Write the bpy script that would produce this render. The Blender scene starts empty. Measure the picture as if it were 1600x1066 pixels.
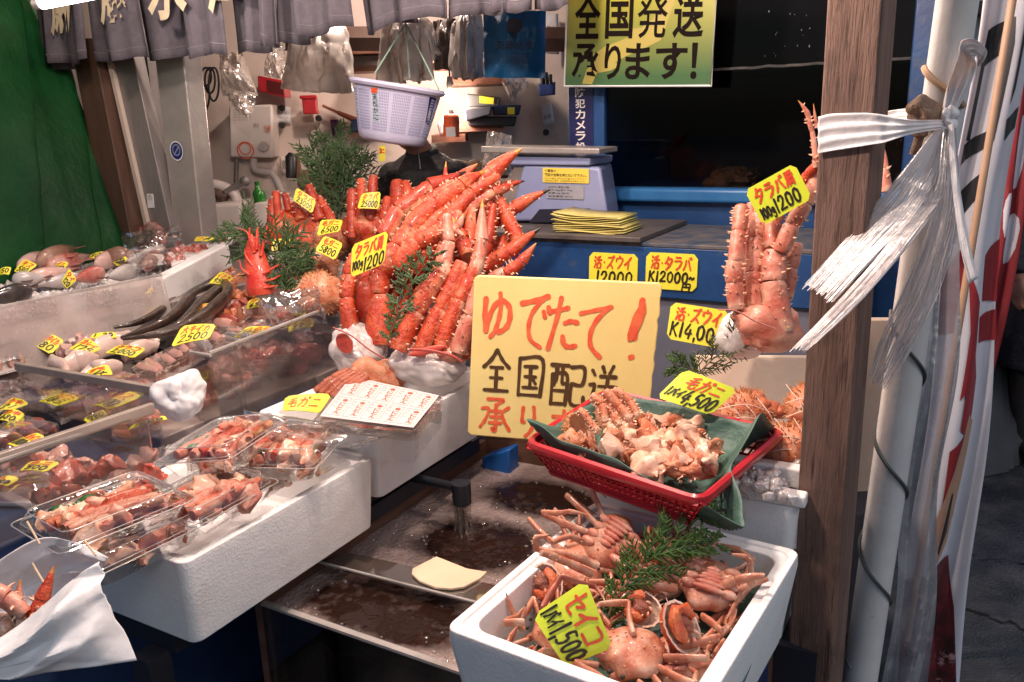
import bpy, bmesh, math, random
from mathutils import Vector, Matrix, noise
V = Vector
S = bpy.context.scene
COL = S.collection
R = math.radians
# ------------------------------------------------------------------ camera
PITCH, ROLL, FPX = R(15), R(2), 1300.0
_R0 = V((1, 0, 0)); CF = V((0, math.cos(PITCH), -math.sin(PITCH))); _U0 = V((0, math.sin(PITCH), math.cos(PITCH)))
CR = _R0*math.cos(ROLL) - _U0*math.sin(ROLL); CU = _U0*math.cos(ROLL) + _R0*math.sin(ROLL)
CP = V((0, 0, 1.5))
cam = bpy.data.objects.new('camera', bpy.data.cameras.new('camera')); COL.objects.link(cam)
cam.matrix_world = Matrix(((CR.x, CU.x, -CF.x, CP.x), (CR.y, CU.y, -CF.y, CP.y), (CR.z, CU.z, -CF.z, CP.z), (0, 0, 0, 1)))
cam.data.sensor_width = 36; cam.data.lens = FPX/1600*36; cam.data.clip_end = 300; cam.data.clip_start = .02
S.camera = cam
# ------------------------------------------------------------------ world, sun, exposure
w = bpy.data.worlds.new('World'); S.world = w; w.use_nodes = True
nt = w.node_tree; bg = nt.nodes['Background']
sk = nt.nodes.new('ShaderNodeTexSky'); sk.sky_type = 'NISHITA'; sk.sun_disc = False
sk.sun_elevation = R(50); sk.sun_rotation = R(140)
nt.links.new(sk.outputs[0], bg.inputs[0]); bg.inputs[1].default_value = .08
sun = bpy.data.objects.new('sun', bpy.data.lights.new('sun', 'SUN')); COL.objects.link(sun)
sun.data.energy = .5; sun.data.angle = R(20); sun.data.color = (1, .95, .9)
sun.rotation_euler = (R(40), 0, R(40))
S.view_settings.view_transform = 'Standard'; S.view_settings.look = 'None'; S.view_settings.exposure = 0.0; S.view_settings.gamma = 1
try:
    S.cycles.use_denoising = True; S.cycles.max_bounces = 10; S.cycles.transparent_max_bounces = 24
    S.cycles.caustics_reflective = False; S.cycles.caustics_refractive = False; S.cycles.sample_clamp_indirect = 6
except Exception: pass
# ------------------------------------------------------------------ placing helpers: photo point -> point on a real surface
AW = V((math.cos(R(-30)), math.sin(R(-30)), 0)); AU = V((.5, math.sin(R(60)), 0)); UP = V((0, 0, 1))   # the stall's own axes
def ray(u, v): return CF + CR*((u-800)/FPX) - CU*((v-533)/FPX)
def att(u, v, t): return CP + ray(u, v)*t
def onz(u, v, z): d = ray(u, v); return CP + d*((z-1.5)/d.z)
def onb(u, v, b): d = ray(u, v); return CP + d*((b-CP.dot(AU))/d.dot(AU))
def ona(u, v, a): d = ray(u, v); return CP + d*((a-CP.dot(AW))/d.dot(AW))
def onp(u, v, p, n): d = ray(u, v); return CP + d*((p-CP).dot(n)/d.dot(n))
def P(a, b, z): return AW*a + AU*b + UP*z
def proj(p): q = V(p)-CP; t = q.dot(CF); return (800+FPX*q.dot(CR)/t, 533-FPX*q.dot(CU)/t, t)
def depth(p): return (p-CP).dot(CF)
# ------------------------------------------------------------------ objects
WLOC = {}
def tag(o, label=None, cat=None, group=None, kind=None):
    if label: o['label'] = label
    if cat: o['category'] = cat
    if group: o['group'] = group
    if kind: o['kind'] = kind
    return o
def thing(name, loc, label, cat, group=None):
    o = bpy.data.objects.new(name, None); COL.objects.link(o); o.location = loc; o.empty_display_size = .05
    WLOC[o] = V(loc); return tag(o, label, cat, group)
class MB:
    def __init__(s): s.v = []; s.f = []; s.m = []; s.pale = {}
    def add(s, vs, fs, mi=0):
        k = len(s.v); s.v += [V(p) for p in vs]; s.f += [tuple(i+k for i in f) for f in fs]; s.m += [mi]*len(fs); return s
    def tube(s, path, rad, n=8, mi=0, sq=1.0, cap=True, up=None):
        path = [V(p) for p in path]; m = len(path)
        if not hasattr(rad, '__len__'): rad = [rad]*m
        t = (path[1]-path[0]).normalized()
        x = up.copy() if up else (UP if abs(t.z) < .9 else V((1, 0, 0)))
        vs = []; fs = []
        for i in range(m):
            t = (path[min(i+1, m-1)]-path[max(i-1, 0)])
            t = t.normalized() if t.length > 1e-9 else UP
            x = x - t*x.dot(t); x = x.normalized() if x.length > 1e-6 else t.orthogonal().normalized(); y = t.cross(x)
            for k in range(n):
                a = 2*math.pi*k/n; vs.append(path[i] + (x*math.cos(a) + y*math.sin(a)*sq)*rad[i])
        for i in range(m-1):
            for k in range(n): fs.append((i*n+k, i*n+(k+1) % n, (i+1)*n+(k+1) % n, (i+1)*n+k))
        if cap: fs += [tuple(range(n))[::-1], tuple((m-1)*n+k for k in range(n))]
        return s.add(vs, fs, mi)
    def ell(s, c, r, rot=None, nu=14, nv=9, mi=0, amp=0, fr=20, seed=0, cut=None):
        c = V(c); rot = rot or Matrix.Identity(3); vs = []; fs = []
        r = V((r, r, r)) if not hasattr(r, '__len__') else V(r)
        top = cut if cut is not None else math.pi
        for j in range(nv+1):
            th = top*j/nv
            for i in range(nu):
                ph = 2*math.pi*i/nu
                p = V((math.sin(th)*math.cos(ph), math.sin(th)*math.sin(ph), math.cos(th)))
                q = V((p.x*r.x, p.y*r.y, p.z*r.z))
                if amp: q *= 1+amp*noise.noise((q+V((seed*3.7, seed, 0)))*fr)*1.4
                vs.append(c + rot @ q)
        for j in range(nv):
            for i in range(nu):
                fs.append((j*nu+i, (j+1)*nu+i, (j+1)*nu+(i+1) % nu, j*nu+(i+1) % nu))
        return s.add(vs, fs, mi)
    def box(s, c, sz, x=None, y=None, z=None, mi=0):
        c = V(c); x = (x or V((1, 0, 0)))*sz[0]/2; y = (y or V((0, 1, 0)))*sz[1]/2; z = (z or UP)*sz[2]/2
        vs = [c+x*i+y*j+z*k for i in (-1, 1) for j in (-1, 1) for k in (-1, 1)]
        return s.add(vs, [(0, 1, 3, 2), (4, 6, 7, 5), (0, 4, 5, 1), (2, 3, 7, 6), (0, 2, 6, 4), (1, 5, 7, 3)], mi)
    def abz(s, a0, a1, b0, b1, z0, z1, mi=0):
        return s.box(P((a0+a1)/2, (b0+b1)/2, (z0+z1)/2), (a1-a0, b1-b0, z1-z0), AW, AU, UP, mi)
    def slab(s, pts, th, n=None, mi=0):
        pts = [V(p) for p in pts]; k = len(pts)
        n = n or (pts[1]-pts[0]).cross(pts[-1]-pts[0]).normalized()
        vs = pts + [p-n*th for p in pts]
        fs = [tuple(range(k)), tuple(range(2*k-1, k-1, -1))] + [(i, i+k, (i+1) % k+k, (i+1) % k) for i in range(k)]
        return s.add(vs, fs, mi)
    def grid(s, fn, nu, nv, th=0, mi=0):
        vs = [V(fn(i/nu, j/nv)) for j in range(nv+1) for i in range(nu+1)]
        fs = [(j*(nu+1)+i, j*(nu+1)+i+1, (j+1)*(nu+1)+i+1, (j+1)*(nu+1)+i) for j in range(nv) for i in range(nu)]
        return s.add(vs, fs, mi)
    def build(s, name, mats, parent=None, smooth=True, bevel=0, solid=0, sub=0, remesh=0, flip=False, wn=False):
        lo = V((min(p.x for p in s.v), min(p.y for p in s.v), min(p.z for p in s.v)))
        hi = V((max(p.x for p in s.v), max(p.y for p in s.v), max(p.z for p in s.v)))
        o0 = V(((lo.x+hi.x)/2, (lo.y+hi.y)/2, lo.z))
        me = bpy.data.meshes.new(name); me.from_pydata([p-o0 for p in s.v], [], s.f)
        mats = mats if isinstance(mats, (list, tuple)) else [mats]
        for m in mats: me.materials.append(m)
        me.polygons.foreach_set('material_index', s.m)
        if smooth:
            me.polygons.foreach_set('use_smooth', [True]*len(me.polygons))
            try: me.set_sharp_from_angle(angle=R(42))
            except Exception: pass
        if s.pale: at = me.attributes.new('pale', 'FLOAT', 'POINT'); at.data.foreach_set('value', [s.pale.get(i, 0) for i in range(len(s.v))])
        me.update()
        o = bpy.data.objects.new(name, me); COL.objects.link(o); WLOC[o] = o0
        if parent: o.parent = parent; o.location = o0 - WLOC[parent]
        else: o.location = o0
        if remesh: m = o.modifiers.new('r', 'REMESH'); m.mode = 'VOXEL'; m.voxel_size = remesh; m.use_smooth_shade = True
        if solid: m = o.modifiers.new('s', 'SOLIDIFY'); m.thickness = solid; m.offset = -1
        if bevel: m = o.modifiers.new('b', 'BEVEL'); m.width = bevel; m.segments = 3; m.limit_method = 'ANGLE'; m.angle_limit = R(40)
        if sub: m = o.modifiers.new('u', 'SUBSURF'); m.levels = sub; m.render_levels = sub
        return o
def one(mb, name, mats, label, cat, group=None, kind=None, **k): return tag(mb.build(name, mats, **k), label, cat, group, kind)
def smoothline(pts, k=6):
    pts = [V(p) for p in pts]
    if len(pts) < 3: return [pts[0].lerp(pts[-1], i/k) for i in range(k+1)]
    q = [pts[0]*2-pts[1]] + pts + [pts[-1]*2-pts[-2]]; out = []
    for i in range(1, len(q)-2):
        for j in range(k):
            t = j/k; a, b, c, d = q[i-1], q[i], q[i+1], q[i+2]
            out.append(.5*((2*b)+(c-a)*t+(2*a-5*b+4*c-d)*t*t+(3*b-a-3*c+d)*t**3))
    return out+[pts[-1]]
# ------------------------------------------------------------------ materials
MATS = {}
def M(name, c1, c2=None, scale=20, rough=.5, bump=0, bscale=80, coat=0, metal=0, sss=0, lo=.38, hi=.62, emit=0, stretch=None, c3=None, s3=60, lo3=.6, hi3=.7, spec=.5, dist=.01, pale=None, c4=None, s4=3, lo4=.55, hi4=.7, bead=0, rough2=None):
    if name in MATS: return MATS[name]
    m = bpy.data.materials.new(name); m.use_nodes = True; t = m.node_tree; N = t.nodes; L = t.links
    b = N['Principled BSDF']; b.inputs['Roughness'].default_value = rough; b.inputs['Metallic'].default_value = metal
    b.inputs['Coat Weight'].default_value = coat; b.inputs['Coat Roughness'].default_value = .08; b.inputs['Specular IOR Level'].default_value = spec
    if sss: b.inputs['Subsurface Weight'].default_value = sss; b.inputs['Subsurface Radius'].default_value = (.012, .006, .004); b.inputs['Subsurface Scale'].default_value = 1
    col = None
    tc = N.new('ShaderNodeTexCoord'); src = tc.outputs['Object']
    if stretch:
        mp = N.new('ShaderNodeMapping'); mp.inputs['Scale'].default_value = stretch; L.new(src, mp.inputs[0]); src = mp.outputs[0]
    def nz(sc, det=6):
        n = N.new('ShaderNodeTexNoise'); n.inputs['Scale'].default_value = sc; n.inputs['Detail'].default_value = det; n.inputs['Roughness'].default_value = .6; L.new(src, n.inputs['Vector']); return n
    def mixc(f, a, bb, l, h):
        r = N.new('ShaderNodeMapRange'); r.inputs['From Min'].default_value = l; r.inputs['From Max'].default_value = h; L.new(f, r.inputs['Value'])
        x = N.new('ShaderNodeMix'); x.data_type = 'RGBA'; L.new(r.outputs[0], x.inputs[0])
        if hasattr(a, 'links'): L.new(a, x.inputs[6])
        else: x.inputs[6].default_value = (*a, 1)
        x.inputs[7].default_value = (*bb, 1); return x.outputs[2]
    b.inputs['Base Color'].default_value = (*c1, 1)
    if c2: n = nz(scale); col = mixc(n.outputs[0], c1, c2, lo, hi)
    if c3: n3 = nz(s3, 4); col = mixc(n3.outputs[0], col if col is not None else c1, c3, lo3, hi3)
    if pale:
        at = N.new('ShaderNodeAttribute'); at.attribute_name = 'pale'; n5 = nz(22, 4); ad = N.new('ShaderNodeMath'); ad.operation = 'MULTIPLY_ADD'; ad.inputs[1].default_value = .9; ad.inputs[2].default_value = -.45
        L.new(n5.outputs[0], ad.inputs[0]); a2 = N.new('ShaderNodeMath'); a2.operation = 'ADD'; L.new(ad.outputs[0], a2.inputs[0]); L.new(at.outputs['Fac'], a2.inputs[1]); col = mixc(a2.outputs[0], col, pale, .35, .85)
    if c4:
        n6 = N.new('ShaderNodeTexNoise'); n6.inputs['Scale'].default_value = s4; n6.inputs['Detail'].default_value = 7; n6.inputs['Roughness'].default_value = .65; L.new(tc.outputs['Object'], n6.inputs['Vector']); col = mixc(n6.outputs[0], col if col is not None else c1, c4, lo4, hi4)
    if col is not None: L.new(col, b.inputs['Base Color'])
    if rough2 is not None:
        n4 = nz(scale*.7); r = N.new('ShaderNodeMapRange'); r.inputs['From Min'].default_value = .35; r.inputs['From Max'].default_value = .65
        r.inputs['To Min'].default_value = rough; r.inputs['To Max'].default_value = rough2; L.new(n4.outputs[0], r.inputs['Value']); L.new(r.outputs[0], b.inputs['Roughness'])
    if bump:
        n2 = nz(bscale, 5); bp = N.new('ShaderNodeBump'); bp.inputs['Strength'].default_value = bump; bp.inputs['Distance'].default_value = dist
        L.new(n2.outputs[0], bp.inputs['Height']); L.new(bp.outputs[0], b.inputs['Normal'])
    if bead:
        vo = N.new('ShaderNodeTexVoronoi'); vo.inputs['Scale'].default_value = bead; L.new(tc.outputs['Object'], vo.inputs['Vector']); b3 = N.new('ShaderNodeBump'); b3.inputs['Strength'].default_value = .35; b3.inputs['Distance'].default_value = .0012
        L.new(vo.outputs['Distance'], b3.inputs['Height']); 
        if bump: L.new(bp.outputs[0], b3.inputs['Normal'])
        L.new(b3.outputs[0], b.inputs['Normal'])
    if emit: b.inputs['Emission Color'].default_value = (*c1, 1); b.inputs['Emission Strength'].default_value = emit
    MATS[name] = m; return m
def clearmat(name, tint=(.95, .95, .95), refl=.12, rough=.05, milk=0, milkc=(.8, .8, .8), bump=0, bscale=30, net=0):
    if name in MATS: return MATS[name]
    m = bpy.data.materials.new(name); m.use_nodes = True; t = m.node_tree; N = t.nodes; L = t.links
    for n in list(N): N.remove(n)
    out = N.new('ShaderNodeOutputMaterial'); tr = N.new('ShaderNodeBsdfTransparent'); tr.inputs[0].default_value = (*tint, 1)
    gl = N.new('ShaderNodeBsdfGlossy'); gl.inputs['Roughness'].default_value = rough; gl.inputs[0].default_value = (1, 1, 1, 1)
    df = N.new('ShaderNodeBsdfTranslucent' if net else 'ShaderNodeBsdfDiffuse'); df.inputs[0].default_value = (*milkc, 1)
    fr = N.new('ShaderNodeLayerWeight'); fr.inputs[0].default_value = .35
    mm = N.new('ShaderNodeMath'); mm.operation = 'MULTIPLY_ADD'; mm.inputs[1].default_value = .5; mm.inputs[2].default_value = refl; L.new(fr.outputs['Fresnel'], mm.inputs[0])
    m1 = N.new('ShaderNodeMixShader'); m2 = N.new('ShaderNodeMixShader')
    tc = N.new('ShaderNodeTexCoord')
    if milk:
        n = N.new('ShaderNodeTexNoise'); n.inputs['Scale'].default_value = 9; n.inputs['Detail'].default_value = 5; L.new(tc.outputs['Object'], n.inputs[0])
        r = N.new('ShaderNodeMapRange'); r.inputs['From Min'].default_value = .3; r.inputs['From Max'].default_value = .7
        r.inputs['To Min'].default_value = milk*.6; r.inputs['To Max'].default_value = min(1, milk*1.4); L.new(n.outputs[0], r.inputs[0]); L.new(r.outputs[0], m1.inputs[0])
    else: m1.inputs[0].default_value = 0
    L.new(tr.outputs[0], m1.inputs[1]); L.new(df.outputs[0], m1.inputs[2]); L.new(mm.outputs[0], m2.inputs[0]); L.new(m1.outputs[0], m2.inputs[1]); L.new(gl.outputs[0], m2.inputs[2])
    if bump:
        n2 = N.new('ShaderNodeTexNoise'); n2.inputs['Scale'].default_value = bscale; n2.inputs['Detail'].default_value = 3; L.new(tc.outputs['Object'], n2.inputs[0])
        bp = N.new('ShaderNodeBump'); bp.inputs['Strength'].default_value = bump; bp.inputs['Distance'].default_value = .02; L.new(n2.outputs[0], bp.inputs['Height']); L.new(bp.outputs[0], gl.inputs['Normal'])
    L.new(m2.outputs[0], out.inputs[0]); MATS[name] = m; return m
FOAM = M('foam', (.84, .83, .82), (.78, .76, .75), 6, .55, .22, 24, sss=.15, c3=(.70, .66, .64), s3=9, lo3=.62, hi3=.8, dist=.006, bead=190, c4=(.56, .50, .46), s4=14, lo4=.68, hi4=.76)
ACR = clearmat('acrylic', (.93, .92, .91), .035, .03, .05, (.40, .34, .31))
ACREDGE = clearmat('acrylic_edge', (.75, .7, .66), .12, .1, .45, (.75, .7, .66))
PACK = clearmat('pack_plastic', (.985, .985, .985), .06, .04, 0, (.9, .9, .9), .10, 26)
FILM = clearmat('film', (.97, .97, .97), .05, .06, .04, (.8, .78, .76), .22, 13)
BAG = clearmat('bag_plastic', (.86, .84, .82), .05, .25, .42, (.72, .67, .62), .8, 16)
BAGW = clearmat('bag_white', (.88, .84, .8), .03, .35, .74, (.80, .73, .67), .6, 22)
NET = clearmat('net_ribbon', (.95, .93, .93), .0, .5, .20, (.86, .78, .77), .3, 60)
GLASS = clearmat('tank_glass', (.6, .6, .63), -.015, .01)
BLUE = M('blue_paint', (.009, .045, .15), (.014, .065, .20), 5, .38, .12, 40, c3=(.05, .08, .13), s3=14, lo3=.62, hi3=.75)
DKBLUE = M('dark_blue', (.008, .02, .07), (.015, .03, .1), 5, .4)
CARD = M('card_yellow', (.82, .76, .06), (.78, .70, .05), 12, .42, .05, 20)
CARDG = M('card_lime', (.70, .80, .05), (.64, .74, .04), 12, .42)
SIGNY = M('sign_foamboard', (.86, .68, .26), (.82, .62, .22), 4, .5, .06, 60)
INKR = M('ink_red', (.62, .05, .02), (.7, .10, .04), 60, .45)
INKO = M('ink_orange_red', (.75, .09, .035), (.8, .16, .06), 50, .5)
INKB = M('ink_black', (.018, .013, .01), (.035, .022, .012), 60, .4)
INKBR = M('ink_brown', (.07, .03, .008), (.1, .045, .012), 50, .5)
CRAB = M('crab_shell', (.42, .032, .010), (.60, .095, .032), 24, .42, .9, 110, coat=.12, sss=.08, c3=(.74, .36, .20), s3=15, lo3=.52, hi3=.74, dist=.005, pale=(.78, .46, .31), c4=(.16, .012, .008), s4=19, lo4=.58, hi4=.70)
CRABD = M('crab_shell_deep', (.30, .018, .007), (.46, .05, .016), 24, .42, .9, 110, coat=.15, c3=(.66, .22, .10), s3=16, lo3=.6, hi3=.8, dist=.003, pale=(.70, .34, .2))
CRABP = M('crab_shell_pale', (.50, .13, .085), (.66, .31, .22), 18, .38, .6, 120, coat=.15, sss=.1, c3=(.74, .5, .36), s3=11, lo3=.48, hi3=.68, dist=.003, pale=(.80, .60, .48))
CRABB = M('snow_crab_shell', (.47, .14, .075), (.60, .30, .19), 30, .38, .5, 160, coat=.25, sss=.08, c3=(.70, .50, .38), s3=18, lo3=.5, hi3=.7, dist=.003)
SPIKE = M('shell_spike', (.78, .42, .28), (.8, .55, .4), 40, .4)
TIP = M('claw_tip', (.62, .28, .04), (.5, .16, .03), 60, .35)
DTIP = M('dark_claw_tip', (.03, .016, .012), None, rough=.35)
MEAT = M('crab_meat', (.72, .47, .34), (.68, .32, .2), 26, .35, .6, 90, coat=.3, sss=.2, c3=(.55, .13, .06), s3=24, lo3=.56, hi3=.66, dist=.004)
ROE = M('crab_roe', (.50, .07, .02), (.62, .16, .05), 50, .4, .8, 200, coat=.3, dist=.004)
GILL = M('crab_brown_meat', (.22, .055, .03), (.3, .10, .06), 50, .4, .6, 120)
WRAPM = clearmat('white_wrap', (.93, .88, .86), .05, .2, .70, (.84, .77, .74), .7, 45)
PAPER = M('white_paper', (.74, .73, .74), (.68, .67, .68), 10, .6, .25, 14, sss=.1, dist=.01)
LEAFP = M('green_liner', (.055, .12, .095), (.075, .15, .12), 14, .5, .3, 90, c3=(.03, .07, .06), s3=6, lo3=.55, hi3=.75)
REDP = M('red_plastic', (.50, .02, .03), (.42, .015, .025), 14, .3, coat=.2)
GREENL = M('cypress_leaf', (.035, .08, .012), (.06, .13, .02), 40, .5)
GREEND = M('conifer_leaf', (.03, .07, .02), (.06, .11, .035), 30, .55)
ICE = M('crushed_ice', (.78, .74, .73), (.66, .61, .6), 60, .12, 1.0, 130, sss=.25, dist=.01, coat=.4)
WOOD = M('post_wood', (.145, .08, .06), (.215, .125, .095), 3, .7, .6, 24, stretch=(14, 14, 1.0), c3=(.07, .036, .026), s3=9, lo3=.55, hi3=.68, c4=(.075, .045, .035), s4=7, lo4=.52, hi4=.72)
BROWN = M('brown_paint', (.07, .035, .024), (.09, .048, .034), 4, .55, .2, 30, stretch=(6, 6, 1))
STEEL = M('steel', (.42, .38, .36), (.36, .33, .31), 8, .32, .25, 6, metal=.45, dist=.03)
ALU = M('aluminium', (.26, .235, .23), (.22, .20, .195), 9, .45, metal=.4, stretch=(5, 5, 1))
WALLW = M('wall_white', (.76, .64, .57), (.68, .56, .49), 3, .6, .05, 20, c3=(.46, .34, .27), s3=5, lo3=.60, hi3=.82)
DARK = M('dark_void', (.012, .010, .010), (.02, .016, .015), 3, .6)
DKBROWN = M('dark_brown', (.045, .022, .014), (.065, .032, .02), 6, .6, .3, 20)
PLW = M('white_plastic', (.62, .56, .53), (.57, .5, .47), 6, .4)
BLKP = M('black_plastic', (.015, .014, .015), (.025, .023, .025), 14, .4)
# ------------------------------------------------------------------ hand-lettered strokes (0..100 boxes, y up)
G = {
'ゆ': '12 85 13 50 20 14/20 18 27 48 42 74 62 82 82 68 86 42 76 22 56 12/52 98 57 70 54 40 46 15 34 1', 'で': '8 78 50 84 88 92/80 90 46 66 35 40 45 16 78 3/78 66 84 56/92 74 98 64',
'た': '5 72 30 75 60 80/36 98 28 60 10 3/55 52 74 56 94 54/52 28 58 14 76 9 96 12', 'て': '6 78 50 85 94 92/86 90 56 68 42 44 48 20 78 2', '！': '62 99 56 70 50 38/44 8 50 9',
'全': '50 98 30 76 4 58/50 98 70 76 96 58/28 58 72 58/28 34 72 34/50 58 50 5/8 5 94 5', '国': '10 92 10 4/10 92 90 92 89 4/10 6 90 6/28 74 72 74/30 50 70 50/25 24 76 24/50 74 50 24/62 42 70 34',
'配': '5 88 52 88/8 68 8 4/8 68 48 68 48 4/8 34 48 34/8 6 48 6/20 88 19 62 12 46/36 88 36 52 46 50/60 85 94 85 92 50 62 50/62 50 60 16 70 5 95 6 97 24',
'送': '45 96 53 84/82 98 70 82/40 76 92 76/34 56 97 56/66 76 60 44 36 20/65 52 76 36 94 20/10 88 20 78/5 58 20 58 14 32 5 15/14 22 36 8 97 5',
'承': '25 92 74 92 52 77/52 78 52 8 42 12/38 60 68 60/35 44 68 44/32 28 70 28/8 66 30 66 20 36 4 14/92 72 70 58/70 58 78 36 97 10', 'り': '25 92 22 50 32 46/70 95 75 55 62 20 40 1',
'ま': '15 78 85 78/20 56 80 56/50 97 50 26 40 9 22 8 18 20 36 28 60 20 86 4', 'す': '5 75 95 75/55 98 55 46 42 32 30 42 42 56 55 46 54 25 38 2',
'タ': '40 97 28 70 6 48/38 80 86 80 70 40 24 2/30 52 62 36', 'ラ': '22 90 78 90/10 64 88 64 72 28 34 2', 'バ': '32 78 25 40 5 8/58 80 75 45 95 10/72 96 78 86/88 99 94 89',
'肩': '15 95 85 95/22 80 80 80 80 62 22 62/22 80 20 40 6 4/38 50 38 4/38 50 84 50 84 4/38 35 82 35/38 20 82 20',
'活': '8 90 20 80/4 62 16 54/5 8 22 38/80 96 44 84/32 68 97 68/64 86 64 42/42 42 42 5/42 42 88 42 86 5/42 7 86 7', 'ズ': '15 85 75 85 54 45 8 4/48 38 88 4/78 98 84 88/92 99 98 90',
'ウ': '50 99 50 84/12 82 12 58/12 82 90 82 76 40 34 2', 'イ': '82 96 50 62 6 36/52 60 52 2', '毛': '78 96 20 82/15 60 86 68/6 38 94 46/48 88 48 18 58 6 92 8 95 26',
'モ': '15 86 85 86/8 52 94 52/46 86 46 16 58 6 92 8', 'ガ': '8 70 78 70 72 15 56 6/42 98 38 55 8 4/80 96 86 84/93 99 98 88', 'ニ': '20 75 80 75/6 18 94 18',
'セ': '6 56 94 70 70 42/32 96 32 15 45 6 90 8', 'コ': '12 85 88 85 86 12/8 12 92 12', 'カ': '8 70 84 70 78 15 60 6/44 98 40 55 8 4', 'ス': '15 85 80 85 56 45 8 4/50 40 92 4', 'キ': '10 72 84 80/6 42 94 50/42 98 58 2',
'パ': '32 78 25 40 5 8/58 80 75 45 95 10/86 97 93 90 86 83 79 90 86 97', 'ハ': '32 78 25 40 5 8/58 80 75 45 95 10', 'ル': '28 86 28 45 6 6/58 92 58 8 96 44', 'レ': '25 94 25 8 92 50', '大': '8 64 92 64/50 96 48 60 8 4/52 58 94 4',
'0': '52 96 18 78 14 30 42 4 78 20 84 70 54 96', '1': '60 98 40 2', '2': '12 72 34 94 70 92 78 68 40 30 8 6/8 6 94 8', '3': '14 90 60 94 76 76 44 54/44 54 84 40 72 10 14 6', '4': '56 98 10 34 92 36/72 62 60 0',
'5': '84 94 34 94 24 56 66 58 84 32 56 5 12 10', '6': '70 96 28 60 14 22 48 3 82 22 66 48 22 36', '7': '10 78 10 90 88 92 50 2', '8': '72 88 40 96 22 74 78 34 60 6 24 10 20 34 80 72 72 88', '9': '82 78 48 96 18 70 46 48 82 76/82 76 60 2',
'K': '20 96 14 4/84 94 18 46/36 56 90 4', 'g': '76 60 40 66 22 40 50 22 76 58/78 62 72 -8 38 -24 14 -10', '円': '12 90 10 4/12 90 88 90 88 4/50 90 50 48/12 48 88 48', '~': '5 45 30 62 60 42 95 60', ',': '60 12 40 -14', '・': '46 50 56 48', '点': '50 98 50 66/50 82 90 82/20 64 82 64 82 36 20 36 20 64/8 20 4 2/36 20 40 2/62 20 68 2/88 22 98 2',
}
WID = {'1': .55, ',': .3, '・': .45, '~': .8, '！': .6}
def glyph(ch):
    out = []
    for st in G[ch].split('/'):
        n = [float(q) for q in st.split()]; out.append([(n[i]/100, n[i+1]/100) for i in range(0, len(n), 2)])
    return out
class Face:          # a (bent) rectangular face in the world that lettering can be laid on; s right, t down
    def __init__(s, TL, TR, BR, BL, bend=0):
        s.c = [V(TL), V(TR), V(BR), V(BL)]; s.w = ((TR-TL).length+(BR-BL).length)/2; s.h = ((BL-TL).length+(BR-TR).length)/2
        s.n = (BL-TL).cross(TR-TL).normalized(); s.bend = bend
        if s.n.dot(CP-TL) < 0: s.n = -s.n
    def at(s, u, t, off=0):
        a, b, c, d = s.c; p = (a*(1-u)+b*u)*(1-t)+(d*(1-u)+c*u)*t
        return p + s.n*(off + s.bend*(1-(2*u-1)**2))
def strokes(face, text, box, wpx, off=.0012, slant=0, seed=0, mb=None, jit=.03):
    """text laid in box=(s0,t0,s1,t1) of the face as brush strokes wpx metres wide"""
    rnd = random.Random(seed); mb = mb or MB(); s0, t0, s1, t1 = box
    ws = [WID.get(c, 1) for c in text]; tot = sum(ws); x = 0; k = 0
    for c, wd in zip(text, ws):
        cw = (s1-s0)*wd/tot; gx = s0+(s1-s0)*x/tot; x += wd
        dy = rnd.uniform(-jit, jit); sc = .86
        if c not in G: continue
        for st in glyph(c):
            pts = []
            for (px, py) in st:
                px += slant*(py-.5); u = gx+cw*(.5+(px-.5)*sc); t = t1-(t1-t0)*(py+dy); pts.append(V((u*face.w, t*face.h, 0)))
            q = smoothline(pts, 5) if len(pts) > 2 else [pts[0].lerp(pts[1], i/4) for i in range(5)]
            ww = wpx*rnd.uniform(.85, 1.15); m = len(q); vs = []; o = off+k*.00004; k += 1
            for i, p in enumerate(q):
                d = q[min(i+1, m-1)]-q[max(i-1, 0)]; d = d.normalized() if d.length > 1e-9 else V((1, 0, 0)); n = V((-d.y, d.x, 0))
                tw = ww*(.5+.06*math.sin(i*1.3+k))
                if i == 0: vs += [p-d*tw*.8-n*tw*.5, p-d*tw*.8+n*tw*.5]
                vs += [p-n*tw, p+n*tw]
                if i == m-1: vs += [p+d*tw*.8-n*tw*.5, p+d*tw*.8+n*tw*.5]
            mb.add([face.at(p.x/face.w, p.y/face.h, o) for p in vs], [(2*i, 2*i+1, 2*i+3, 2*i+2) for i in range(len(vs)//2-1)])
    return mb
def printed(face, text, box, off=.0012, bold=0, mb=None, fit=True, spacing=1):
    """printed lettering with Blender's own built-in font, stretched into box"""
    cu = bpy.data.curves.new('t', 'FONT'); cu.body = text; cu.offset = bold; cu.resolution_u = 3; cu.space_character = spacing
    ob = bpy.data.objects.new('t', cu); COL.objects.link(ob); bpy.context.view_layer.update()
    me = bpy.data.meshes.new_from_object(ob.evaluated_get(bpy.context.evaluated_depsgraph_get()))
    vs = [v.co.copy() for v in me.vertices]; fs = [tuple(p.vertices) for p in me.polygons]
    bpy.data.objects.remove(ob); bpy.data.curves.remove(cu); bpy.data.meshes.remove(me)
    mb = mb or MB()
    if not vs: return mb
    x0 = min(p.x for p in vs); x1 = max(p.x for p in vs); y0 = min(p.y for p in vs); y1 = max(p.y for p in vs)
    s0, t0, s1, t1 = box
    return mb.add([face.at(s0+(s1-s0)*(p.x-x0)/(x1-x0), t1-(t1-t0)*(p.y-y0)/(y1-y0), off) for p in vs], fs)
def facing(p, up=.35):
    n = (CP-p); n.z = 0; n.normalize(); return (n + UP*up).normalized()
def facepx(q, c, n, bend=0):
    return Face(*[onp(u, v, c, n) for u, v in q], bend=bend)
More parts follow.
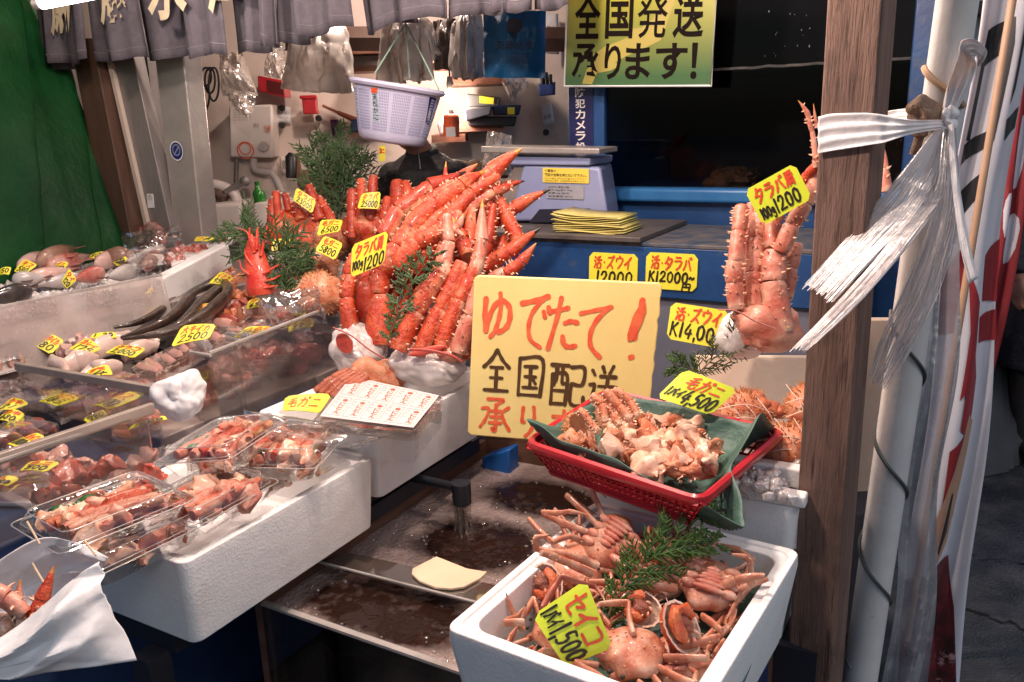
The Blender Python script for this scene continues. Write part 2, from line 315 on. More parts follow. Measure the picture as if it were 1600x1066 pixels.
def plate(face, th=.002, clip=.12, nu=8, nv=4):
    """a thin card with clipped corners, following the face's bend"""
    mb = MB(); vs = []; k = clip
    rim = [(k*.6, 0), (1-k*.6, 0), (1, k), (1, 1-k), (1-k*.6, 1), (k*.6, 1), (0, 1-k), (0, k)]
    us = [0, k*.6]+[k*.6+(1-1.2*k)*i/nu for i in range(1, nu)]+[1-k*.6, 1]
    for off in (0, -th):
        for u in us:
            e = 0
            if u == 0 or u == 1: e = k
            vs += [face.at(u, e, off), face.at(u, .5, off), face.at(u, 1-e, off)]
    n = len(us); fs = []
    for i in range(n-1):
        for j in range(2):
            a = i*3+j; fs.append((a, a+3, a+4, a+1)); b = a+n*3; fs.append((b, b+1, b+4, b+3))
        for j in (0, 2): a = i*3+j; b = a+n*3; fs.append((a, a+3, b+3, b))
    for i in (0, n-1):
        for j in range(2): a = i*3+j; b = a+n*3; fs.append((a, a+1, b+1, b))
    return mb.add(vs, fs)
# ================================================================== THE SETTING
mb = MB(); mb.grid(lambda s, t: V((-40+80*s, -30+90*t, 0)), 8, 8)
gm = M('wet_asphalt', (.04, .041, .046), (.075, .076, .082), 9, .55, .8, 110, c3=(.02, .02, .024), s3=2.2, lo3=.5, hi3=.62, rough2=.08, dist=.01)
tag(mb.build('ground', gm), kind='structure')
# cracked concrete apron by the street side
mb = MB(); rnd = random.Random(5)
def crack(p, q, w0, seed):
    r = random.Random(seed); pts = []
    for i in range(17):
        s = i/16; c = p.lerp(q, s)+V((r.uniform(-.018, .018), r.uniform(-.018, .018), 0)); pts.append(c)
    d = (q-p).normalized(); n = V((-d.y, d.x, 0)); vs = []
    for i, c in enumerate(pts):
        ww = w0*r.uniform(.3, 1.2); vs += [c-n*ww, c+n*ww]
    mb.add(vs, [(2*i, 2*i+1, 2*i+3, 2*i+2) for i in range(16)])
for k, (a, b, w_) in enumerate([((1480, 940), (1600, 985), .016), ((1495, 865), (1600, 880), .006)]):
    pa = onz(*a, .004); pb = onz(*b, .004); pb = pb+(pb-pa)*.6; crack(pa, pb, w_*.45, k)
one(mb, 'pavement_crack', M('crack_dark', (.006, .006, .007), rough=.9), 'dark jagged cracks across the wet grey ground at the far right', 'crack', kind='structure')
# interior of the shop behind the stall
WY = 5.15
def onw(u, v, off=0): d = ray(u, v); return CP + d*((WY-off-CP.y)/d.y)
mb = MB(); mb.box((-1.2, WY+.05, 1.4), (5.2, .1, 2.8)); one(mb, 'back_wall', WALLW, 'pinkish white back wall of the shop hung with papers and a water heater', 'wall')
mb = MB(); mb.box((-1.6, 4.0, 2.72), (6.2, 2.4, .06))
for i in range(6): mb.box((-1.6, 3.0+.42*i, 2.66), (6.2, .09, .08))
one(mb, 'shop_ceiling', DKBROWN, 'dark wooden ceiling boards over the back of the shop', 'ceiling', kind='structure')
t = thing('ceiling_joist', onw(600, 70, .9), 'dark brown wooden beam crossing behind the hanging bags', 'beam')
mb = MB(); mb.tube([onw(380, 60, .6), onw(900, 62, .6)], .06, 4); mb.build('beam', DKBROWN, t, smooth=False)
for i, (v, dv) in enumerate(((76, .035), (104, .03))):
    mb = MB(); p = onw(540, v, .35); q = onw(780, v+4, .35); mb.box((p+q)/2, ((q-p).length, .22, dv)); mb.build('shelf_board', M('shelf_wood', (.13, .05, .03), (.19, .08, .05), 8, .5, .2, 30, stretch=(2, 12, 12)), t, smooth=False)
mb = MB(); p = onw(575, 88, .2); q = onw(598, 88, .2); mb.box((p+q)/2, (.28, .16, .14))
one(mb, 'cardboard_carton', PLW, 'pale box stored on the high shelf behind the hanging bags', 'box', bevel=.006)
# stall awning overhead, keeps the sky off the goods
mb = MB(); mb.grid(lambda s, q: P(-5.2+5.5*s, .15+2.5*q, 2.55+.25*q+.02*math.sin(s*40)), 60, 6)
one(mb, 'stall_awning', M('awning_cloth', (.25, .22, .2), (.2, .18, .17), 4, .8), 'grey cloth awning stretched over the whole fish stall', 'awning', solid=.01)
# dark side room partition left
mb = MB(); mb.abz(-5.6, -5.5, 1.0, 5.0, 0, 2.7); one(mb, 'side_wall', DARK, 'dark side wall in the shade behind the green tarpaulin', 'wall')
# ------------------------------------------------------------------ green tarp
gt = M('green_tarp', (.005, .05, .014), (.008, .075, .02), 3, .42, .25, 9, coat=.1, dist=.05)
def tarp(s, q):
    u = -60 + (158*(q**.8)+55+60)*s; v = -60+520*q
    t_ = 3.9-.75*(1-s); p = att(u, v, t_)
    return p + AU*(.05*math.sin(s*17+q*2)+.03*math.sin(s*31+1)+.02*noise.noise(p*4))
mb = MB(); mb.grid(tarp, 70, 30); one(mb, 'green_tarpaulin', gt, 'green plastic tarpaulin hanging in soft folds at the left end of the stall', 'tarpaulin', solid=.003)
# ------------------------------------------------------------------ posts at the left of the shop
def postpx(name, mat, top, bot, t, wpx, dep, label, cat, parts=None, bev=.004):
    """upright strip: front face from photo points (top x,y), (bottom x,y) at depth t on a vertical plane"""
    (u0, v0), (u1, v1) = top, bot; p0 = att(u0, v0, t); n = -AU
    q = [onp(u0, v0, p0, n), onp(u0+wpx[0], v0, p0, n), onp(u1+wpx[1], v1, p0, n), onp(u1, v1, p0, n)]
    mb = MB(); mb.slab(q, dep, -AU if True else n)
    return mb, q
def strip(name, mat, top, bot, t, w, dep, label, cat, bev=.004):
    mb, q = postpx(name, mat, top, bot, t, w, dep, label, cat); return one(mb, name, mat, label, cat, smooth=False, bevel=bev), q
strip('wooden_pillar', BROWN, (108, 60), (178, 420), 3.75, (36, 36), .12, 'dark brown wooden pillar beside the green tarpaulin', 'pillar')
strip('side_panel', DKBROWN, (140, 60), (196, 420), 3.9, (40, 40), .05, 'deep brown board between the wooden pillar and the grey door frame', 'board')
o, q = strip('door_frame', ALU, (163, 40), (246, 400), 3.7, (34, 30), .06, 'grey metal door frame strip with a small white label', 'door frame')
f = Face(*[onp(u, v, q[0]-AU*.004, AU) for u, v in ((229, 303), (239, 303), (241, 325), (231, 325))])
mb = MB(); mb.slab([f.at(0, 0), f.at(1, 0), f.at(1, 1), f.at(0, 1)], .002, f.n); mb.build('label', PAPER, o, smooth=False); printed(f, '①', (.2, .1, .8, .45)).build('lettering', INKB, o, smooth=False)
strip('door_rail', M('rail_cream', (.5, .42, .36), rough=.5), (154, 40), (236, 400), 3.69, (5, 5), .06, 'thin cream edge rail left of the grey door frame', 'rail', bev=0)
strip('door_rail', M('rail_brown', (.14, .07, .05), rough=.5), (200, 40), (262, 400), 3.8, (14, 12), .05, 'narrow brown rail right of the grey door frame', 'rail', bev=0)
strip('door_rail', ALU, (214, 40), (263, 400), 3.75, (9, 8), .05, 'narrow grey rail beside the steel post', 'rail', bev=0)
o, q = strip('steel_post', STEEL, (236, 40), (276, 400), 3.6, (45, 43), .1, 'brushed steel post with a round blue sticker', 'post', bev=.008)
p = onp(276, 236, q[0]-AU*.004, AU); mb = MB()
def disc(mb, c, n, r0, r1=0, seg=28, mi=0):
    x = n.orthogonal().normalized(); y = n.cross(x); vs = [c+x*math.cos(k*2*math.pi/seg)*r0+y*math.sin(k*2*math.pi/seg)*r0 for k in range(seg)]
    if r1: vs += [c+x*math.cos(k*2*math.pi/seg)*r1+y*math.sin(k*2*math.pi/seg)*r1 for k in range(seg)]; return mb.add(vs, [(k, (k+1) % seg, seg+(k+1) % seg, seg+k) for k in range(seg)], mi)
    return mb.add(vs, [tuple(range(seg))], mi)
disc(mb, p, -AU, .042); disc(mb, p-AU*.001, -AU, .043, .038, mi=1); disc(mb, p-AU*.0012+UP*.004, -AU, .026, .020, mi=2)
mb.box(p-AU*.0014, (.05, .003, .006), (AW+UP).normalized(), AU, (UP-AW).normalized(), 2); mb.build('sticker', [M('sticker_blue', (.01, .02, .12), rough=.4), PAPER, M('sticker_grey', (.2, .22, .35), rough=.5)], o, smooth=False)
# spotlight at far left under the noren
# ------------------------------------------------------------------ things on the back wall
t = thing('pipe', onw(318, 320, .1), 'thin brown pipe running up the white wall beside the steel post', 'pipe')
mb = MB(); mb.tube([onw(308, 90, .06), onw(316, 180, .06), onw(322, 320, .06)], .022, 10); mb.build('tube', M('pipe_brown', (.22, .11, .06), (.16, .08, .05), 12, .5), t)
mb = MB()
for k in range(3):
    c = [onw(304+8*math.cos(a)+18+6*k, 120+6*k+(14+6*k)*math.sin(a), .1+.02*k) for a in [i*.45 for i in range(15)]]; mb.tube(smoothline(c, 3), .006, 6)
c = [onw(u, v, .12) for u, v in ((284, 125), (320, 135), (327, 150), (322, 172), (308, 177), (292, 168))]; mb.tube(smoothline(c), .006, 6)
one(mb, 'cable_coil', BLKP, 'loose loops of black cable around the thin brown wall pipe', 'cable')
# water heater
hp = onw(394, 205); t = thing('water_heater', onw(394, 246, .15), 'white box shaped gas water heater with a dial on the back wall', 'water heater')
mb = MB(); q = [onw(u, v, .16) for u, v in ((357, 166), (425, 163), (427, 247), (359, 246))]; mb.slab(q, .15, V((0, -1, 0))); mb.build('body', M('heater_white', (.78, .70, .65), (.72, .64, .6), 3, .4), t, bevel=.012)
f = Face(*[p+V((0, -.004, 0)) for p in q])
dp = onw(413, 229, .175); mb = MB(); mb.tube([dp, dp+V((0, -.03, 0))], [.03, .026], 16); mb.box(dp+V((0, -.034, 0)), (.006, .01, .044)); mb.build('dial', PLW, t)
mb = printed(f, '点火', (.56, .34, .7, .42)); printed(f, '止', (.86, .42, .93, .52), mb=mb)
for k in range(5): printed(f, '安全にお使いください', (.12, .06+.05*k, .42, .085+.05*k), mb=mb)
mb.build('lettering', M('ink_grey', (.2, .16, .15), rough=.5), t, smooth=False)
mb = MB(); c = f.at(.37, .86, .002); disc(mb, c, V((0, -1, 0)), .05, .043); disc(mb, c+V((0, -.0004, .01)), V((0, -1, 0)), .035, .03)
printed(f, '注意', (.8, .38, .97, .5), mb=mb); mb.build('sticker', INKO, t, smooth=False)
for k, (u0, v0, pts) in enumerate([(0, 0, [(396, 247), (398, 264), (412, 268), (424, 270), (432, 282), (440, 300)]), (0, 0, [(370, 247), (369, 275), (369, 320)])]):
    mb = MB(); mb.tube(smoothline([onw(u, v, .1) for u, v in pts]), .022-.008*k, 10); mb.build('pipe', PLW if k == 0 else ALU, t)
# tap with tangled brown hose
t = thing('tap', onw(345, 300, .3), 'old dark tap with tangled pipes against the white wall', 'tap')
mb = MB(); mb.tube(smoothline([onw(300, 240, .2), onw(311, 262, .25), onw(306, 285, .28), onw(320, 296, .3)]), .045, 10); mb.tube(smoothline([onw(312, 304, .3), onw(335, 300, .34), onw(352, 312, .36)]), [.03]*7+[.035]*6, 10); mb.build('body', M('rust_iron', (.06, .035, .03), (.12, .07, .05), 20, .5, .8, 40), t)
mb = MB(); mb.tube(smoothline([onw(316, 292, .32), onw(338, 289, .34), onw(364, 300, .34), onw(372, 318, .34)]), .03, 10); mb.build('pipe', PLW, t)
mb = MB(); mb.tube([onw(352, 300, .36), onw(378, 286, .36)], .018, 8); mb.ell(onw(383, 283, .36), .03); mb.build('handle', ALU, t)
mb = MB(); q = [onw(u, v, .5) for u, v in ((322, 320), (378, 316), (380, 380), (322, 380))]; mb.slab(q, .3, V((0, -1, 0))); one(mb, 'wash_basin', PLW, 'white sink front under the dark wall tap', 'sink', bevel=.02)
mb = MB(); mb.tube(smoothline([onw(407, 330, .5), onw(406, 310, .5), onw(403, 298, .5), onw(401, 284, .5)], 5), [.035]*9+[.033, .026, .018, .014, .013, .013, .014], 12); one(mb, 'green_bottle', M('green_glass', (.02, .16, .02), rough=.1, coat=.5), 'green bottle standing beside the cream pipe bend', 'bottle')
mb = MB(); q = [onw(u, v, .6) for u, v in ((396, 318), (470, 312), (480, 380), (396, 380))]; mb.slab(q, .3, V((0, -1, 0))); one(mb, 'white_cabinet', PLW, 'plain white cabinet behind the left king crab bundle', 'cabinet', bevel=.01)
# red perforated basket on wall
t = thing('wall_basket', onw(424, 152, .2), 'small red perforated basket fixed high on the wall above the heater', 'basket')
q = [onw(u, v, .2) for u, v in ((402, 118), (443, 126), (446, 153), (403, 143))]
f = Face(*q); mb = MB(); mb.slab(q, .14, f.n); mb.build('body', REDP, t, bevel=.008)
mb = MB()
for i in range(8):
    for j in range(4): c = f.at(.4+.075*i, .25+.17*j, .002); mb.box(c, (.013, .003, .016))
mb.build('holes', M('hole_dark', (.12, .012, .012)), t, smooth=False)
# wall papers, magnets
def paper(q, off, label, tx=None, mat=None, name='wall_note', cat='paper'):
    f = Face(*[onw(u, v, off) for u, v in q]); mb = MB(); mb.grid(lambda s, t_: f.at(s, t_, .006*math.sin(3*s+2*t_)), 4, 4)
    o = one(mb, name, mat or PAPER, label, cat, solid=.002)
    if tx:
        mb = MB()
        for k, (s_, b_) in enumerate(tx): printed(f, s_, b_, .01, mb=mb)
        mb.build('lettering', M('ink_grey', (.2, .16, .15)), o, smooth=False)
    return o
paper([(424, 165), (454, 167), (455, 193), (428, 192)], .02, 'white note pinned with dark magnets right of the heater', [('電話番号', (.2, .3, .8, .45)), ('お知らせ', (.2, .6, .9, .72))])
paper([(437, 244), (452, 245), (452, 273), (440, 273)], .03, 'small picture card propped under the water heater', [('魚', (.2, .2, .8, .7))], WALLW)
paper([(516, 187), (528, 187), (532, 214), (520, 214)], .03, 'small blue and red booklet hanging on the white wall', [('市場', (.1, .2, .9, .5))], M('booklet_blue', (.03, .03, .16), (.2, .02, .06), 3, .5))
paper([(842, 165), (862, 160), (866, 192), (848, 199)], .05, 'white memo with a black magnet on the wall left of the blue column', [('配達', (.2, .5, .8, .7))])
paper([(848, 20), (872, 22), (874, 85), (850, 84)], .1, 'white notice sheet hanging beside the blue shop bag', [('価格', (.2, .3, .8, .5))])
for k, (u, v, lab) in enumerate([(441, 169, 'small black magnet at the top of the wall note'), (441, 196, 'small black magnet below the wall note'), (498, 185, 'lone black magnet on the bare white wall'), (853, 207, 'black magnet low on the wall by the blue column'), (854, 170, 'black magnet holding the memo near the blue column')]):
    mb = MB(); p = onw(u, v, .03); mb.tube([p, p+V((0, -.02, 0))], [.02, .017], 12); one(mb, 'magnet', BLKP, lab, 'magnet', 'magnets on the back wall')
mb = MB(); p = onw(485, 166, .1); mb.box(p, (.08, .06, .09)); mb.box(p+V((0, -.03, .05)), (.1, .02, .02)); one(mb, 'wall_hook', REDP, 'little red plastic holder on the white wall', 'holder', bevel=.006)
mb = MB(); mb.tube([onw(528, 176, .08), onw(560, 190, .1)], [.012, .02], 8); mb.tube([onw(504, 165, .08), onw(528, 176, .08)], .008, 8); one(mb, 'spoon', M('spoon_wood', (.22, .06, .035)), 'brown wooden ladle hanging slanted on the white wall', 'ladle')
t = thing('chopping_board', onw(462, 275, .3), 'brown wooden board with black handled knives leaning on the wall', 'chopping board')
mb = MB(); q = [onw(u, v, .3) for u, v in ((459, 241), (467, 239), (476, 290), (466, 292))]; mb.slab(q, .02); mb.build('board', M('board_brown', (.2, .09, .05), (.15, .07, .04), 9, .6), t, bevel=.004)
mb = MB(); mb.tube([onw(455, 278, .32), onw(455, 246, .32), onw(457, 240, .32)], [.03, .035, .02], 10); mb.build('knife_handle', BLKP, t)
mb = MB(); q = [onw(u, v, .45) for u, v in ((465, 268), (520, 268), (530, 330), (470, 330))]; mb.slab(q, .2, V((0, -1, 0))); one(mb, 'wooden_crate', M('crate_brown', (.12, .06, .035), (.16, .08, .05), 7, .6), 'brown wooden crate behind the potted conifer', 'crate', bevel=.01)
# ---------------- shelves on the right of the wall
t = thing('wall_shelf', onw(760, 160, .4), 'dark wooden shelves stacked with plastic trays behind the hanging bulb', 'shelf')
for (u0, u1, v, d, th) in ((700, 790, 126, .3, .05), (700, 786, 198, .3, .05), (676, 728, 216, .4, .04), (548, 606, 208, .3, .04)):
    mb = MB(); p = onw(u0, v, d); q = onw(u1, v, d); mb.box((p+q)/2+V((0, .1, 0)), ((q-p).length, .35, th)); mb.build('shelf_board', M('shelf_wood', (.13, .05, .03)), t, smooth=False)
def tray(q4, d, mat, label, lab2=None):
    mb = MB(); q = [onw(u, v, d) for u, v in q4]; mb.slab(q, .3, V((0, -1, 0))); o = one(mb, 'storage_tray', mat, label, 'tray', 'trays on the back shelves', bevel=.008)
    if lab2:
        f = Face(*[onw(u, v, d+.006) for u, v in lab2]); mb = MB(); mb.slab(f.c, .002, f.n); mb.build('label', CARD, o, smooth=False)
tray([(728, 146), (782, 152), (780, 166), (730, 166)], .45, M('tray_grey', (.1, .1, .105), rough=.4), 'dark grey plastic tray with a yellow label on the top shelf', [(749, 150), (772, 153), (771, 163), (749, 161)])
tray([(724, 170), (768, 166), (766, 180), (728, 190)], .5, M('tray_greyblue', (.13, .14, .17), rough=.4), 'grey blue plastic tray in the middle of the shelf stack')
tray([(768, 164), (815, 164), (811, 180), (770, 180)], .45, DKBLUE, 'dark blue tray with a yellow tag right of the grey trays', [(793, 168), (804, 168), (804, 179), (793, 179)])
tray([(730, 182), (808, 182), (804, 198), (732, 197)], .42, M('tray_black', (.02, .02, .024), rough=.4), 'black tray lying lowest in the shelf stack')
tray([(548, 186), (570, 186), (570, 206), (548, 206)], .4, DKBLUE, 'small dark blue box on the low shelf behind the hanging basket')
t = thing('spray_can', onw(705, 214, .55), 'orange spray can standing on the small shelf under the bulb', 'spray can')
mb = MB(); mb.tube([onw(705, 214, .55), onw(705, 182, .55), onw(705, 179, .55), onw(705, 177, .55)], [.044, .044, .034, .02], 16); mb.build('can', M('can_orange', (.66, .1, .03), rough=.35, coat=.3), t)
mb = MB(); mb.tube([onw(705, 177, .55), onw(705, 172, .55)], [.018, .016], 10); mb.build('cap', PLW, t)
mb = MB(); p = onw(705, 206, .55); mb.box(p+V((0, -.045, 0)), (.05, .004, .05)); mb.build('label', PAPER, t)
paper([(683, 196), (692, 181), (698, 210), (688, 214)], .5, 'white leaflet leaning against the orange spray can', [('案内', (.2, .3, .8, .6))])
mb = MB(); q = [onw(u, v, .35) for u, v in ((842, 130), (868, 128), (868, 148), (843, 150))]; mb.slab(q, .12, V((0, -1, 0)))
for k in range(3): mb.tube([onw(848+6*k, 132, .4), onw(846+7*k, 110+3*k, .4)], .012, 6, mi=1)
one(mb, 'pen_holder', [M('holder_blue', (.05, .08, .25), rough=.4), BLKP], 'small blue holder with pens on the wall left of the blue column', 'pen holder', bevel=.004)
f = Face(*[onw(u, v, .25) for u, v in ((592, 228), (602, 228), (602, 252), (592, 252))]); o = one(plate(f), 'price_card', CARD, 'tiny yellow card hanging on the back wall left of the worker', 'price card', smooth=False); strokes(f, 'カニ', (.1, .15, .9, .5), .006).build('lettering', INKR, o, smooth=False)
# clutter on the ledge behind the scale
mb = MB(); rnd = random.Random(3)
for k in range(9): mb.ell(onw(724+8*k, 264+rnd.uniform(-5, 5), 1.0), (.05, .05, .035), amp=.4, fr=18, seed=k)
one(mb, 'dried_goods', M('dried_brown', (.07, .035, .018), (.12, .06, .03), 30, .7), 'low heap of brown dried goods behind the scale', 'dried goods')
def crumple(name, label, q, t_, mat, seed, amp=.05, cat='plastic bag', group=None, fold=0, nu=30, nv=30, solid=0):
    (a, b, c, d) = [att(u, v, t_) for u, v in q]
    def fn(s, r):
        p = (a*(1-s)+b*s)*(1-r)+(d*(1-s)+c*s)*r; n = V((0, -1, .1))
        x = noise.noise(V((s*4, r*3, seed)))*amp+noise.noise(V((s*11, r*5, seed+9)))*amp*.4+fold*(math.sin(s*22+seed+2*r)+.6*math.sin(s*47+seed*2-3*r))*(.3+r*.7)+.006*abs(noise.noise(V((s*26, r*7, seed))))
        bul = (.06+amp)*(math.sin(math.pi*s)**.7)*math.sin(math.pi*min(1, r*.9+.1))
        return p+n*(x+bul)
    mb = MB(); mb.grid(fn, nu, nv); return one(mb, name, mat, label, cat, group, solid=solid)
crumple('plastic_bag', 'clear crumpled plastic bag hanging in front of the water heater', [(342, 84), (378, 82), (404, 150), (348, 150)], 4.4, BAG, 1)
crumple('plastic_bag', 'pointed lower tip of a clear bag over the heater top', [(346, 140), (402, 146), (392, 188), (376, 180)], 4.35, BAG, 2)
crumple('plastic_bag', 'hazy clear bag hanging at the gap in the noren', [(425, 68), (446, 68), (448, 125), (412, 118)], 4.2, BAG, 3, fold=.02)
GB = 'bundles of plastic bags under the noren'
crumple('bag_bundle', 'wide cream bundle of plastic bags above the wall basket', [(462, 50), (540, 46), (553, 142), (444, 140)], 3.9, BAGW, 4, .05, 'bag bundle', GB, .008, solid=.02)
crumple('bag_bundle', 'cream bundle of bags hanging right behind the lilac basket', [(603, 36), (660, 34), (672, 126), (596, 128)], 3.6, BAGW, 5, .05, 'bag bundle', GB, .02, solid=.02)
crumple('bag_bundle', 'short cream bag flap beside the bundle behind the basket', [(648, 36), (668, 34), (684, 86), (660, 104)], 3.7, BAGW, 6, .04, 'bag bundle', GB, .02, solid=.02)
crumple('bag_bundle', 'narrow ribbed bundle of bags left of the blue bag', [(714, 28), (746, 26), (754, 120), (706, 120)], 3.5, BAGW, 7, .04, 'bag bundle', GB, .03, solid=.02)
crumple('plastic_bag', 'dark smoky bag hanging beside the narrow ribbed bundle', [(676, 34), (716, 30), (716, 108), (678, 110)], 3.8, M('bag_dark', (.09, .07, .065), (.14, .11, .1), 6, .3, .6, 14), 8, .05)
o = crumple('shop_bag', 'blue plastic shop bag printed with a black seal and name', [(755, 20), (853, 18), (852, 122), (757, 122)], 3.3, M('bag_blue', (.012, .12, .30), (.018, .16, .36), 5, .35, .4, 12, dist=.02), 9, .02)
c = att(803, 70, 3.3); f = Face(*[att(u, v, 3.19) for u, v in ((755, 24), (853, 22), (852, 124), (757, 124))])
mb = MB(); disc(mb, f.at(.5, .17, .0), f.n, .03); printed(f, '斎藤水産', (.2, .4, .8, .54), 0, .01, mb); printed(f, '有限会社', (.42, .3, .58, .36), 0, 0, mb)
for k in range(4): printed(f, 'TEL・FAX 市場内直売所', (.26, .6+.045*k, .74, .63+.045*k), 0, 0, mb)
mb.build('lettering', M('ink_navy', (.005, .01, .03)), o, smooth=False)
crumple('plastic_bag', 'shiny clear pouch dangling under the blue shop bag', [(782, 124), (822, 118), (826, 134), (800, 160)], 3.3, FILM, 10, .03)
crumple('plastic_bag', 'crinkled clear bag slumped left of the scale', [(762, 205), (800, 212), (800, 275), (752, 268)], 3.4, BAG, 11, .04)
# ---------------- bulb lamps
def bulb(p, label, power, wire=.5, col=(1, .79, .68), r=.028, emit=60, glow=True):
    t = thing('light_bulb', p, label, 'lamp', 'bare bulbs hung over the stall')
    mb = MB(); mb.ell(p, (r, r, r*1.1), nu=16, nv=10); mb.build('bulb', M('bulb_glow', (1, .78, .55), emit=emit), t)
    mb = MB(); mb.tube([p+UP*r, p+UP*(r+.03), p+UP*(r+.065)], [.018, .02, .013], 12); mb.build('socket', PLW, t)
    mb = MB(); mb.tube([p+UP*(r+.06), p+UP*(r+.06+wire)], .004, 6); mb.build('cord', BLKP, t)
    l = bpy.data.lights.new('lamp', 'POINT'); l.energy = power; l.color = col; l.shadow_soft_size = .05
    lo = bpy.data.objects.new('lamp_light', l); COL.objects.link(lo); lo.parent = t; lo.location = (0, 0, -.09)
bulb(att(704, 151, 4.45), 'glowing bare bulb hanging by the back shelves', 22, .6, r=.036)
bulb(V((-.55, 4.25, 2.50)), 'added bulb hidden high behind the noren to brighten the back wall', 46, .1)  # added unseen lamp that brightens the back wall
bulb(P(-.92, .98, 2.24), 'glowing bare bulb over the white foam boxes of crab packs', 76)
bulb(P(-1.08, 1.72, 2.30), 'glowing bare bulb over the king crab leg bundles', 58)
bulb(P(-2.5, 1.7, 2.3), 'glowing bare bulb over the fish on crushed ice', 30)
bulb(P(-.45, 1.35, 2.26), 'glowing bare bulb over the box of snow crabs', 20)
# fluorescent tube lamp top left
p0, p1 = att(66, 4, 2.75), att(345, -52, 2.45); t = thing('tube_lamp', (p0+p1)/2, 'bright fluorescent tube lamp hung across the top left corner', 'lamp')
d = (p1-p0).normalized(); mb = MB(); mb.tube([p0, p1], .022, 14); mb.build('tube', M('tube_glow', (1, .97, .93), emit=14), t)
mb = MB(); mb.tube([p0-d*.03, p0], .02, 12); mb.tube([p1, p1+d*.03], .02, 12); mb.box((p0+p1)/2+UP*.06, ((p1-p0).length+.08, .07, .05), d, d.cross(UP).normalized()*-1, UP); mb.build('housing', PLW, t)
mb = MB(); mb.tube([p0-d*.02, p0-d*.05+UP*.05], .012, 8); mb.build('lamp_holder', PLW, t)
# ---------------- noren
NB = 2.42
nm = M('noren_cloth', (.085, .074, .094), (.105, .094, .116), 40, .85, .3, 300, c3=(.065, .057, .072), s3=4, lo3=.52, hi3=.7, stretch=(1, 1, 1))
t = thing('noren', onb(480, 60, NB), 'grey purple cloth noren curtain with cream shop characters across the stall top', 'curtain')
pan = [(74, 120, 118, 100, 0), (103, 160, 103, 94, .05), (144, 215, 98, 90, -.03), (186, 248, 95, 92, .06), (228, 322, 93, 86, -.02), (312, 372, 91, 84, .05), (360, 414, 84, 79, -.02), (420, 446, 74, 70, .03), (440, 492, 69, 62, -.03), (486, 566, 58, 45, .05), (560, 640, 52, 34, -.02), (632, 712, 38, 28, .05), (704, 790, 30, 20, 0), (782, 840, 24, 18, .05), (834, 884, 18, 8, -.02)]
for k, (u0, u1, v0, v1, ob) in enumerate(pan):
    A, B = onb(u0, v0, NB), onb(u1, v1, NB); top = 2.32
    du = (u1-u0)*(.06 if u0 < 420 else .02)
    def fn(s, r, A=A, B=B, ob=ob, k=k):
        p = A.lerp(B, s); p.z = p.z*r+top*(1-r); p = p-AU*(ob+.018*math.sin(s*7+k*1.7)*(.3+r)+.01*math.sin(s*15+k)*r) + UP*(.008*math.sin(s*6+k)*r)
        return p+AW*(.012*math.sin(r*3+k))
    mb = MB(); mb.grid(fn, 20, 16); o = mb.build('curtain_panel', nm, t, solid=.003)
    mb = MB(); mb.tube([fn(i/20, .93)-AU*.003 for i in range(21)], .0022, 4, cap=False); mb.build('stitching', M('thread', (.17, .16, .18), rough=.8), o)
# characters: lower halves hang below the frame top
cy = M('noren_cream', (.62, .52, .36), (.55, .46, .32), 30, .8)
mb = MB()
for ch, q in zip('斎藤水産', [((70, -48), (114, -52), (112, 54), (80, 58)), ((152, -62), (204, -66), (200, 36), (158, 40)), ((226, -76), (292, -80), (292, 28), (232, 34)), ((318, -88), (388, -94), (388, 16), (326, 22))]):
    f = Face(*[onb(u, v, NB-.085) for u, v in q]); printed(f, ch, (0, 0, 1, 1), 0, .03, mb)
mb.build('lettering', cy, t, smooth=False)
mb = MB(); mb.tube([onb(60, 20, NB), onb(60, 20, NB)+AW*4], .02, 8)
# ================================================================== BLUE LIVE TANK (right back)
TB = 2.95
aR = onb(1440, 150, TB).dot(AW); aL = onb(888, 200, TB).dot(AW); aW = onb(944, 200, TB).dot(AW); zS = onb(1050, 293, TB).z
aWR = onb(1418, 150, TB).dot(AW)
t = thing('live_tank', P((aL+aR)/2, TB+.5, 0), 'big blue live fish tank with a dark glass window behind the stall', 'fish tank')
mb = MB(); mb.abz(aL, aW, TB, TB+1.0, 1.0, 2.5); mb.abz(aWR, aR+.02, TB, TB+1.0, 1.0, 2.5); mb.build('frame', BLUE, t, bevel=.006)
mb = MB(); mb.abz(aL, aR+.02, TB+.003, TB+1.0, .2, zS-.02); mb.build('front_panel', BLUE, t, bevel=.01)
mb = MB(); mb.abz(aL-.0, aR+.04, TB-.045, TB+.05, zS-.05, zS, 0); mb.build('sill', M('blue_edge', (.02, .12, .32), (.03, .15, .36), 6, .35), t, bevel=.012)
mb = MB(); mb.abz(aW, aWR, TB+.02, TB+.03, zS, 2.5); mb.build('window', GLASS, t)
mb = MB(); mb.abz(aW-.1, aWR+.1, TB+.75, TB+.8, zS-.1, 2.5); mb.build('back_panel', M('tank_inside', (.016, .013, .011), (.03, .023, .017), 3, .6), t)
zl = onb(1200, 104, TB).z
mb = MB(); mb.abz(aW, aWR, TB+.035, TB+.74, zl-.01, zl); mb.build('water', M('water_dark', (.01, .012, .02), rough=.05), t)
mb = MB(); mb.tube([P(aW+(aWR-aW)*i/40, TB+.016, zl+.006*noise.noise(V((i*.5, 0, 0)))) for i in range(41)], .0045, 5); mb.build('waterline', M('scum_line', (.10, .095, .09), (.05, .05, .05), 30, .5), t)
mb = MB(); rnd = random.Random(8)
for k in range(16):
    p = onb(rnd.gauss(1232, 26), rnd.uniform(12, 98), TB+.018); r = rnd.uniform(.0007, .0016); mb.ell(p, (r, r, r*rnd.uniform(1, 3.5)), nu=6, nv=4)
mb.build('water_drops', M('drop', (.35, .35, .37), rough=.1), t)
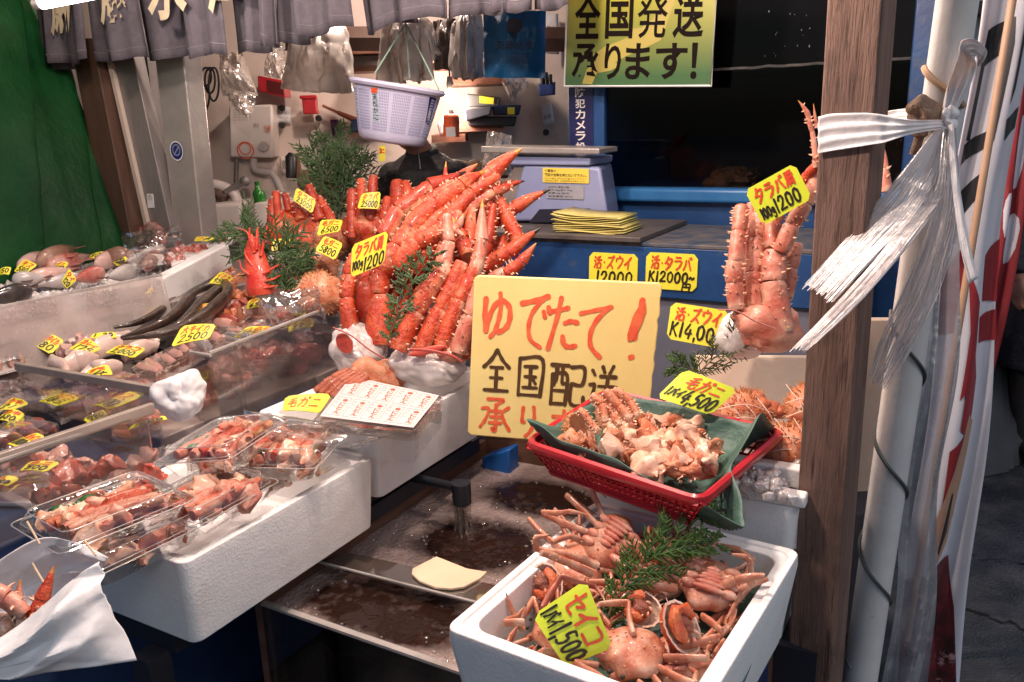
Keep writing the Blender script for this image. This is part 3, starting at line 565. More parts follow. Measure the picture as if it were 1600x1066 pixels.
# sponge-like heap in the tank
t = thing('horsehair_crab', onb(1150, 290, TB+.14), 'brown spiny crab heap resting behind the tank window', 'crab', 'crabs in the live tank')
mb = MB(); rnd = random.Random(4)
mb.ell(onb(1150, 282, TB+.16), (.085, .07, .045), amp=.35, fr=30, nu=24, nv=14, seed=2); mb.ell(onb(1120, 288, TB+.15), (.06, .05, .03), amp=.35, fr=30, seed=3)
for k in range(90):
    p = onb(rnd.uniform(1118, 1182), rnd.uniform(264, 290), TB+.12); mb.tube([p, p+V((rnd.uniform(-.02, .02), -.012, rnd.uniform(-.004, .02)))], [.002, .0006], 4, cap=False)
mb.build('shell', M('brown_spiny', (.10, .05, .02), (.17, .09, .035), 30, .7), t)
# blue notice strip on column
f = Face(*[onb(u, v, TB-.004) for u, v in ((889, 134), (926, 132), (927, 236), (891, 236))])
o = one(plate(f, .002, .02), 'notice_strip', M('notice_navy', (.012, .012, .06), (.02, .02, .09), 10, .3), 'narrow navy notice with white vertical characters on the blue column', 'sign', smooth=False)
mb = MB()
for k, ch in enumerate('防犯カメラ設置'): printed(f, ch, (.26, .04+.165*k, .68, .18+.165*k), .0012, .02, mb)
mb.build('lettering', M('ink_white', (.72, .66, .64)), o, smooth=False)
# big printed sign hanging over the window
pc = onb(1000, 60, TB-.10); f = facepx([(889, -76), (1124, -80), (1111, 134), (882, 135)], pc, (-AU+UP*-.02).normalized())
t = thing('shipping_sign', f.at(.5, 1), 'green printed sign with bold black characters over a yellow map above the tank', 'sign')
gm2 = bpy.data.materials.new('sign_green'); gm2.use_nodes = True; n_ = gm2.node_tree; bs = n_.nodes['Principled BSDF']; bs.inputs['Roughness'].default_value = .28
tcn = n_.nodes.new('ShaderNodeTexCoord'); sp = n_.nodes.new('ShaderNodeSeparateXYZ'); rp = n_.nodes.new('ShaderNodeValToRGB'); mr = n_.nodes.new('ShaderNodeMapRange')
n_.links.new(tcn.outputs['Object'], sp.inputs[0]); n_.links.new(sp.outputs[2], mr.inputs[0]); mr.inputs['From Max'].default_value = .4; n_.links.new(mr.outputs[0], rp.inputs[0]); n_.links.new(rp.outputs[0], bs.inputs['Base Color'])
rp.color_ramp.elements[0].color = (.055, .13, .05, 1); rp.color_ramp.elements[0].position = .1; rp.color_ramp.elements[1].color = (.38, .36, .05, 1); rp.color_ramp.elements[1].position = .75
mb = plate(f, .006, .005); mb.build('panel', gm2, t, smooth=False)
jp = [(.13, .98), (.2, .985), (.235, .9), (.33, .88), (.4, .84), (.36, .82), (.42, .78), (.5, .74), (.58, .70), (.66, .655), (.69, .56), (.72, .44), (.76, .30), (.77, .2), (.72, .22), (.66, .38), (.6, .5), (.53, .56), (.44, .57), (.46, .62), (.38, .66), (.28, .70), (.2, .76), (.23, .80), (.16, .87)]
mb = MB(); mb.add([f.at(x, y, .0009) for x, y in jp], [tuple(range(len(jp)))]); jp2 = [(.72, .1), (.8, .02), (.93, .1), (.86, .2), (.77, .19)]; mb.add([f.at(x, y, .0009) for x, y in jp2], [tuple(range(5))]); mb.build('map_print', M('map_yellow', (.40, .33, .07)), t, smooth=False)
mb = MB()
for ch, (x0, x1) in zip('全国発送', ((.06, .245), (.28, .47), (.50, .70), (.735, .93))): printed(f, ch, (x0, .31, x1, .64), .002, .010 if ch == '発' else .022, mb)
for ch, (x0, x1) in zip('承ります！', ((.05, .245), (.285, .40), (.43, .60), (.635, .84), (.865, .905))): printed(f, ch, (x0, .675, x1, .95), .0016, .022, mb)
mb.build('lettering', M('ink_sign', (.008, .004, .003), rough=.7, spec=.1), t, smooth=False)
mb = MB(); mb.tube([f.at(0, 0), f.at(1, 0), f.at(1, 1), f.at(0, 1), f.at(0, 0)], .005, 6); mb.build('edge_trim', PAPER, t)
# counter in front of the tank with price cards, blue
zt = 1.10; aCR = onb(1330, 395, 2.44).dot(AW); aC = onb(820, 380, 2.44).dot(AW)
t = thing('blue_counter', P(-.7, 2.5, 0), 'blue painted counter panel carrying yellow live crab price cards', 'counter')
mb = MB(); mb.abz(-1.95, aCR, 2.44, 2.80, .94, zt); mb.build('front_panel', BLUE, t, bevel=.004)
mb = MB(); mb.abz(-1.95, aCR, 2.438, 2.90, zt, zt+.012); mb.build('top', M('worn_edge', (.04, .06, .10), (.14, .12, .11), 20, .5), t, bevel=.002)
mb = MB(); mb.abz(-1.95, aCR, 2.458, 2.80, .2, .94); mb.build('lower_panel', M('counter_grey', (.14, .15, .2), (.18, .18, .24), 3, .35, .1, 8), t, bevel=.002)
mb = MB(); mb.abz(-1.95, onb(1004, 380, 2.44).dot(AW), 2.42, 2.88, zt+.013, zt+.03); one(mb, 'counter_shelf', M('shelf_grey', (.06, .05, .05), (.10, .085, .08), 7, .5), 'worn grey board shelf carrying the scale', 'shelf', bevel=.003)
# ================================================================== COUNTER GOODS, CENTRE
# weighing scale
ST = zt+.03; SB = 2.64
t = thing('weighing_scale', onb(870, 345, SB), 'pale blue electronic weighing scale with a steel platter on the counter shelf', 'scale')
SM = M('scale_blue', (.22, .25, .42), (.25, .28, .46), 4, .38, coat=.1)
fq = [onb(u, v, SB) for u, v in ((818, 256), (938, 261), (951, 344), (794, 347))]
back = AU*.24 - AW*.06
mb = MB(); q = fq; vs = q+[p+back for p in q]; mb.add(vs, [(3, 2, 1, 0), (4, 5, 6, 7), (0, 1, 5, 4), (1, 2, 6, 5), (2, 3, 7, 6), (3, 0, 4, 7)]); mb.build('body', SM, t, bevel=.012)
f = Face(*[p-AU*.001 for p in fq])
mb = MB(); q = [onb(u, v, SB-.0015) for u, v in ((843, 327), (921, 326), (930, 346), (826, 348))]; mb.slab(q, .002, -AU); mb.build('leg_recess_shade', M('recess_shade', (.015, .015, .03)), t, smooth=False)  # flat dark plate; the recess shade is put into its colour
mb = MB(); q = [onb(u, v, SB-.01) for u, v in ((772, 243), (922, 247), (921, 259), (775, 258))]; mb.slab(q, .20, -AU); q = [onb(u, v, SB+.01) for u, v in ((795, 248), (905, 250), (905, 262), (797, 262))]; mb.slab(q, .16, -AU); mb.build('neck', SM, t, bevel=.006)
mb = MB(); q = [onb(u, v, SB-.04) for u, v in ((751, 229), (936, 232), (936, 241), (751, 239))]; mb.slab(q, .16, -AU); mb.build('platter', STEEL, t, bevel=.004)
k = Face(*[onb(u, v, SB-.004) for u, v in ((848, 262), (920, 264), (920, 287), (848, 285))]); mb = plate(k, .002, .02); o = mb.build('sticker', M('sticker_yellow', (.72, .55, .08), rough=.4), t, smooth=False)
mb = printed(k, '＜警告＞', (.05, .1, .3, .3), .0012, .01); printed(k, '載皿や台等を持たないで下さい。', (.05, .36, .96, .58), .0012, .012, mb); printed(k, 'ひょう量以上のものを載せないで下さい', (.05, .66, .95, .76), .0012, 0, mb); printed(k, '水平な台に置き、取扱説明書をお読みください', (.05, .82, .95, .92), .0012, 0, mb); mb.build('lettering', INKB, o, smooth=False)
k = Face(*[onb(u, v, SB-.004) for u, v in ((854, 288), (912, 290), (912, 312), (854, 310))]); mb = plate(k, .001, .02); o = mb.build('rating_plate', M('plate_silver', (.36, .36, .42), (.42, .42, .48), 10, .3, metal=.3), t, smooth=False)
mb = MB()
for j in range(4): printed(k, ['はかり 検定 2級', '最大 15kg 最小 100g', '目量 5g 型式', '製造番号 0412'][j], (.05, .1+.22*j, .62+.08*(j % 2), .24+.22*j), .001, 0, mb)
mb.build('lettering', INKB, o, smooth=False)
k = Face(*[p+AW*0 for p in (fq[0]+back*.75-AW*.012, fq[0]+back*.2-AW*.012, fq[3]+back*.2-AW*.012, fq[3]+back*.75-AW*.012)])
# stack of blank yellow cards
rnd = random.Random(12)
SQ = [onb(876, 369, 2.50), onb(984, 371, 2.50)]
for i in range(13):
    h = .0045*i; a = P(SQ[0].dot(AW)+rnd.uniform(-.006, .006)-.0012*i, 2.46+rnd.uniform(-.004, .004), zt+.033+h); b = P(SQ[1].dot(AW)+rnd.uniform(-.004, .004)-.0022*i, 2.46+rnd.uniform(-.004, .004), zt+.033+h)
    mb = MB(); bl = -.012*(i/12)
    mb.grid(lambda s, r: a.lerp(b, s)+AU*.16*r+UP*(bl*math.sin(math.pi*min(1, s*1.2))*(.5)+.0035*math.sin(s*5+i)+(.012*(1-s)**3 if i > 9 else 0)), 10, 2)
    one(mb, 'blank_card', M('card_stack', (.72, .62, .16), (.8, .7, .25), 20, .5) if i % 3 else M('card_stack_worn', (.5, .43, .12), (.64, .54, .2), 30, .5), 'blank yellow price card in the fanned stack beside the scale', 'card', 'stack of blank yellow cards', solid=.0016)
# ------------------------------------------------------------------ price cards
USED = []
def card(q, label, red, black, z=None, t=None, p=None, n=None, mat=CARD, lay='up', bend=.003, seed=0, rb=None, bb=None, wr=None, group='handwritten price cards', slant=.12, third=None, inkr=INKR):
    cu, cv = sum(a for a, _ in q)/4, sum(b for _, b in q)/4
    c = p or (onz(cu, cv, z) if z is not None else att(cu, cv, t))
    if n is None: n = facing(c, {'up': .35, 'tilt': 1.1, 'flat': 2.6}[lay])
    f = facepx(q, c, n, bend*(.6+((seed*37) % 11)/5)); o = one(plate(f, .0022, .13), 'price_card', mat, label, 'price card', group, smooth=False)
    wr = wr or f.h*.052
    if red: strokes(f, red, rb or (.10, .08, .90, .46), wr, .0015, slant, seed).build('lettering', inkr, o, smooth=False)
    if black: strokes(f, black, bb or (.14, .52, .92, .92), wr*1.05, .0016, slant, seed+7).build('price_lettering', INKB, o, smooth=False)
    if third: strokes(f, third[0], third[1], wr*.8, .0016, slant, seed+3).build('unit_lettering', INKB, o, smooth=False)
    return f
def f_sc(c): return 1
nB = (-AU).normalized()
card([(921, 394), (997, 398), (995, 450), (920, 447)], 'yellow card on the blue counter half hidden by the cream sign', '活・ズウイ', '12000', p=onb(958, 420, 2.434), n=nB, bend=0, seed=1)
card([(1010, 394), (1091, 398), (1088, 456), (1008, 450)], 'yellow card on the blue counter priced K12000 yen', '活・タラバ', 'K12000~', p=onb(1050, 425, 2.434), n=nB, bend=0, seed=2, bb=(.05, .5, .96, .8), third=('円', (.7, .8, .9, .99)))
card([(1049, 472), (1140, 486), (1132, 546), (1041, 529)], 'yellow card priced K14000 below the blue counter near the pale legs', '活・ズウイ', 'K14,000', t=2.30, n=facing(att(1090, 510, 2.3), .25), seed=3, bb=(.03, .5, .97, .9))
# big cream sign
bc = att(880, 560, 1.97); t_ = facing(bc, .12)
f = facepx([(741, 430), (1035, 443), (1008, 702), (730, 680)], bc, (t_+AW*-.12).normalized())
t = thing('foam_sign', f.at(.5, 1), 'large cream foam board sign with red and brown hand lettering', 'sign')
mb = MB(); n = f.n
pts = [f.at(0, .02), f.at(.02, 0)]+[f.at(.98, -.002)]+[f.at(1+.012*noise.noise(V((k*.9, 3, 0))), .02+k*.033) for k in range(29)]+[f.at(.97, 1), f.at(.02, 1), f.at(0, .98)]
mb.slab(pts, .02, n); mb.build('board', [SIGNY], t, bevel=.003)
mb = MB()
for ch, (x0, x1, y0, y1), sd in (('ゆ', (.03, .25, .09, .37), 1), ('で', (.24, .44, .09, .44), 2), ('た', (.40, .60, .10, .43), 3), ('て', (.56, .77, .12, .46), 4), ('！', (.80, .97, .10, .48), 5)):
    strokes(f, ch, (x0, y0, x1, y1), .0115, .0016, .06, sd, mb)
q = [(.895, .13), (.925, .12), (.93, .17), (.91, .26), (.875, .345), (.85, .35), (.845, .31), (.865, .2)]; mb.add([f.at(x, y, .0030) for x, y in q], [tuple(range(8))])
mb.build('lettering', INKO, t, smooth=False)
mb = MB()
for ch, (x0, x1, y0, y1), sd in (('全', (.06, .24, .45, .72), 6), ('国', (.25, .43, .47, .73), 7), ('配', (.43, .66, .48, .77), 8), ('送', (.65, .83, .50, .80), 9)): strokes(f, ch, (x0, y0, x1, y1), .0088, .0016, 0, sd, mb)
mb.build('brown_lettering', INKBR, t, smooth=False)
mb = MB()
for ch, (x0, x1, y0, y1), sd in (('承', (.05, .26, .74, .97), 11), ('り', (.27, .42, .78, .98), 12), ('ま', (.44, .64, .79, 1.0), 13)): strokes(f, ch, (x0, y0, x1, y1), .0082, .0016, 0, sd, mb)
mb.build('lower_lettering', INKO, t, smooth=False)
# ------------------------------------------------------------------ foam boxes (stall axes)
def foam_box(name, a0, a1, b0, b1, zt_, h, label, wall=.028, yaw=0, depth_=None, taper=.02, mat=FOAM, lip=True, tilt=0, cat='foam box', group='white foam boxes'):
    c = P((a0+a1)/2, (b0+b1)/2, 0); hx, hy = (a1-a0)/2, (b1-b0)/2; z0 = zt_-h; zi = z0+.03
    X = (Matrix.Rotation(yaw, 3, 'Z') @ AW); Y = (Matrix.Rotation(yaw, 3, 'Z') @ AU)
    def ring(dx, dy, z): return [c+X*sx*(hx-dx)+Y*sy*(hy-dy)+UP*z for sx, sy in ((-1, -1), (1, -1), (1, 1), (-1, 1))]
    def rr(dx, dy, z, r=.03, k=4):
        out = []
        for sx, sy, a in ((-1, -1, 180), (1, -1, 270), (1, 1, 0), (-1, 1, 90)):
            cc = c+X*sx*(hx-dx-r)+Y*sy*(hy-dy-r)+UP*z
            out += [cc+X*math.cos(R(a+90*i/k))*r+Y*math.sin(R(a+90*i/k))*r for i in range(k+1)]
        return out
    rings = [rr(taper, taper, z0, .02), rr(0, 0, zt_-.02, .02), rr(.001, .001, zt_, .02)]+([rr(wall*.45, wall*.45, zt_+.0, .022), rr(wall*.45+.001, wall*.45+.001, zt_-.006, .022)] if lip else [])+[rr(wall, wall, zt_-(.006 if lip else 0), .03), rr(wall+taper*.8, wall+taper*.8, zi, .03)]
    n = len(rings[0]); vs = [p for r_ in rings for p in r_]; fs = []
    for i in range(len(rings)-1):
        for k in range(n): fs.append((i*n+k, i*n+(k+1) % n, (i+1)*n+(k+1) % n, (i+1)*n+k))
    fs += [tuple(range(n))[::-1], tuple((len(rings)-1)*n+k for k in range(n))]
    mb = MB(); mb.add(vs, fs); return one(mb, name, mat, label, cat, group, bevel=.0025)
foam_box('foam_box', -.648, -.242, .895, 1.395, .75, .17, 'white foam box in the front right holding snow crabs', wall=.03, yaw=R(-3.5))
foam_box('foam_box', -1.575, -1.172, .845, 1.38, .76, .172, 'long white foam box at the front left under the crab packs', wall=.03, taper=.010)
foam_box('foam_box', -1.56, -1.176, 1.395, 1.95, .805, .172, 'white foam box under the sticker sheet and wrapped king crab legs', wall=.03)
bz = .80
foam_box('foam_box', -.66, -.25, 1.44, 2.0, .80, .30, 'tall white foam box with stepped rim behind the red basket', wall=.03)
mb = MB(); mb.abz(-.47, -.235, 1.44, 1.47, .8005, .825); mb.abz(-.46, -.24, 1.50, 1.53, .81, .85); one(mb, 'foam_strip', FOAM, 'narrow white foam lid edge lying on the tall foam box', 'foam lid', bevel=.005)
# dark table / stand parts that carry the boxes
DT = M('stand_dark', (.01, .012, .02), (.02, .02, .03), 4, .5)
t = thing('display_stand', P(-1.9, 1.4, 0), 'dark display stand under the white foam boxes', 'stand')
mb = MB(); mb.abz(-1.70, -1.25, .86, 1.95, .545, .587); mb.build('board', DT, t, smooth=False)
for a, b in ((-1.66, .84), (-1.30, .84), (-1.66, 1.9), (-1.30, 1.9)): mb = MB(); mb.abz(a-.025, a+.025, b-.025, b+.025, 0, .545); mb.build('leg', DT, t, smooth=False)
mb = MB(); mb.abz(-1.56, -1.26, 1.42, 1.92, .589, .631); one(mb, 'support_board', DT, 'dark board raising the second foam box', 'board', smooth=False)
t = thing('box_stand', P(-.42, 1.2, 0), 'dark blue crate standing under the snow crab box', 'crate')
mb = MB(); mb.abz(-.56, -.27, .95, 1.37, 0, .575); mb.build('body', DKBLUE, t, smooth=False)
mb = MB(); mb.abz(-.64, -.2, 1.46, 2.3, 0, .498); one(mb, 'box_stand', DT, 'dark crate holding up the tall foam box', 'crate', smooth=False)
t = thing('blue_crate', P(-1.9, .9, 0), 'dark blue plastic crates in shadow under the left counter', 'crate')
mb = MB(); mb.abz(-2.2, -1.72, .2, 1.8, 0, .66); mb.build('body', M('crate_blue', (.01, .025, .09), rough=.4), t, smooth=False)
# blue blocks by the tank behind the sign
for (q, lab) in (([(752, 716), (795, 703), (796, 752), (754, 764)], 'small bright blue tank fitting hanging beside the cream sign'),):
    p = onb(775, 735, 1.93); f = Face(*[onb(u, v, 1.93) for u, v in q]); mb = MB(); mb.slab(f.c, .06, f.n); one(mb, 'tank_fitting', M('fitting_blue', (.01, .09, .33), rough=.35), lab, 'fitting', bevel=.006)
# ------------------------------------------------------------------ glass live tank with foamy water
TZ = .50; ta0, ta1, tb0, tb1 = -1.27, -.30, 1.10, 2.02
t = thing('glass_tank', P(-.8, 1.5, 0), 'low glass live tank full of dark foamy water below the foam boxes', 'fish tank')
mb = MB(); mb.abz(ta0, ta1, tb0-.012, tb0, .02, TZ+.012); mb.build('front_glass', clearmat('tank_front', (.55, .5, .47), .05, .02), t, smooth=False)
mb = MB(); mb.abz(ta0, ta1, tb0-.013, tb0+.001, TZ+.012, TZ+.018); mb.build('rim', ACREDGE, t, smooth=False)
mb = MB(); mb.abz(ta0-.02, ta0, tb0-.012, tb1, 0, TZ+.05); mb.abz(ta0, ta1, tb1, tb1+.03, 0, TZ+.16); mb.abz(ta1, ta1+.02, tb0-.012, tb1+.03, 0, TZ+.05)
mb.build('back_wall', M('tank_brown', (.10, .045, .028), (.15, .075, .05), 3, .45, .2, 20, stretch=(.6, .6, 7)), t, smooth=False)
mb = MB(); mb.abz(ta0, ta1, tb0, tb1, 0, .03); mb.build('base', DARK, t, smooth=False)
# water with foam distribution
wm = bpy.data.materials.new('foamy_water'); wm.use_nodes = True; nn = wm.node_tree; NN = nn.nodes; LL = nn.links; b1_ = NN['Principled BSDF']
b1_.inputs['Base Color'].default_value = (.022, .010, .007, 1); b1_.inputs['Roughness'].default_value = .06
b2_ = NN.new('ShaderNodeBsdfPrincipled'); b2_.inputs['Base Color'].default_value = (.36, .28, .265, 1); b2_.inputs['Roughness'].default_value = .4
at_ = NN.new('ShaderNodeAttribute'); at_.attribute_name = 'froth'; mr_ = NN.new('ShaderNodeMapRange')
tc_ = NN.new('ShaderNodeTexCoord'); vz = NN.new('ShaderNodeTexVoronoi'); vz.inputs['Scale'].default_value = 85; LL.new(tc_.outputs['Object'], vz.inputs[0])
n1 = NN.new('ShaderNodeTexNoise'); n1.inputs['Scale'].default_value = 38; n1.inputs['Detail'].default_value = 6; LL.new(tc_.outputs['Object'], n1.inputs[0])
ma = NN.new('ShaderNodeMath'); ma.operation = 'ADD'; LL.new(at_.outputs['Fac'], ma.inputs[0]); mb_ = NN.new('ShaderNodeMath'); mb_.operation = 'MULTIPLY_ADD'; mb_.inputs[1].default_value = .55; mb_.inputs[2].default_value = -.275; LL.new(n1.outputs[0], mb_.inputs[0]); LL.new(mb_.outputs[0], ma.inputs[1])
mr_.inputs['From Min'].default_value = .22; mr_.inputs['From Max'].default_value = .85; mr_.inputs['To Max'].default_value = .8; LL.new(ma.outputs[0], mr_.inputs[0])
mx = NN.new('ShaderNodeMixShader'); LL.new(mr_.outputs[0], mx.inputs[0]); LL.new(b1_.outputs[0], mx.inputs[1]); LL.new(b2_.outputs[0], mx.inputs[2]); LL.new(mx.outputs[0], NN['Material Output'].inputs[0])
bp_ = NN.new('ShaderNodeBump'); bp_.inputs['Strength'].default_value = .7; bp_.inputs['Distance'].default_value = .006; LL.new(vz.outputs[0], bp_.inputs['Height']); LL.new(bp_.outputs[0], b2_.inputs['Normal'])
bp2 = NN.new('ShaderNodeBump'); bp2.inputs['Strength'].default_value = .35; bp2.inputs['Distance'].default_value = .02; n3_ = NN.new('ShaderNodeTexNoise'); n3_.inputs['Scale'].default_value = 22; LL.new(tc_.outputs['Object'], n3_.inputs[0]); LL.new(n3_.outputs[0], bp2.inputs['Height']); LL.new(bp2.outputs[0], b1_.inputs['Normal'])
pools = [(onz(750, 850, TZ), .155, .12), (onz(600, 955, TZ), .20, .105), (onz(850, 780, TZ), .16, .1)]
spl = onz(722, 786, .572); spl.z = TZ
def wz(s, r):
    p = P(ta0+(ta1-ta0)*s, tb0+.002+(tb1-tb0-.004)*r, TZ); d = (p-spl).length
    p.z += .004*math.sin(d*90)*math.exp(-d*9)+.002*noise.noise(p*30); return p
nu, nv = 110, 110; mb = MB(); mb.grid(wz, nu, nv); o = mb.build('water_surface', wm, t)
at2 = o.data.attributes.new('froth', 'FLOAT', 'POINT'); vals = []
for p in mb.v:
    e = min((((p-c).dot(AW)/ra)**2+((p-c).dot(AU)/rb)**2)**.5 for c, ra, rb in pools)
    edge = min((p.dot(AW)-ta0), (p.dot(AU)-tb0)*1.6)
    v_ = .18+.66*min(1, max(0, (e-.85)*2.2)) + .35*max(0, 1-edge/.07) - .35*max(0, (p.dot(AW)+.75)*1.2)
    vals.append(v_+.12*noise.noise(p*9))
at2.data.foreach_set('value', vals)
mb = MB(); mb.abz(ta0+.004, ta1-.004, tb0+.02, tb0+.03, .03, TZ-.012); mb.build('water_body', M('murky_water', (.03, .014, .008), (.075, .035, .018), 5, .3, stretch=(1, 1, 3)), t, smooth=False)
mb = MB(); mb.tube(smoothline([P(ta0+(ta1-ta0)*i/16, tb0+.008, TZ-.004+.004*noise.noise(V((i, 0, 2)))) for i in range(17)], 4), .005, 6); mb.build('foam_line', M('foam_scum', (.42, .34, .31), (.3, .24, .22), 40, .5), t)
mb = MB(); rnd = random.Random(6)
for k in range(420):
    p = P(rnd.uniform(ta0, -.8), rnd.uniform(tb0+.01, tb1-.1), TZ+.001)
    e = min((((p-c).dot(AW)/ra)**2+((p-c).dot(AU)/rb)**2)**.5 for c, ra, rb in pools)
    if .75 < e < 1.9: r = rnd.uniform(.0015, .005); mb.ell(p, (r, r, r*.7), nu=7, nv=4, cut=math.pi/2)
mb.build('bubbles', clearmat('bubble', (.9, .82, .8), .2, .05, .25, (.6, .5, .48)), t)['kind'] = 'stuff'
# acrylic divider plate across tank
f0 = [onz(u, v, TZ+.035) for u, v in ((540, 862), (800, 920), (770, 948), (498, 878))]
mb = MB(); mb.slab(f0, .008, UP); mb.build('divider', clearmat('smoky_acrylic', (.62, .56, .52), .05, .05, .12, (.4, .34, .3)), t, smooth=False)
mb = MB(); mb.tube([f0[3], f0[2]], .0035, 6); mb.build('divider_edge', ACREDGE, t)
q = [onz(u, v, TZ+.043) for u, v in ((682, 869), (700, 876), (730, 888), (761, 893), (750, 903), (725, 916), (705, 919), (680, 917), (655, 907), (643, 896), (644, 888))]
mb = MB(); mb.slab(q, .007, UP); one(mb, 'foam_float', M('float_cream', (.80, .62, .44), (.74, .55, .38), 6, .55, .2, 60), 'cream tapered foam float lying on the tank divider', 'float', bevel=.002)
t = thing('water_pipe', onz(728, 842, TZ+.24), 'dark pipe pouring water into the foamy tank', 'pipe')
pb = onz(722, 786, .572); spl = V((pb.x, pb.y, TZ)); mb = MB(); mb.tube([pb+UP*.055, pb], .024, 20); mb.tube([pb+UP*.04, pb+UP*.04-AW*.22], .012, 10); mb.build('tube', M('pipe_dark', (.012, .014, .02), rough=.3), t)
fall = clearmat('falling_water', (.93, .9, .88), .05, .15, .06, (.6, .54, .5), .3, 60)
mb = MB(); rnd = random.Random(3); bot = V((pb.x, pb.y, TZ))
for k in range(26):
    a = rnd.uniform(0, 6.28); rr_ = .022*math.sqrt(rnd.random()); o_ = V((math.cos(a)*rr_, math.sin(a)*rr_, 0))
    mb.tube([pb+o_, pb.lerp(bot, .5)+o_*.9+V((rnd.uniform(-.004, .004), 0, 0)), bot+o_*1.15], [rnd.uniform(.002, .006), rnd.uniform(.0015, .005), rnd.uniform(.001, .004)], 6, cap=False)
mb.build('water_stream', fall, t)
# ------------------------------------------------------------------ crab parts
def spikes(mb, path, rad, rnd, n, ln, mi=1, side=None):
    m = len(path)
    for k in range(n):
        i = rnd.uniform(.3, m-1.3); j = int(i); p = path[j].lerp(path[j+1], i-j); r = rad[j]+(rad[j+1]-rad[j])*(i-j)
        d = (path[j+1]-path[j]).normalized(); x = d.orthogonal().normalized(); y = d.cross(x); a = rnd.uniform(0, 6.283)
        nrm = x*math.cos(a)+y*math.sin(a); l = ln*rnd.uniform(.5, 1.25); w_ = l*.36
        mb.tube([p+nrm*r*.92, p+nrm*(r+l*.55)+d*l*.12, p+nrm*(r+l)+d*l*.4], [w_, w_*.55, w_*.08], 5, mi, cap=False)
def leg_mesh(joints, radii, rnd, spike=9, sl=.008, tip=None, mb=None, flat=.86, bow=.0):
    """jointed crab leg: one shell piece per stretch between joints, swollen at the joints"""
    mb = mb or MB(); m = len(joints); pd = (CR*rnd.uniform(.2, 1)-UP*rnd.uniform(.1, .7)-CF*rnd.uniform(-.2, .5)).normalized(); k0 = len(mb.v)
    amt = rnd.uniform(.15, .85)
    for i in range(m-1):
        a, b = joints[i], joints[i+1]; d = b-a; L = d.length; nn_ = 11; side = d.cross(CP-a).normalized()*rnd.uniform(-1, 1)*bow*L
        last = i == m-2 and tip is not None
        path = [a.lerp(b, s/(nn_-1))+side*math.sin(math.pi*s/(nn_-1)) for s in range(nn_)]; rr_ = []
        for s in range(nn_):
            q = s/(nn_-1); r = radii[i]+(radii[i+1]-radii[i])*q
            prof = .84+.13*math.sin(math.pi*min(1, q*1.1))+.13*max(0, 1-abs(q-.95)*8)+.07*max(0, 1-abs(q-.05)*9)
            if q < .04: prof *= .9
            if q > .98 and not last: prof *= .86
            rr_.append(r*prof)
        if last:
            rr_ = [radii[i]*(1-.93*(s/(nn_-1))**1.25) for s in range(nn_)]
            k = 8; mb.tube(path[:k+1], rr_[:k+1], 12, 0, flat); mb.tube(path[k:], [x*1.015 for x in rr_[k:]], 10, 2 if tip == 'y' else 3, flat)
            spikes(mb, path[:k], rr_[:k], rnd, spike//2, sl*.7)
        else:
            v0 = len(mb.v); mb.tube(path, rr_, 14, 0, flat)
            for q in range(v0, len(mb.v)):
                cpt = path[min(nn_-1, (q-v0)//14)]; dd = mb.v[q]-cpt; mb.pale[q] = amt*max(0, dd.normalized().dot(pd))**1.2+.35*max(0, 1-abs((q-v0)//14-10)*.5) if dd.length > 1e-7 else 0
                mb.v[q] += dd*.10*noise.noise(mb.v[q]*45)
            spikes(mb, path, rr_, rnd, int(spike*2.3), sl*rnd.uniform(.8, 1.15))
    return mb
CM = [CRAB, SPIKE, TIP, DTIP]; CMD = [CRABD, SPIKE, TIP, DTIP]; CMP = [CRABP, SPIKE, TIP, DTIP]
def pxleg(parent, pts, rpx, t0, t1=None, seed=0, mats=CM, spike=9, tip=None, name='leg', sl=.0075, bow=.03):
    """leg from photo joints; depth runs from t0 at the base to t1 at the end; radii in photo pixels"""
    t1 = t0 if t1 is None else t1; m = len(pts); J = [att(u, v, t0+(t1-t0)*i/(m-1)) for i, (u, v) in enumerate(pts)]
    rp = rpx if hasattr(rpx, '__len__') else [rpx]*m
    rad = [r*.9/FPX*(t0+(t1-t0)*i/(m-1)) for i, r in enumerate(rp)]
    return leg_mesh(J, rad, random.Random(seed), spike, sl, tip, bow=bow).build(name, mats, parent)
def blob(name, parent, px, t_, rpx, mats, amp=.3, fr=25, seed=0, rot=None, nu=26, nv=16):
    r = V(rpx)/FPX*t_; mb = MB(); mb.ell(att(px[0], px[1], t_), (r.x, r.y, r.z), rot, nu, nv, 0, amp, fr, seed); return mb.build(name, mats, parent)
def wrap(parent, px, t_, rpx, seed, rot=None):
    r = V(rpx)/FPX*t_; c = att(px[0], px[1], t_); mb = MB(); vs = []; nu, nv = 64, 40
    mb.ell(c, (r.x, r.y, r.z), rot, nu, nv, 0, 0)
    for i, p in enumerate(mb.v):
        d = p-c; a = math.atan2(d.y, d.x)
        vd = noise.voronoi(d*24+V((seed, 0, 0)))[0]; ve = noise.voronoi(d*50+V((seed, 2, 0)))[0]; mb.v[i] = c+d*(.94+.10*noise.noise(d*20+V((seed, 0, 0)))+.16*(vd[1]-vd[0])+.07*(ve[1]-ve[0])+.02*math.sin(a*9+d.z*60+seed))
    return mb.build('wrapping', WRAPM, parent)
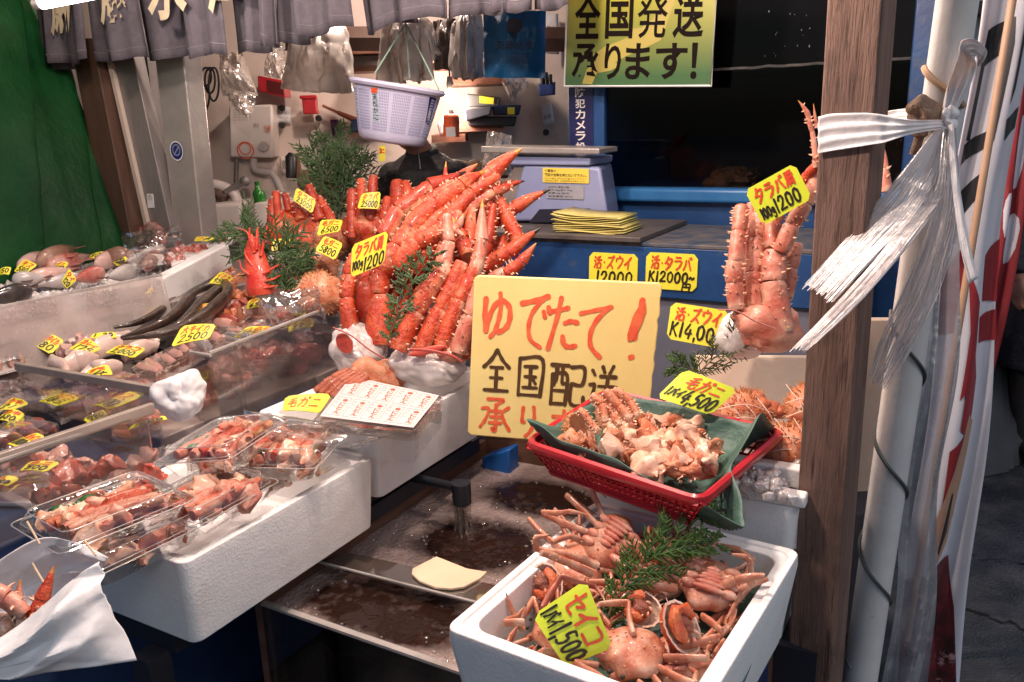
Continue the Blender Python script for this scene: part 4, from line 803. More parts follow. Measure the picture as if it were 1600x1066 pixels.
# main bundle on the left of the centre
t = thing('king_crab_bundle', att(560, 580, 2.30), 'red king crab leg bundle in white wrap with a round red seal', 'king crab', 'king crab leg bundles')
wrap(t, (560, 545), 2.30, (44, 46, 40), 1, None)
pxleg(t, [(549, 520), (541, 466), (545, 430), (556, 398)], [17, 15, 15, 13], 2.28, 2.30, 1, spike=7)
pxleg(t, [(570, 518), (563, 455), (575, 415)], [15, 15, 13], 2.33, 2.36, 2, CMD)
pxleg(t, [(592, 540), (590, 462), (592, 426)], [25, 24, 22], 2.27, 2.30, 3, spike=14)
pxleg(t, [(592, 432), (622, 388), (640, 360), (682, 318), (722, 290), (757, 268)], [23, 22, 19, 20, 16, 10], 2.30, 2.42, 4, spike=12, tip='y')
pxleg(t, [(598, 372), (622, 330), (672, 292), (728, 268)], [20, 19, 16, 11], 2.42, 2.52, 5, CMD, spike=12, tip='d')
pxleg(t, [(625, 420), (652, 378), (688, 362), (716, 362)], [21, 19, 15, 13], 2.24, 2.22, 6, spike=11)
pxleg(t, [(706, 364), (718, 350), (725, 334)], [9, 7, 4], 2.215, 2.2, 7, CMP, spike=2, tip='y', name='claw')
pxleg(t, [(706, 358), (728, 370)], [8, 4], 2.21, 2.2, 8, CMP, spike=1, tip='y', name='claw')
pxleg(t, [(628, 410), (668, 360), (708, 326), (756, 308)], [19, 20, 17, 9], 2.34, 2.40, 9, spike=13, tip='y')
blob('shoulder', t, (584, 470), 2.36, (30, 60, 46), CMD, .2, 18, 3)
f = Face(*[onp(u, v, att(545, 532, 2.205), facing(att(545, 532, 2.205), .1)) for u, v in ((514, 516), (560, 520), (562, 560), (516, 552))])
mb = MB(); disc(mb, f.at(.5, .5), f.n, f.w*.5); c = f.at(.5, .5)
mb.v = [c+AW*((p-c).dot(AW))+UP*((p-c).dot(UP))*.72 - f.n*((p-c).length/f.w)**2*.02 for p in mb.v]; o = mb.build('seal', M('seal_red', (.62, .09, .06), rough=.4), t, smooth=False)
mb = printed(f, 'CRAB', (.2, .3, .8, .48), .0012, 0); printed(f, 'NATURAL', (.25, .55, .75, .68), .0012, 0, mb); mb.build('lettering', M('ink_wine', (.3, .02, .03)), o, smooth=False)
mb = MB(); mb.tube(smoothline([att(u, v, 2.19) for u, v in ((520, 512), (548, 524), (575, 545), (600, 560))], 4), .0022, 5); mb.build('rubber_band', M('band_red', (.35, .05, .04), rough=.5), t)
for k_, (pts, r_) in enumerate([([(612, 545), (638, 470), (652, 405)], 17), ([(632, 540), (660, 455), (690, 390)], 16), ([(600, 500), (618, 430), (640, 385)], 16), ([(655, 470), (690, 400), (730, 345)], 15), ([(545, 470), (560, 425), (585, 395)], 12)]): pxleg(t, pts, r_, 2.36, 2.40, 900+k_, CMD, spike=9)
# second bundle
t = thing('king_crab_bundle', att(665, 600, 2.2), 'large king crab leg bundle in white wrap leaning beside the cream sign', 'king crab', 'king crab leg bundles')
wrap(t, (668, 570), 2.2, (60, 40, 32), 5, Matrix.Rotation(R(8), 3, 'Y'))
pxleg(t, [(622, 548), (648, 486), (690, 424)], [19, 21, 18], 2.14, 2.16, 11, spike=16)
pxleg(t, [(690, 430), (702, 378), (698, 336)], [17, 13, 11], 2.17, 2.2, 12, CMP, spike=6)
pxleg(t, [(655, 556), (688, 484), (722, 410)], [17, 18, 15], 2.15, 2.18, 13, spike=12)
pxleg(t, [(688, 545), (718, 470), (744, 418)], [16, 17, 15], 2.15, 2.18, 14, spike=10)
pxleg(t, [(742, 424), (752, 375), (754, 312)], [16, 13, 8], 2.18, 2.22, 15, CMP, spike=9, tip='y')
pxleg(t, [(715, 552), (735, 494), (752, 440)], [17, 16, 14], 2.12, 2.12, 16, CMP, spike=9)
pxleg(t, [(730, 400), (722, 376), (708, 340)], [15, 17, 8], 2.26, 2.3, 17, spike=9, tip='y')
pxleg(t, [(722, 560), (752, 500), (770, 450)], [13, 13, 11], 2.16, 2.18, 18, spike=6)
blob('shoulder', t, (700, 545), 2.22, (55, 40, 22), CMP, .3, 22, 5)
mb = MB(); mb.tube(smoothline([att(u, v, 2.10) for u, v in ((640, 546), (672, 548), (705, 556), (722, 566))], 4), .004, 6); mb.build('rubber_band', M('band_red', (.35, .05, .04)), t)
mb = MB(); mb.ell(att(668, 548, 2.12), (.05, .004, .010), Matrix.Rotation(R(-12), 3, 'Y')); mb.build('seal', M('seal_red', (.62, .09, .06)), t)
for k_, (pts, r_) in enumerate([([(640, 520), (668, 455), (705, 390), (716, 330)], [15, 15, 13, 9]), ([(672, 530), (702, 455), (735, 385), (738, 325)], [14, 15, 13, 8]), ([(705, 520), (730, 450), (762, 380), (772, 320)], [14, 14, 12, 8]), ([(650, 430), (690, 350), (738, 300), (780, 275)], [15, 16, 13, 7]), ([(668, 410), (712, 345), (770, 300), (800, 290)], [13, 13, 11, 6]), ([(615, 400), (648, 335), (690, 300), (712, 285)], [15, 15, 12, 8]), ([(745, 440), (775, 400), (800, 360)], [13, 13, 9])]): pxleg(t, pts, r_, 2.27+.02*k_, 2.33+.02*k_, 950+k_, CM if k_ % 2 else CMD, spike=9)
# third bundle behind, pointing up right
t = thing('king_crab_bundle', att(760, 440, 2.5), 'king crab bundle with long claws reaching toward the weighing scale', 'king crab', 'king crab leg bundles')
pxleg(t, [(690, 362), (735, 302), (770, 268), (816, 232)], [17, 19, 17, 10], 2.5, 2.44, 21, spike=14, tip='y')
pxleg(t, [(768, 292), (790, 336), (814, 384)], [8, 14, 15], 2.42, 2.40, 22, CM, spike=12)
pxleg(t, [(758, 352), (806, 324), (860, 296)], [15, 13, 10], 2.45, 2.43, 23, spike=9, tip='d')
pxleg(t, [(755, 418), (796, 394), (845, 356)], [15, 14, 9], 2.36, 2.33, 24, spike=9, tip='d')
pxleg(t, [(790, 428), (816, 408), (838, 380)], [13, 11, 9], 2.33, 2.32, 25, spike=7, tip='y')
pxleg(t, [(745, 300), (790, 290), (820, 283)], [10, 8, 7], 2.5, 2.5, 26, CMD, spike=5, tip='d')
pxleg(t, [(700, 300), (722, 276), (746, 256)], [12, 11, 9], 2.56, 2.56, 27, spike=6, tip='y')
pxleg(t, [(697, 300), (697, 252)], [8, 4], 2.58, 2.58, 28, CM, spike=3, tip='y')
pxleg(t, [(766, 372), (762, 330), (768, 300)], [13, 12, 8], 2.47, 2.5, 29, CMD, spike=6)
pxleg(t, [(740, 470), (768, 440), (790, 425)], [20, 17, 13], 2.34, 2.34, 30, CMP, spike=5)
blob('shoulder', t, (728, 400), 2.5, (58, 55, 70), CMD, .3, 18, 7)
# far bundles (left back)
def farbundle(label, legs, body, t_, seed):
    t = thing('king_crab', att(*body[0], t_), label, 'king crab', 'whole king crabs at the back')
    blob('shell', t, body[0], t_+.03, body[1], CM, .35, 16, seed, None, 30, 18)
    for k, (pts, r) in enumerate(legs): pxleg(t, pts, r, t_-.04, t_-.02, seed*20+k, CM if k % 2 else CMD, spike=6, sl=.009)
farbundle('red king crab standing at the back left under a 23000 card', [([(426, 365), (424, 340), (427, 312)], 9), ([(437, 345), (431, 300)], 9), ([(452, 330), (446, 304)], 8), ([(470, 345), (462, 318)], 12), ([(500, 345), (492, 318), (482, 290)], [14, 13, 9]), ([(520, 350), (508, 326), (497, 308)], [11, 10, 8]), ([(418, 362), (440, 352)], 8)], ((463, 362), (46, 40, 34)), 3.15, 1)
farbundle('red king crab with bundled legs upright under a 25000 card', [([(548, 372), (549, 330), (551, 296)], 10), ([(563, 345), (565, 312), (564, 280)], 9), ([(578, 345), (582, 305), (584, 275)], 9), ([(600, 345), (608, 310)], 13), ([(625, 345), (622, 310), (620, 282)], [16, 17, 11]), ([(640, 340), (638, 305), (632, 284)], [14, 13, 9])], ((585, 362), (44, 40, 36)), 3.0, 2)
# backdrop mound of ice and shells under far crabs
card([(550, 383), (607, 360), (600, 412), (548, 434)], 'yellow 1200 yen per 100g card tied on the main red leg bundle', 'タラバ肩', '1200', t=2.2, n=facing(att(577, 397, 2.2), .1), seed=11, bb=(.36, .55, .98, .96), third=('100g', (.03, .55, .36, .82)))
card([(463, 293), (494, 313), (488, 334), (458, 313)], 'yellow card priced 23000 on the far left king crab', 'タラバ', '23000', t=3.05, seed=12)
card([(565, 303), (595, 300), (592, 327), (558, 326)], 'yellow card priced 25000 on the second far king crab', 'タラバ', '25000', t=2.9, seed=13)
card([(501, 344), (536, 344), (530, 362), (495, 369)], 'yellow card priced 6500 between the far king crabs', '毛ガニ', '6500', t=2.9, lay='tilt', seed=14)
card([(506, 369), (536, 381), (523, 407), (492, 392)], 'yellow card priced 5800 above the hairy crab shell', '毛ガニ', '5800', t=2.75, lay='tilt', seed=15)
card([(425, 376), (459, 374), (450, 392), (424, 393)], 'blank looking yellow card behind the dark cypress sprig', 'カニ', '3800', t=2.85, lay='tilt', seed=16)
# pale bundle at right, behind the post
t = thing('king_crab_bundle', att(1180, 560, 1.85), 'pale pink king crab leg bundle standing right beside the wooden post', 'king crab', 'king crab leg bundles')
wrap(t, (1160, 524), 1.86, (44, 34, 40), 9)
pxleg(t, [(1150, 484), (1147, 442), (1149, 408)], [15, 17, 17], 1.80, 1.80, 41, CMP, spike=8); pxleg(t, [(1149, 410), (1154, 362), (1158, 322)], [17, 17, 15], 1.80, 1.82, 42, CMP, spike=8)
pxleg(t, [(1181, 486), (1178, 425), (1183, 372), (1184, 334)], [15, 16, 16, 14], 1.82, 1.84, 43, CMP, spike=7)
pxleg(t, [(1166, 492), (1163, 420), (1170, 350), (1176, 318)], [14, 15, 14, 12], 1.87, 1.88, 51, CMP, spike=6); pxleg(t, [(1200, 505), (1196, 420), (1196, 350), (1202, 310)], [14, 15, 14, 12], 1.88, 1.90, 52, CMP, spike=6); pxleg(t, [(1228, 470), (1236, 420), (1246, 380)], [12, 13, 11], 1.86, 1.86, 53, CMP, spike=6)
pxleg(t, [(1222, 520), (1208, 440), (1212, 392)], [24, 25, 22], 1.79, 1.80, 44, CMP, spike=16); pxleg(t, [(1206, 388), (1208, 348), (1224, 318)], [18, 17, 14], 1.81, 1.84, 45, CMP, spike=5)
pxleg(t, [(1220, 394), (1238, 352), (1260, 318), (1278, 262)], [16, 17, 15, 11], 1.78, 1.75, 46, CMP, spike=6)
pxleg(t, [(1240, 305), (1262, 272), (1292, 240)], [11, 10, 8], 1.8, 1.7, 47, CM, spike=5)
pxleg(t, [(1274, 262), (1269, 205), (1262, 178), (1247, 157)], [5, 5, 5, 4], 1.72, 1.70, 48, CMP, spike=5, tip='y', name='claw')
pxleg(t, [(1276, 200), (1271, 162)], [4, 2], 1.71, 1.7, 49, CMP, spike=2, tip='y', name='claw')
pxleg(t, [(1385, 300), (1382, 262), (1380, 226)], [12, 7, 5], 1.75, 1.75, 50, CMP, spike=3, tip='y', name='claw')
blob('shoulder', t, (1194, 512), 1.81, (50, 34, 36), CMP, .35, 24, 4)
mb = MB(); mb.tube(smoothline([att(u, v, 1.74) for u, v in ((1122, 484), (1150, 486), (1180, 502), (1212, 514))], 4), .0016, 5); mb.build('rubber_band', M('band_pink', (.5, .2, .18)), t)
card([(1163, 298), (1241, 255), (1269, 310), (1193, 353)], 'lime card 1200 per 100g clipped to the pale crab legs by the post', 'タラバ肩', '1200', t=1.74, n=facing(att(1215, 304, 1.74), .05), mat=CARDG, seed=21, bb=(.34, .52, .86, .90), third=('100g', (.06, .60, .34, .88)), wr=.0045)
for k, (pts, r) in enumerate([([(440, 1010), (520, 985), (600, 1010)], 9), ([(470, 1060), (540, 1020), (640, 1050)], 8), ([(560, 1075), (600, 1030), (680, 1040)], 8), ([(450, 975), (500, 1000), (540, 1050)], 7), ([(610, 1080), (650, 1060), (700, 1075)], 8)]):
    leg_mesh([onb(u, v, tb0+.012) for u, v in pts], [r/FPX*1.7*.6]*3, random.Random(k), 4, .004, None, flat=.5).build('crab_leg', M('murky_crab', (.13, .05, .02), (.2, .09, .04), 20, .5), thing('live_crab', onb(*pts[0], tb0+.012), 'murky orange crab leg pressed behind the tank front glass', 'crab', 'live crabs in the glass tank'))
# ================================================================== RED BASKET WITH HAIRY CRAB MEAT
def lerp4(q, s, r): return (q[0]*(1-s)+q[1]*s)*(1-r)+(q[3]*(1-s)+q[2]*s)*r
BZ = .885
rq = [onz(949, 613, BZ+.02), onz(1222, 678, BZ+.005), onz(1095, 786, BZ), onz(823, 694, BZ+.01)]   # BL BR FR FL seen from the camera
ctr = sum(rq, V())/4; bq = [ctr+(p-ctr)*.80-UP*.062 for p in rq]
t = thing('red_basket', ctr-UP*.062, 'red perforated plastic basket with crab meat on a green liner', 'basket')
def roundq(q, r=.03, k=5):
    out = []
    for i in range(4):
        p, a, b = q[i], q[i-1], q[(i+1) % 4]; da = (a-p).normalized()*r; db = (b-p).normalized()*r
        for j in range(k+1):
            s = j/k; out.append((p+da)*(1-s)**2+p*2*s*(1-s)+(p+db)*s*s)
    return out
rim = roundq(rq); mb = MB(); mb.tube(rim+[rim[0], rim[1]], .0105, 8, sq=.8, cap=False); mb.build('rim', REDP, t)
mb = MB(); NW = 26
for i in range(4):
    a0, a1, c0, c1 = rq[i], rq[(i+1) % 4], bq[i], bq[(i+1) % 4]
    for k in range(NW+1):
        s = k/NW; mb.tube([a0.lerp(a1, s), c0.lerp(c1, s)], .0026, 4)
    for h in (.1, .34, .58, .80, .97): mb.tube([a0.lerp(c0, h), a1.lerp(c1, h)], .0034 if h not in (.1, .97) else .008, 4)
mb.build('wall_lattice', REDP, t)
mb = MB(); mb.slab(bq, .006, UP); mb.build('base', REDP, t)
# green liner
def liner(s, r):
    p = lerp4(rq, .5+(s-.5)*.94, .5+(r-.5)*.94); e = max(abs(s-.5), abs(r-.5))*2
    p.z += -.050+.062*max(0, (e-.72)/.28)**1.3
    p += V((noise.noise(p*18), noise.noise(p*18+V((9, 0, 0))), noise.noise(p*14+V((0, 5, 0)))))*.012
    d = lambda S_, R_, w_: math.exp(-((s-S_)**2+(r-R_)**2)/w_)
    k = d(0, 1, .03); p += (-CR*.012+UP*.035)*k            # left tip stands up
    k = d(1, 1, .045); p += (CR*.075-UP*.055-V((0, .03, 0)))*k     # front right corner folds over the rim
    k = d(1, .25, .025); p += (UP*.06+CR*.006)*k            # right side flap stands
    k = d(.5, 1, .04); p += UP*.004*k
    return p
mb = MB(); mb.grid(liner, 60, 60); one(mb, 'green_liner', LEAFP, 'dark green paper liner creased over the edge of the red basket', 'liner', solid=.0015)
def chunk(p, r, d, seed, mats, kind=0, hair=0):
    rnd = random.Random(seed); mb = MB(); d = d.normalized(); side = d.cross(UP).normalized()
    L = r*3.0; K = 18; path = [p+d*L*(s/K-.5)+side*r*.5*math.sin(s*8/K*.7+seed)+UP*r*.25*math.sin(s*8/K*.9+seed*2) for s in range(K+1)]
    rad = [r*(math.sin(math.pi*(.06+.88*s/K))**.55)*.92*(1+.25*noise.noise(V((s*8/K*.8, seed, 0)))) for s in range(K+1)]
    mb.tube(path, rad, 20, 0, .62)
    for i, q in enumerate(mb.v): mb.v[i] = q+V((noise.noise(q*70), noise.noise(q*70+V((3, 1, 7))), noise.noise(q*70+V((8, 5, 0)))))*r*.36+V((noise.noise(q*28+V((seed, 0, 0))), noise.noise(q*28+V((3, seed, 7))), noise.noise(q*28+V((8, 5, seed)))))*r*.6+V((0, 0, noise.noise(q*160)))*r*.14
    if hair: spikes(mb, path, rad, rnd, hair, r*.28, 1)
    return mb
rnd = random.Random(77); top = BZ-.03
gp = 'picked crab pieces in the red basket'
HS = M('hairy_shell', (.50, .13, .055), (.62, .27, .15), 40, .45, .7, 220, c3=(.70, .46, .32), s3=26, lo3=.54, hi3=.66, dist=.003)
spots = [(905, 690, 0), (925, 715, 0), (1000, 700, 1), (1030, 705, 1), (1055, 700, 0), (1070, 705, 1), (960, 690, 0), (985, 680, 1), (950, 700, 1), (968, 672, 1), (985, 705, 0), (1000, 685, 0), (1020, 700, 1), (1040, 690, 1), (1060, 680, 0), (1080, 690, 1), (1095, 705, 0), (1010, 722, 1), (1035, 725, 1), (1060, 715, 1), (1080, 722, 0), (1045, 742, 1), (1068, 735, 0), (960, 655, 1), (1030, 660, 1), (1075, 668, 1), (1100, 690, 0), (1015, 670, 0), (1050, 660, 0), (1095, 728, 1), (1008, 726, 1), (990, 660, 0), (1105, 715, 1)]
for k, (u, v, kd) in enumerate(spots):
    p = onz(u, v, top+.030+rnd.uniform(-.006, .022)); a = rnd.uniform(0, 6.28); d = V((math.cos(a), math.sin(a), rnd.uniform(-.3, .35)))
    mb = chunk(p, rnd.uniform(.017, .025), d, k, None, kd, 0 if kd else 34)
    one(mb, 'crab_piece', [MEAT if kd else HS, SPIKE], ('pale peeled chunk of crab meat in the red basket' if kd else 'hairy orange crab leg piece in the red basket'), 'crab meat', gp)
# opened hairy crab shell
def bowl(name, parent, c, rx, ry, rz, ax, mats, rnd, jag=.05, depth=1.75, hair=120, th=.004):
    """open shell: ellipsoid cut open toward direction ax, thick edge, jagged rim"""
    zx = ax.normalized(); xx = zx.orthogonal().normalized(); yy = zx.cross(xx); mb = MB(); nu, nv = 40, 14; outer = []; 
    for lay, s in ((0, 1), (1, .9)):
        vs = []
        for j in range(nv+1):
            th_ = math.pi-(math.pi-math.pi/depth)*j/nv
            for i in range(nu):
                ph = 2*math.pi*i/nu; jj = 1+(jag*(1 if i % 2 else -.4)*max(0, (j-nv+2)/2))+.04*noise.noise(V((i*.5, j*.5, s)))
                vs.append(c+(xx*math.sin(th_)*math.cos(ph)*rx+yy*math.sin(th_)*math.sin(ph)*ry)*s*jj+zx*math.cos(th_)*rz*s*(jj if j > nv-2 else 1))
        fs = [(j*nu+i, j*nu+(i+1) % nu, (j+1)*nu+(i+1) % nu, (j+1)*nu+i) for j in range(nv) for i in range(nu)]
        mb.add(vs, fs if lay == 0 else [f[::-1] for f in fs], 0 if lay == 0 else 1)
    k = nu*(nv+1); mb.f += [(nv*nu+i, nv*nu+(i+1) % nu, k+nv*nu+(i+1) % nu, k+nv*nu+i) for i in range(nu)]; mb.m += [1]*nu
    for q in range(hair):
        i = rnd.randrange(nu*2, nu*(nv+1)); p = mb.v[i]; d = (p-c).normalized(); mb.tube([p, p+d*.004, p+d*rnd.uniform(.006, .010)+V((rnd.uniform(-.002, .002),)*3)], [.0012, .0008, .0002], 4, 2, cap=False)
    return mb.build(name, mats, parent)
sc = onz(925, 668, BZ+.005); rnd = random.Random(5)
HO = M('shell_outside', (.56, .17, .05), (.64, .28, .11), 22, .45, .6, 160, c3=(.42, .10, .03), s3=9, dist=.003); HI = M('shell_inside', (.60, .30, .16), (.50, .20, .10), 20, .35, .4, 60, coat=.3)
HAIR = M('crab_hair', (.50, .24, .10), rough=.7)
t = thing('crab_shell', onz(930, 700, BZ-.02), 'opened hairy crab shell packed with folded legs on the basket corner', 'crab shell')
bowl('shell_half', t, onz(915, 672, BZ+.01), .040, .052, .04, (CR*.75+UP*.45-V((0, .35, 0))), [HO, HI, HAIR], rnd, hair=160)
bowl('shell_half', t, onz(963, 645, BZ+.015), .046, .046, .036, (-CR*.15+UP*.25-V((0, .9, 0))), [HO, HI, HAIR], rnd, hair=160)
for k, (pts, r) in enumerate([([(925, 618), (942, 632), (946, 660)], 9), ([(945, 612), (968, 636), (985, 656)], 10), ([(958, 610), (985, 628), (998, 652)], 9), ([(935, 622), (955, 648), (968, 666)], 8), ([(905, 640), (922, 660), (935, 675)], 8)]):
    pxleg(t, pts, r, 1.56, 1.53, 300+k, [HS, SPIKE], spike=14, sl=.004)
# hairy crabs behind with net string
def hairycrab(label, px, t_, rpx, seed, rot=0):
    t = thing('hairy_crab', att(px[0], px[1]+rpx[1], t_), label, 'crab', 'whole hairy crabs beside the post')
    r = V(rpx)/FPX*t_; c = att(px[0], px[1], t_); mb = MB(); rm = Matrix.Rotation(rot, 3, 'Y'); mb.ell(c, r, rm, 30, 18, 0, .14, 30, seed); rnd = random.Random(seed); base = list(mb.v)
    for k in range(420):
        p = rnd.choice(base); d = (p-c).normalized(); mb.tube([p, p+d*.0045, p+d*.008+V((rnd.uniform(-.003, .003), 0, rnd.uniform(-.003, .003)))], [.0016, .0011, .0003], 4, 1, cap=False)
    return mb.build('shell', [HS, HAIR], t), t
for args in [('hairy crab tied with white string behind the green liner', (1230, 700), 1.66, (50, 52, 40), 1), ('hairy crab lying against the cream block under the lime card', (1165, 650), 1.82, (44, 34, 40), 2), ('hairy crab nearest the wooden post, partly in shadow', (1262, 640), 1.72, (34, 44, 36), 3)]:
    o, t = hairycrab(*args)
    mb = MB()
    (px, py), t_, rp = args[1], args[2], args[3]
    for k in range(3): mb.tube(smoothline([att(px-rp[0]+k*30, py-rp[1]*.9, t_-.03), att(px-rp[0]*.2+k*24, py, t_-.06), att(px-rp[0]*.3+k*30, py+rp[1]*.8, t_-.04)], 4), .0012, 4)
    for k in range(2): mb.tube(smoothline([att(px-rp[0], py-10+22*k, t_-.04), att(px, py-18+20*k, t_-.06), att(px+rp[0], py-4+20*k, t_-.04)], 4), .0012, 4)
    mb.build('string', M('string_white', (.7, .5, .4), rough=.6), t)
t = thing('hairy_crab', att(1165, 660, 1.9), 'small hairy crab claw lump under the edge of the lime card', 'crab', 'whole hairy crabs beside the post')
for k in range(6): blob('leg', t, (1150+14*k, 632+6*(k % 3)), 1.8, (14, 12, 12), [HS], .25, 60, k)
mb = MB(); q = [att(u, v, 1.98) for u, v in ((1092, 555), (1275, 556), (1275, 650), (1092, 640))]; f = Face(*q); mb.slab([f.at(0, 0), f.at(1, 0), f.at(1, 1), f.at(0, 1)], .05, f.n)
one(mb, 'cream_block', M('cream_foam', (.78, .62, .48), (.72, .55, .42), 5, .5, .15, 40, sss=.1), 'cream foam block standing behind the hairy crabs', 'block', bevel=.006)
def icechunks(px_list, name, label, seed, n, r0=.008, r1=.02):
    rnd = random.Random(seed); mb = MB()
    for k in range(n):
        (u, v, z) = rnd.choice(px_list); p = onz(u+rnd.gauss(0, 14), v+rnd.gauss(0, 8), z+rnd.uniform(-.01, .014)); r = rnd.uniform(r0, r1)
        bm = bmesh.new(); bmesh.ops.create_icosphere(bm, subdivisions=1, radius=r)
        rot = Matrix.Rotation(rnd.uniform(0, 6), 3, V((rnd.random(), rnd.random(), rnd.random()+.01)))
        vs = [p+rot @ V((x.co.x*1.2, x.co.y*rnd.uniform(.7, 1.3), x.co.z*rnd.uniform(.5, 1))) for x in bm.verts]; mb.add(vs, [tuple(x.index for x in f_.verts) for f_ in bm.faces]); bm.free()
    return one(mb, name, clearmat('ice_chunk', (.9, .88, .88), .16, .12, .55, (.78, .7, .68), .9, 50), label, 'ice', kind='stuff', smooth=False)
icechunks([(1190, 760, .82), (1215, 768, .82), (1165, 755, .82), (1200, 745, .83)], 'ice', 'clear ice lumps below the hairy crabs', 5, 60, .008, .018)
icechunks([(1240, 735, .82), (1150, 745, .82)], 'ice', 'scattered ice filling the tall foam box', 6, 120, .008, .02)
mb = MB(); mb.abz(-.63, -.23, 1.475, 1.97, .70, .79); one(mb, 'ice_bed', ICE, 'packed ice in the tall foam box', 'ice', kind='stuff')
mb = MB()
for k in range(60):
    p = onz(random.Random(k).uniform(1070, 1120), random.Random(k+99).uniform(745, 765), .8)
card([(1070, 577), (1153, 609), (1110, 649), (1025, 621)], 'lime card priced 4500 leaning over the back of the red basket', '毛ガニ', '4,500', t=1.68, n=(facing(att(1090, 612, 1.68), .6)), mat=CARDG, seed=31, bb=(.36, .50, .95, .93), third=('1パイ', (.04, .56, .36, .84)), rb=(.2, .08, .88, .48))
# ------------------------------------------------------------------ cypress sprigs
def sprig(name, label, pts, t_, wpx, seed, mat=GREENL, dens=26, ang=52, leaf=.0022, tend=None, sub=8, cat='sprig', parent=None):
    rnd = random.Random(seed); t = parent or thing(name, att(*pts[0], t_), label, cat, None)
    te = tend if tend is not None else t_; m = len(pts); L = smoothline([att(u, v, t_+(te-t_)*i/(m-1)) for i, (u, v) in enumerate(pts)], 8)
    mb = MB(); mb.tube(L, [.0022*(1-.7*i/len(L)) for i in range(len(L))], 6); mb.build('stem', M('twig', (.10, .06, .02)), t)
    wd = wpx/FPX*t_; mb = MB()
    def frond(p, d, n, l, w0, k):
        q = [p+d*l*s/5+n*(.1*l*math.sin(s*.6+k)) for s in range(6)]; mb.tube(q, [w0*(1-.12*s) for s in range(6)], 5, 0, .55, cap=False)
        return q
    for i in range(dens):
        s = (i+.5)/dens*(len(L)-1.01); j = int(s); p = L[j].lerp(L[j+1], s-j); d = (L[j+1]-L[j]).normalized()
        n = (CP-p).normalized(); n = (n+V((rnd.uniform(-.7, .7), rnd.uniform(-.7, .7), rnd.uniform(-.7, .7)))).normalized(); sd = d.cross(n).normalized()*(1 if i % 2 else -1)
        a = R(ang+rnd.uniform(-12, 12)); dd = d*math.cos(a)+sd*math.sin(a); env = (.45+.9*math.sin(math.pi*min(1, (i+2)/dens*.85)))*rnd.uniform(.7, 1.15)
        q = frond(p, dd, n, wd*env, leaf, i)
        for k in range(sub):
            b = q[1+int(k*4.5/sub)].lerp(q[2+int(k*4/sub)], rnd.random()*.6); s2 = dd.cross(n).normalized()*(1 if k % 2 else -1); d2 = (dd*.75+s2*.7+n*rnd.uniform(-.2, .2)).normalized()
            frond(b, d2, n, wd*env*.42*(1-.06*k), leaf*.9, k)
            if k % 2 == 0: frond(b+d2*wd*env*.16, (d2*.6+dd*.7).normalized(), n, wd*env*.22, leaf*.8, k)
    mb.build('foliage', mat, t); return t
sprig('cypress_sprig', 'dark cypress sprig standing behind the lime 4500 card', [(1085, 590), (1115, 560), (1150, 535), (1185, 505)], 1.84, 34, 1, M('cypress_olive', (.035, .05, .012), (.06, .07, .02), 40, .5), 22, 50, .0022)
sprig('cypress_sprig', 'small cypress sprig left of the lime 4500 card', [(1095, 582), (1075, 575), (1050, 568)], 1.86, 26, 2, GREENL, 14)
sprig('cypress_sprig', 'long green cypress sprig laid across the snow crabs', [(940, 990), (965, 930), (1000, 890), (1050, 845), (1128, 800)], 1.30, 46, 3, GREENL, 34, 44, .0030, 1.42, 9)
sprig('cypress_sprig', 'short cypress twig poking right above the snow crabs', [(1010, 872), (1060, 856), (1122, 850)], 1.38, 26, 4, GREENL, 18, 40, .0028)
sprig('cypress_sprig', 'cypress sprig tucked between the main red crab bundles', [(606, 535), (622, 490), (645, 440), (680, 395)], 2.12, 26, 5, GREEND, 22, 50, .0035)
sprig('cypress_sprig', 'cypress sprig beside the red prawn head', [(470, 450), (440, 420), (430, 395), (455, 378)], 2.75, 46, 6, GREEND, 26, 60, .004)
sprig('cypress_sprig', 'drooping cypress tuft under the far king crabs', [(425, 400), (455, 425), (478, 430)], 2.7, 34, 7, GREEND, 20, 60, .004)
sprig('cypress_sprig', 'cypress sprig leaning by the wash basin', [(420, 390), (390, 370), (372, 350)], 3.0, 40, 8, GREEND, 18, 60, .004)
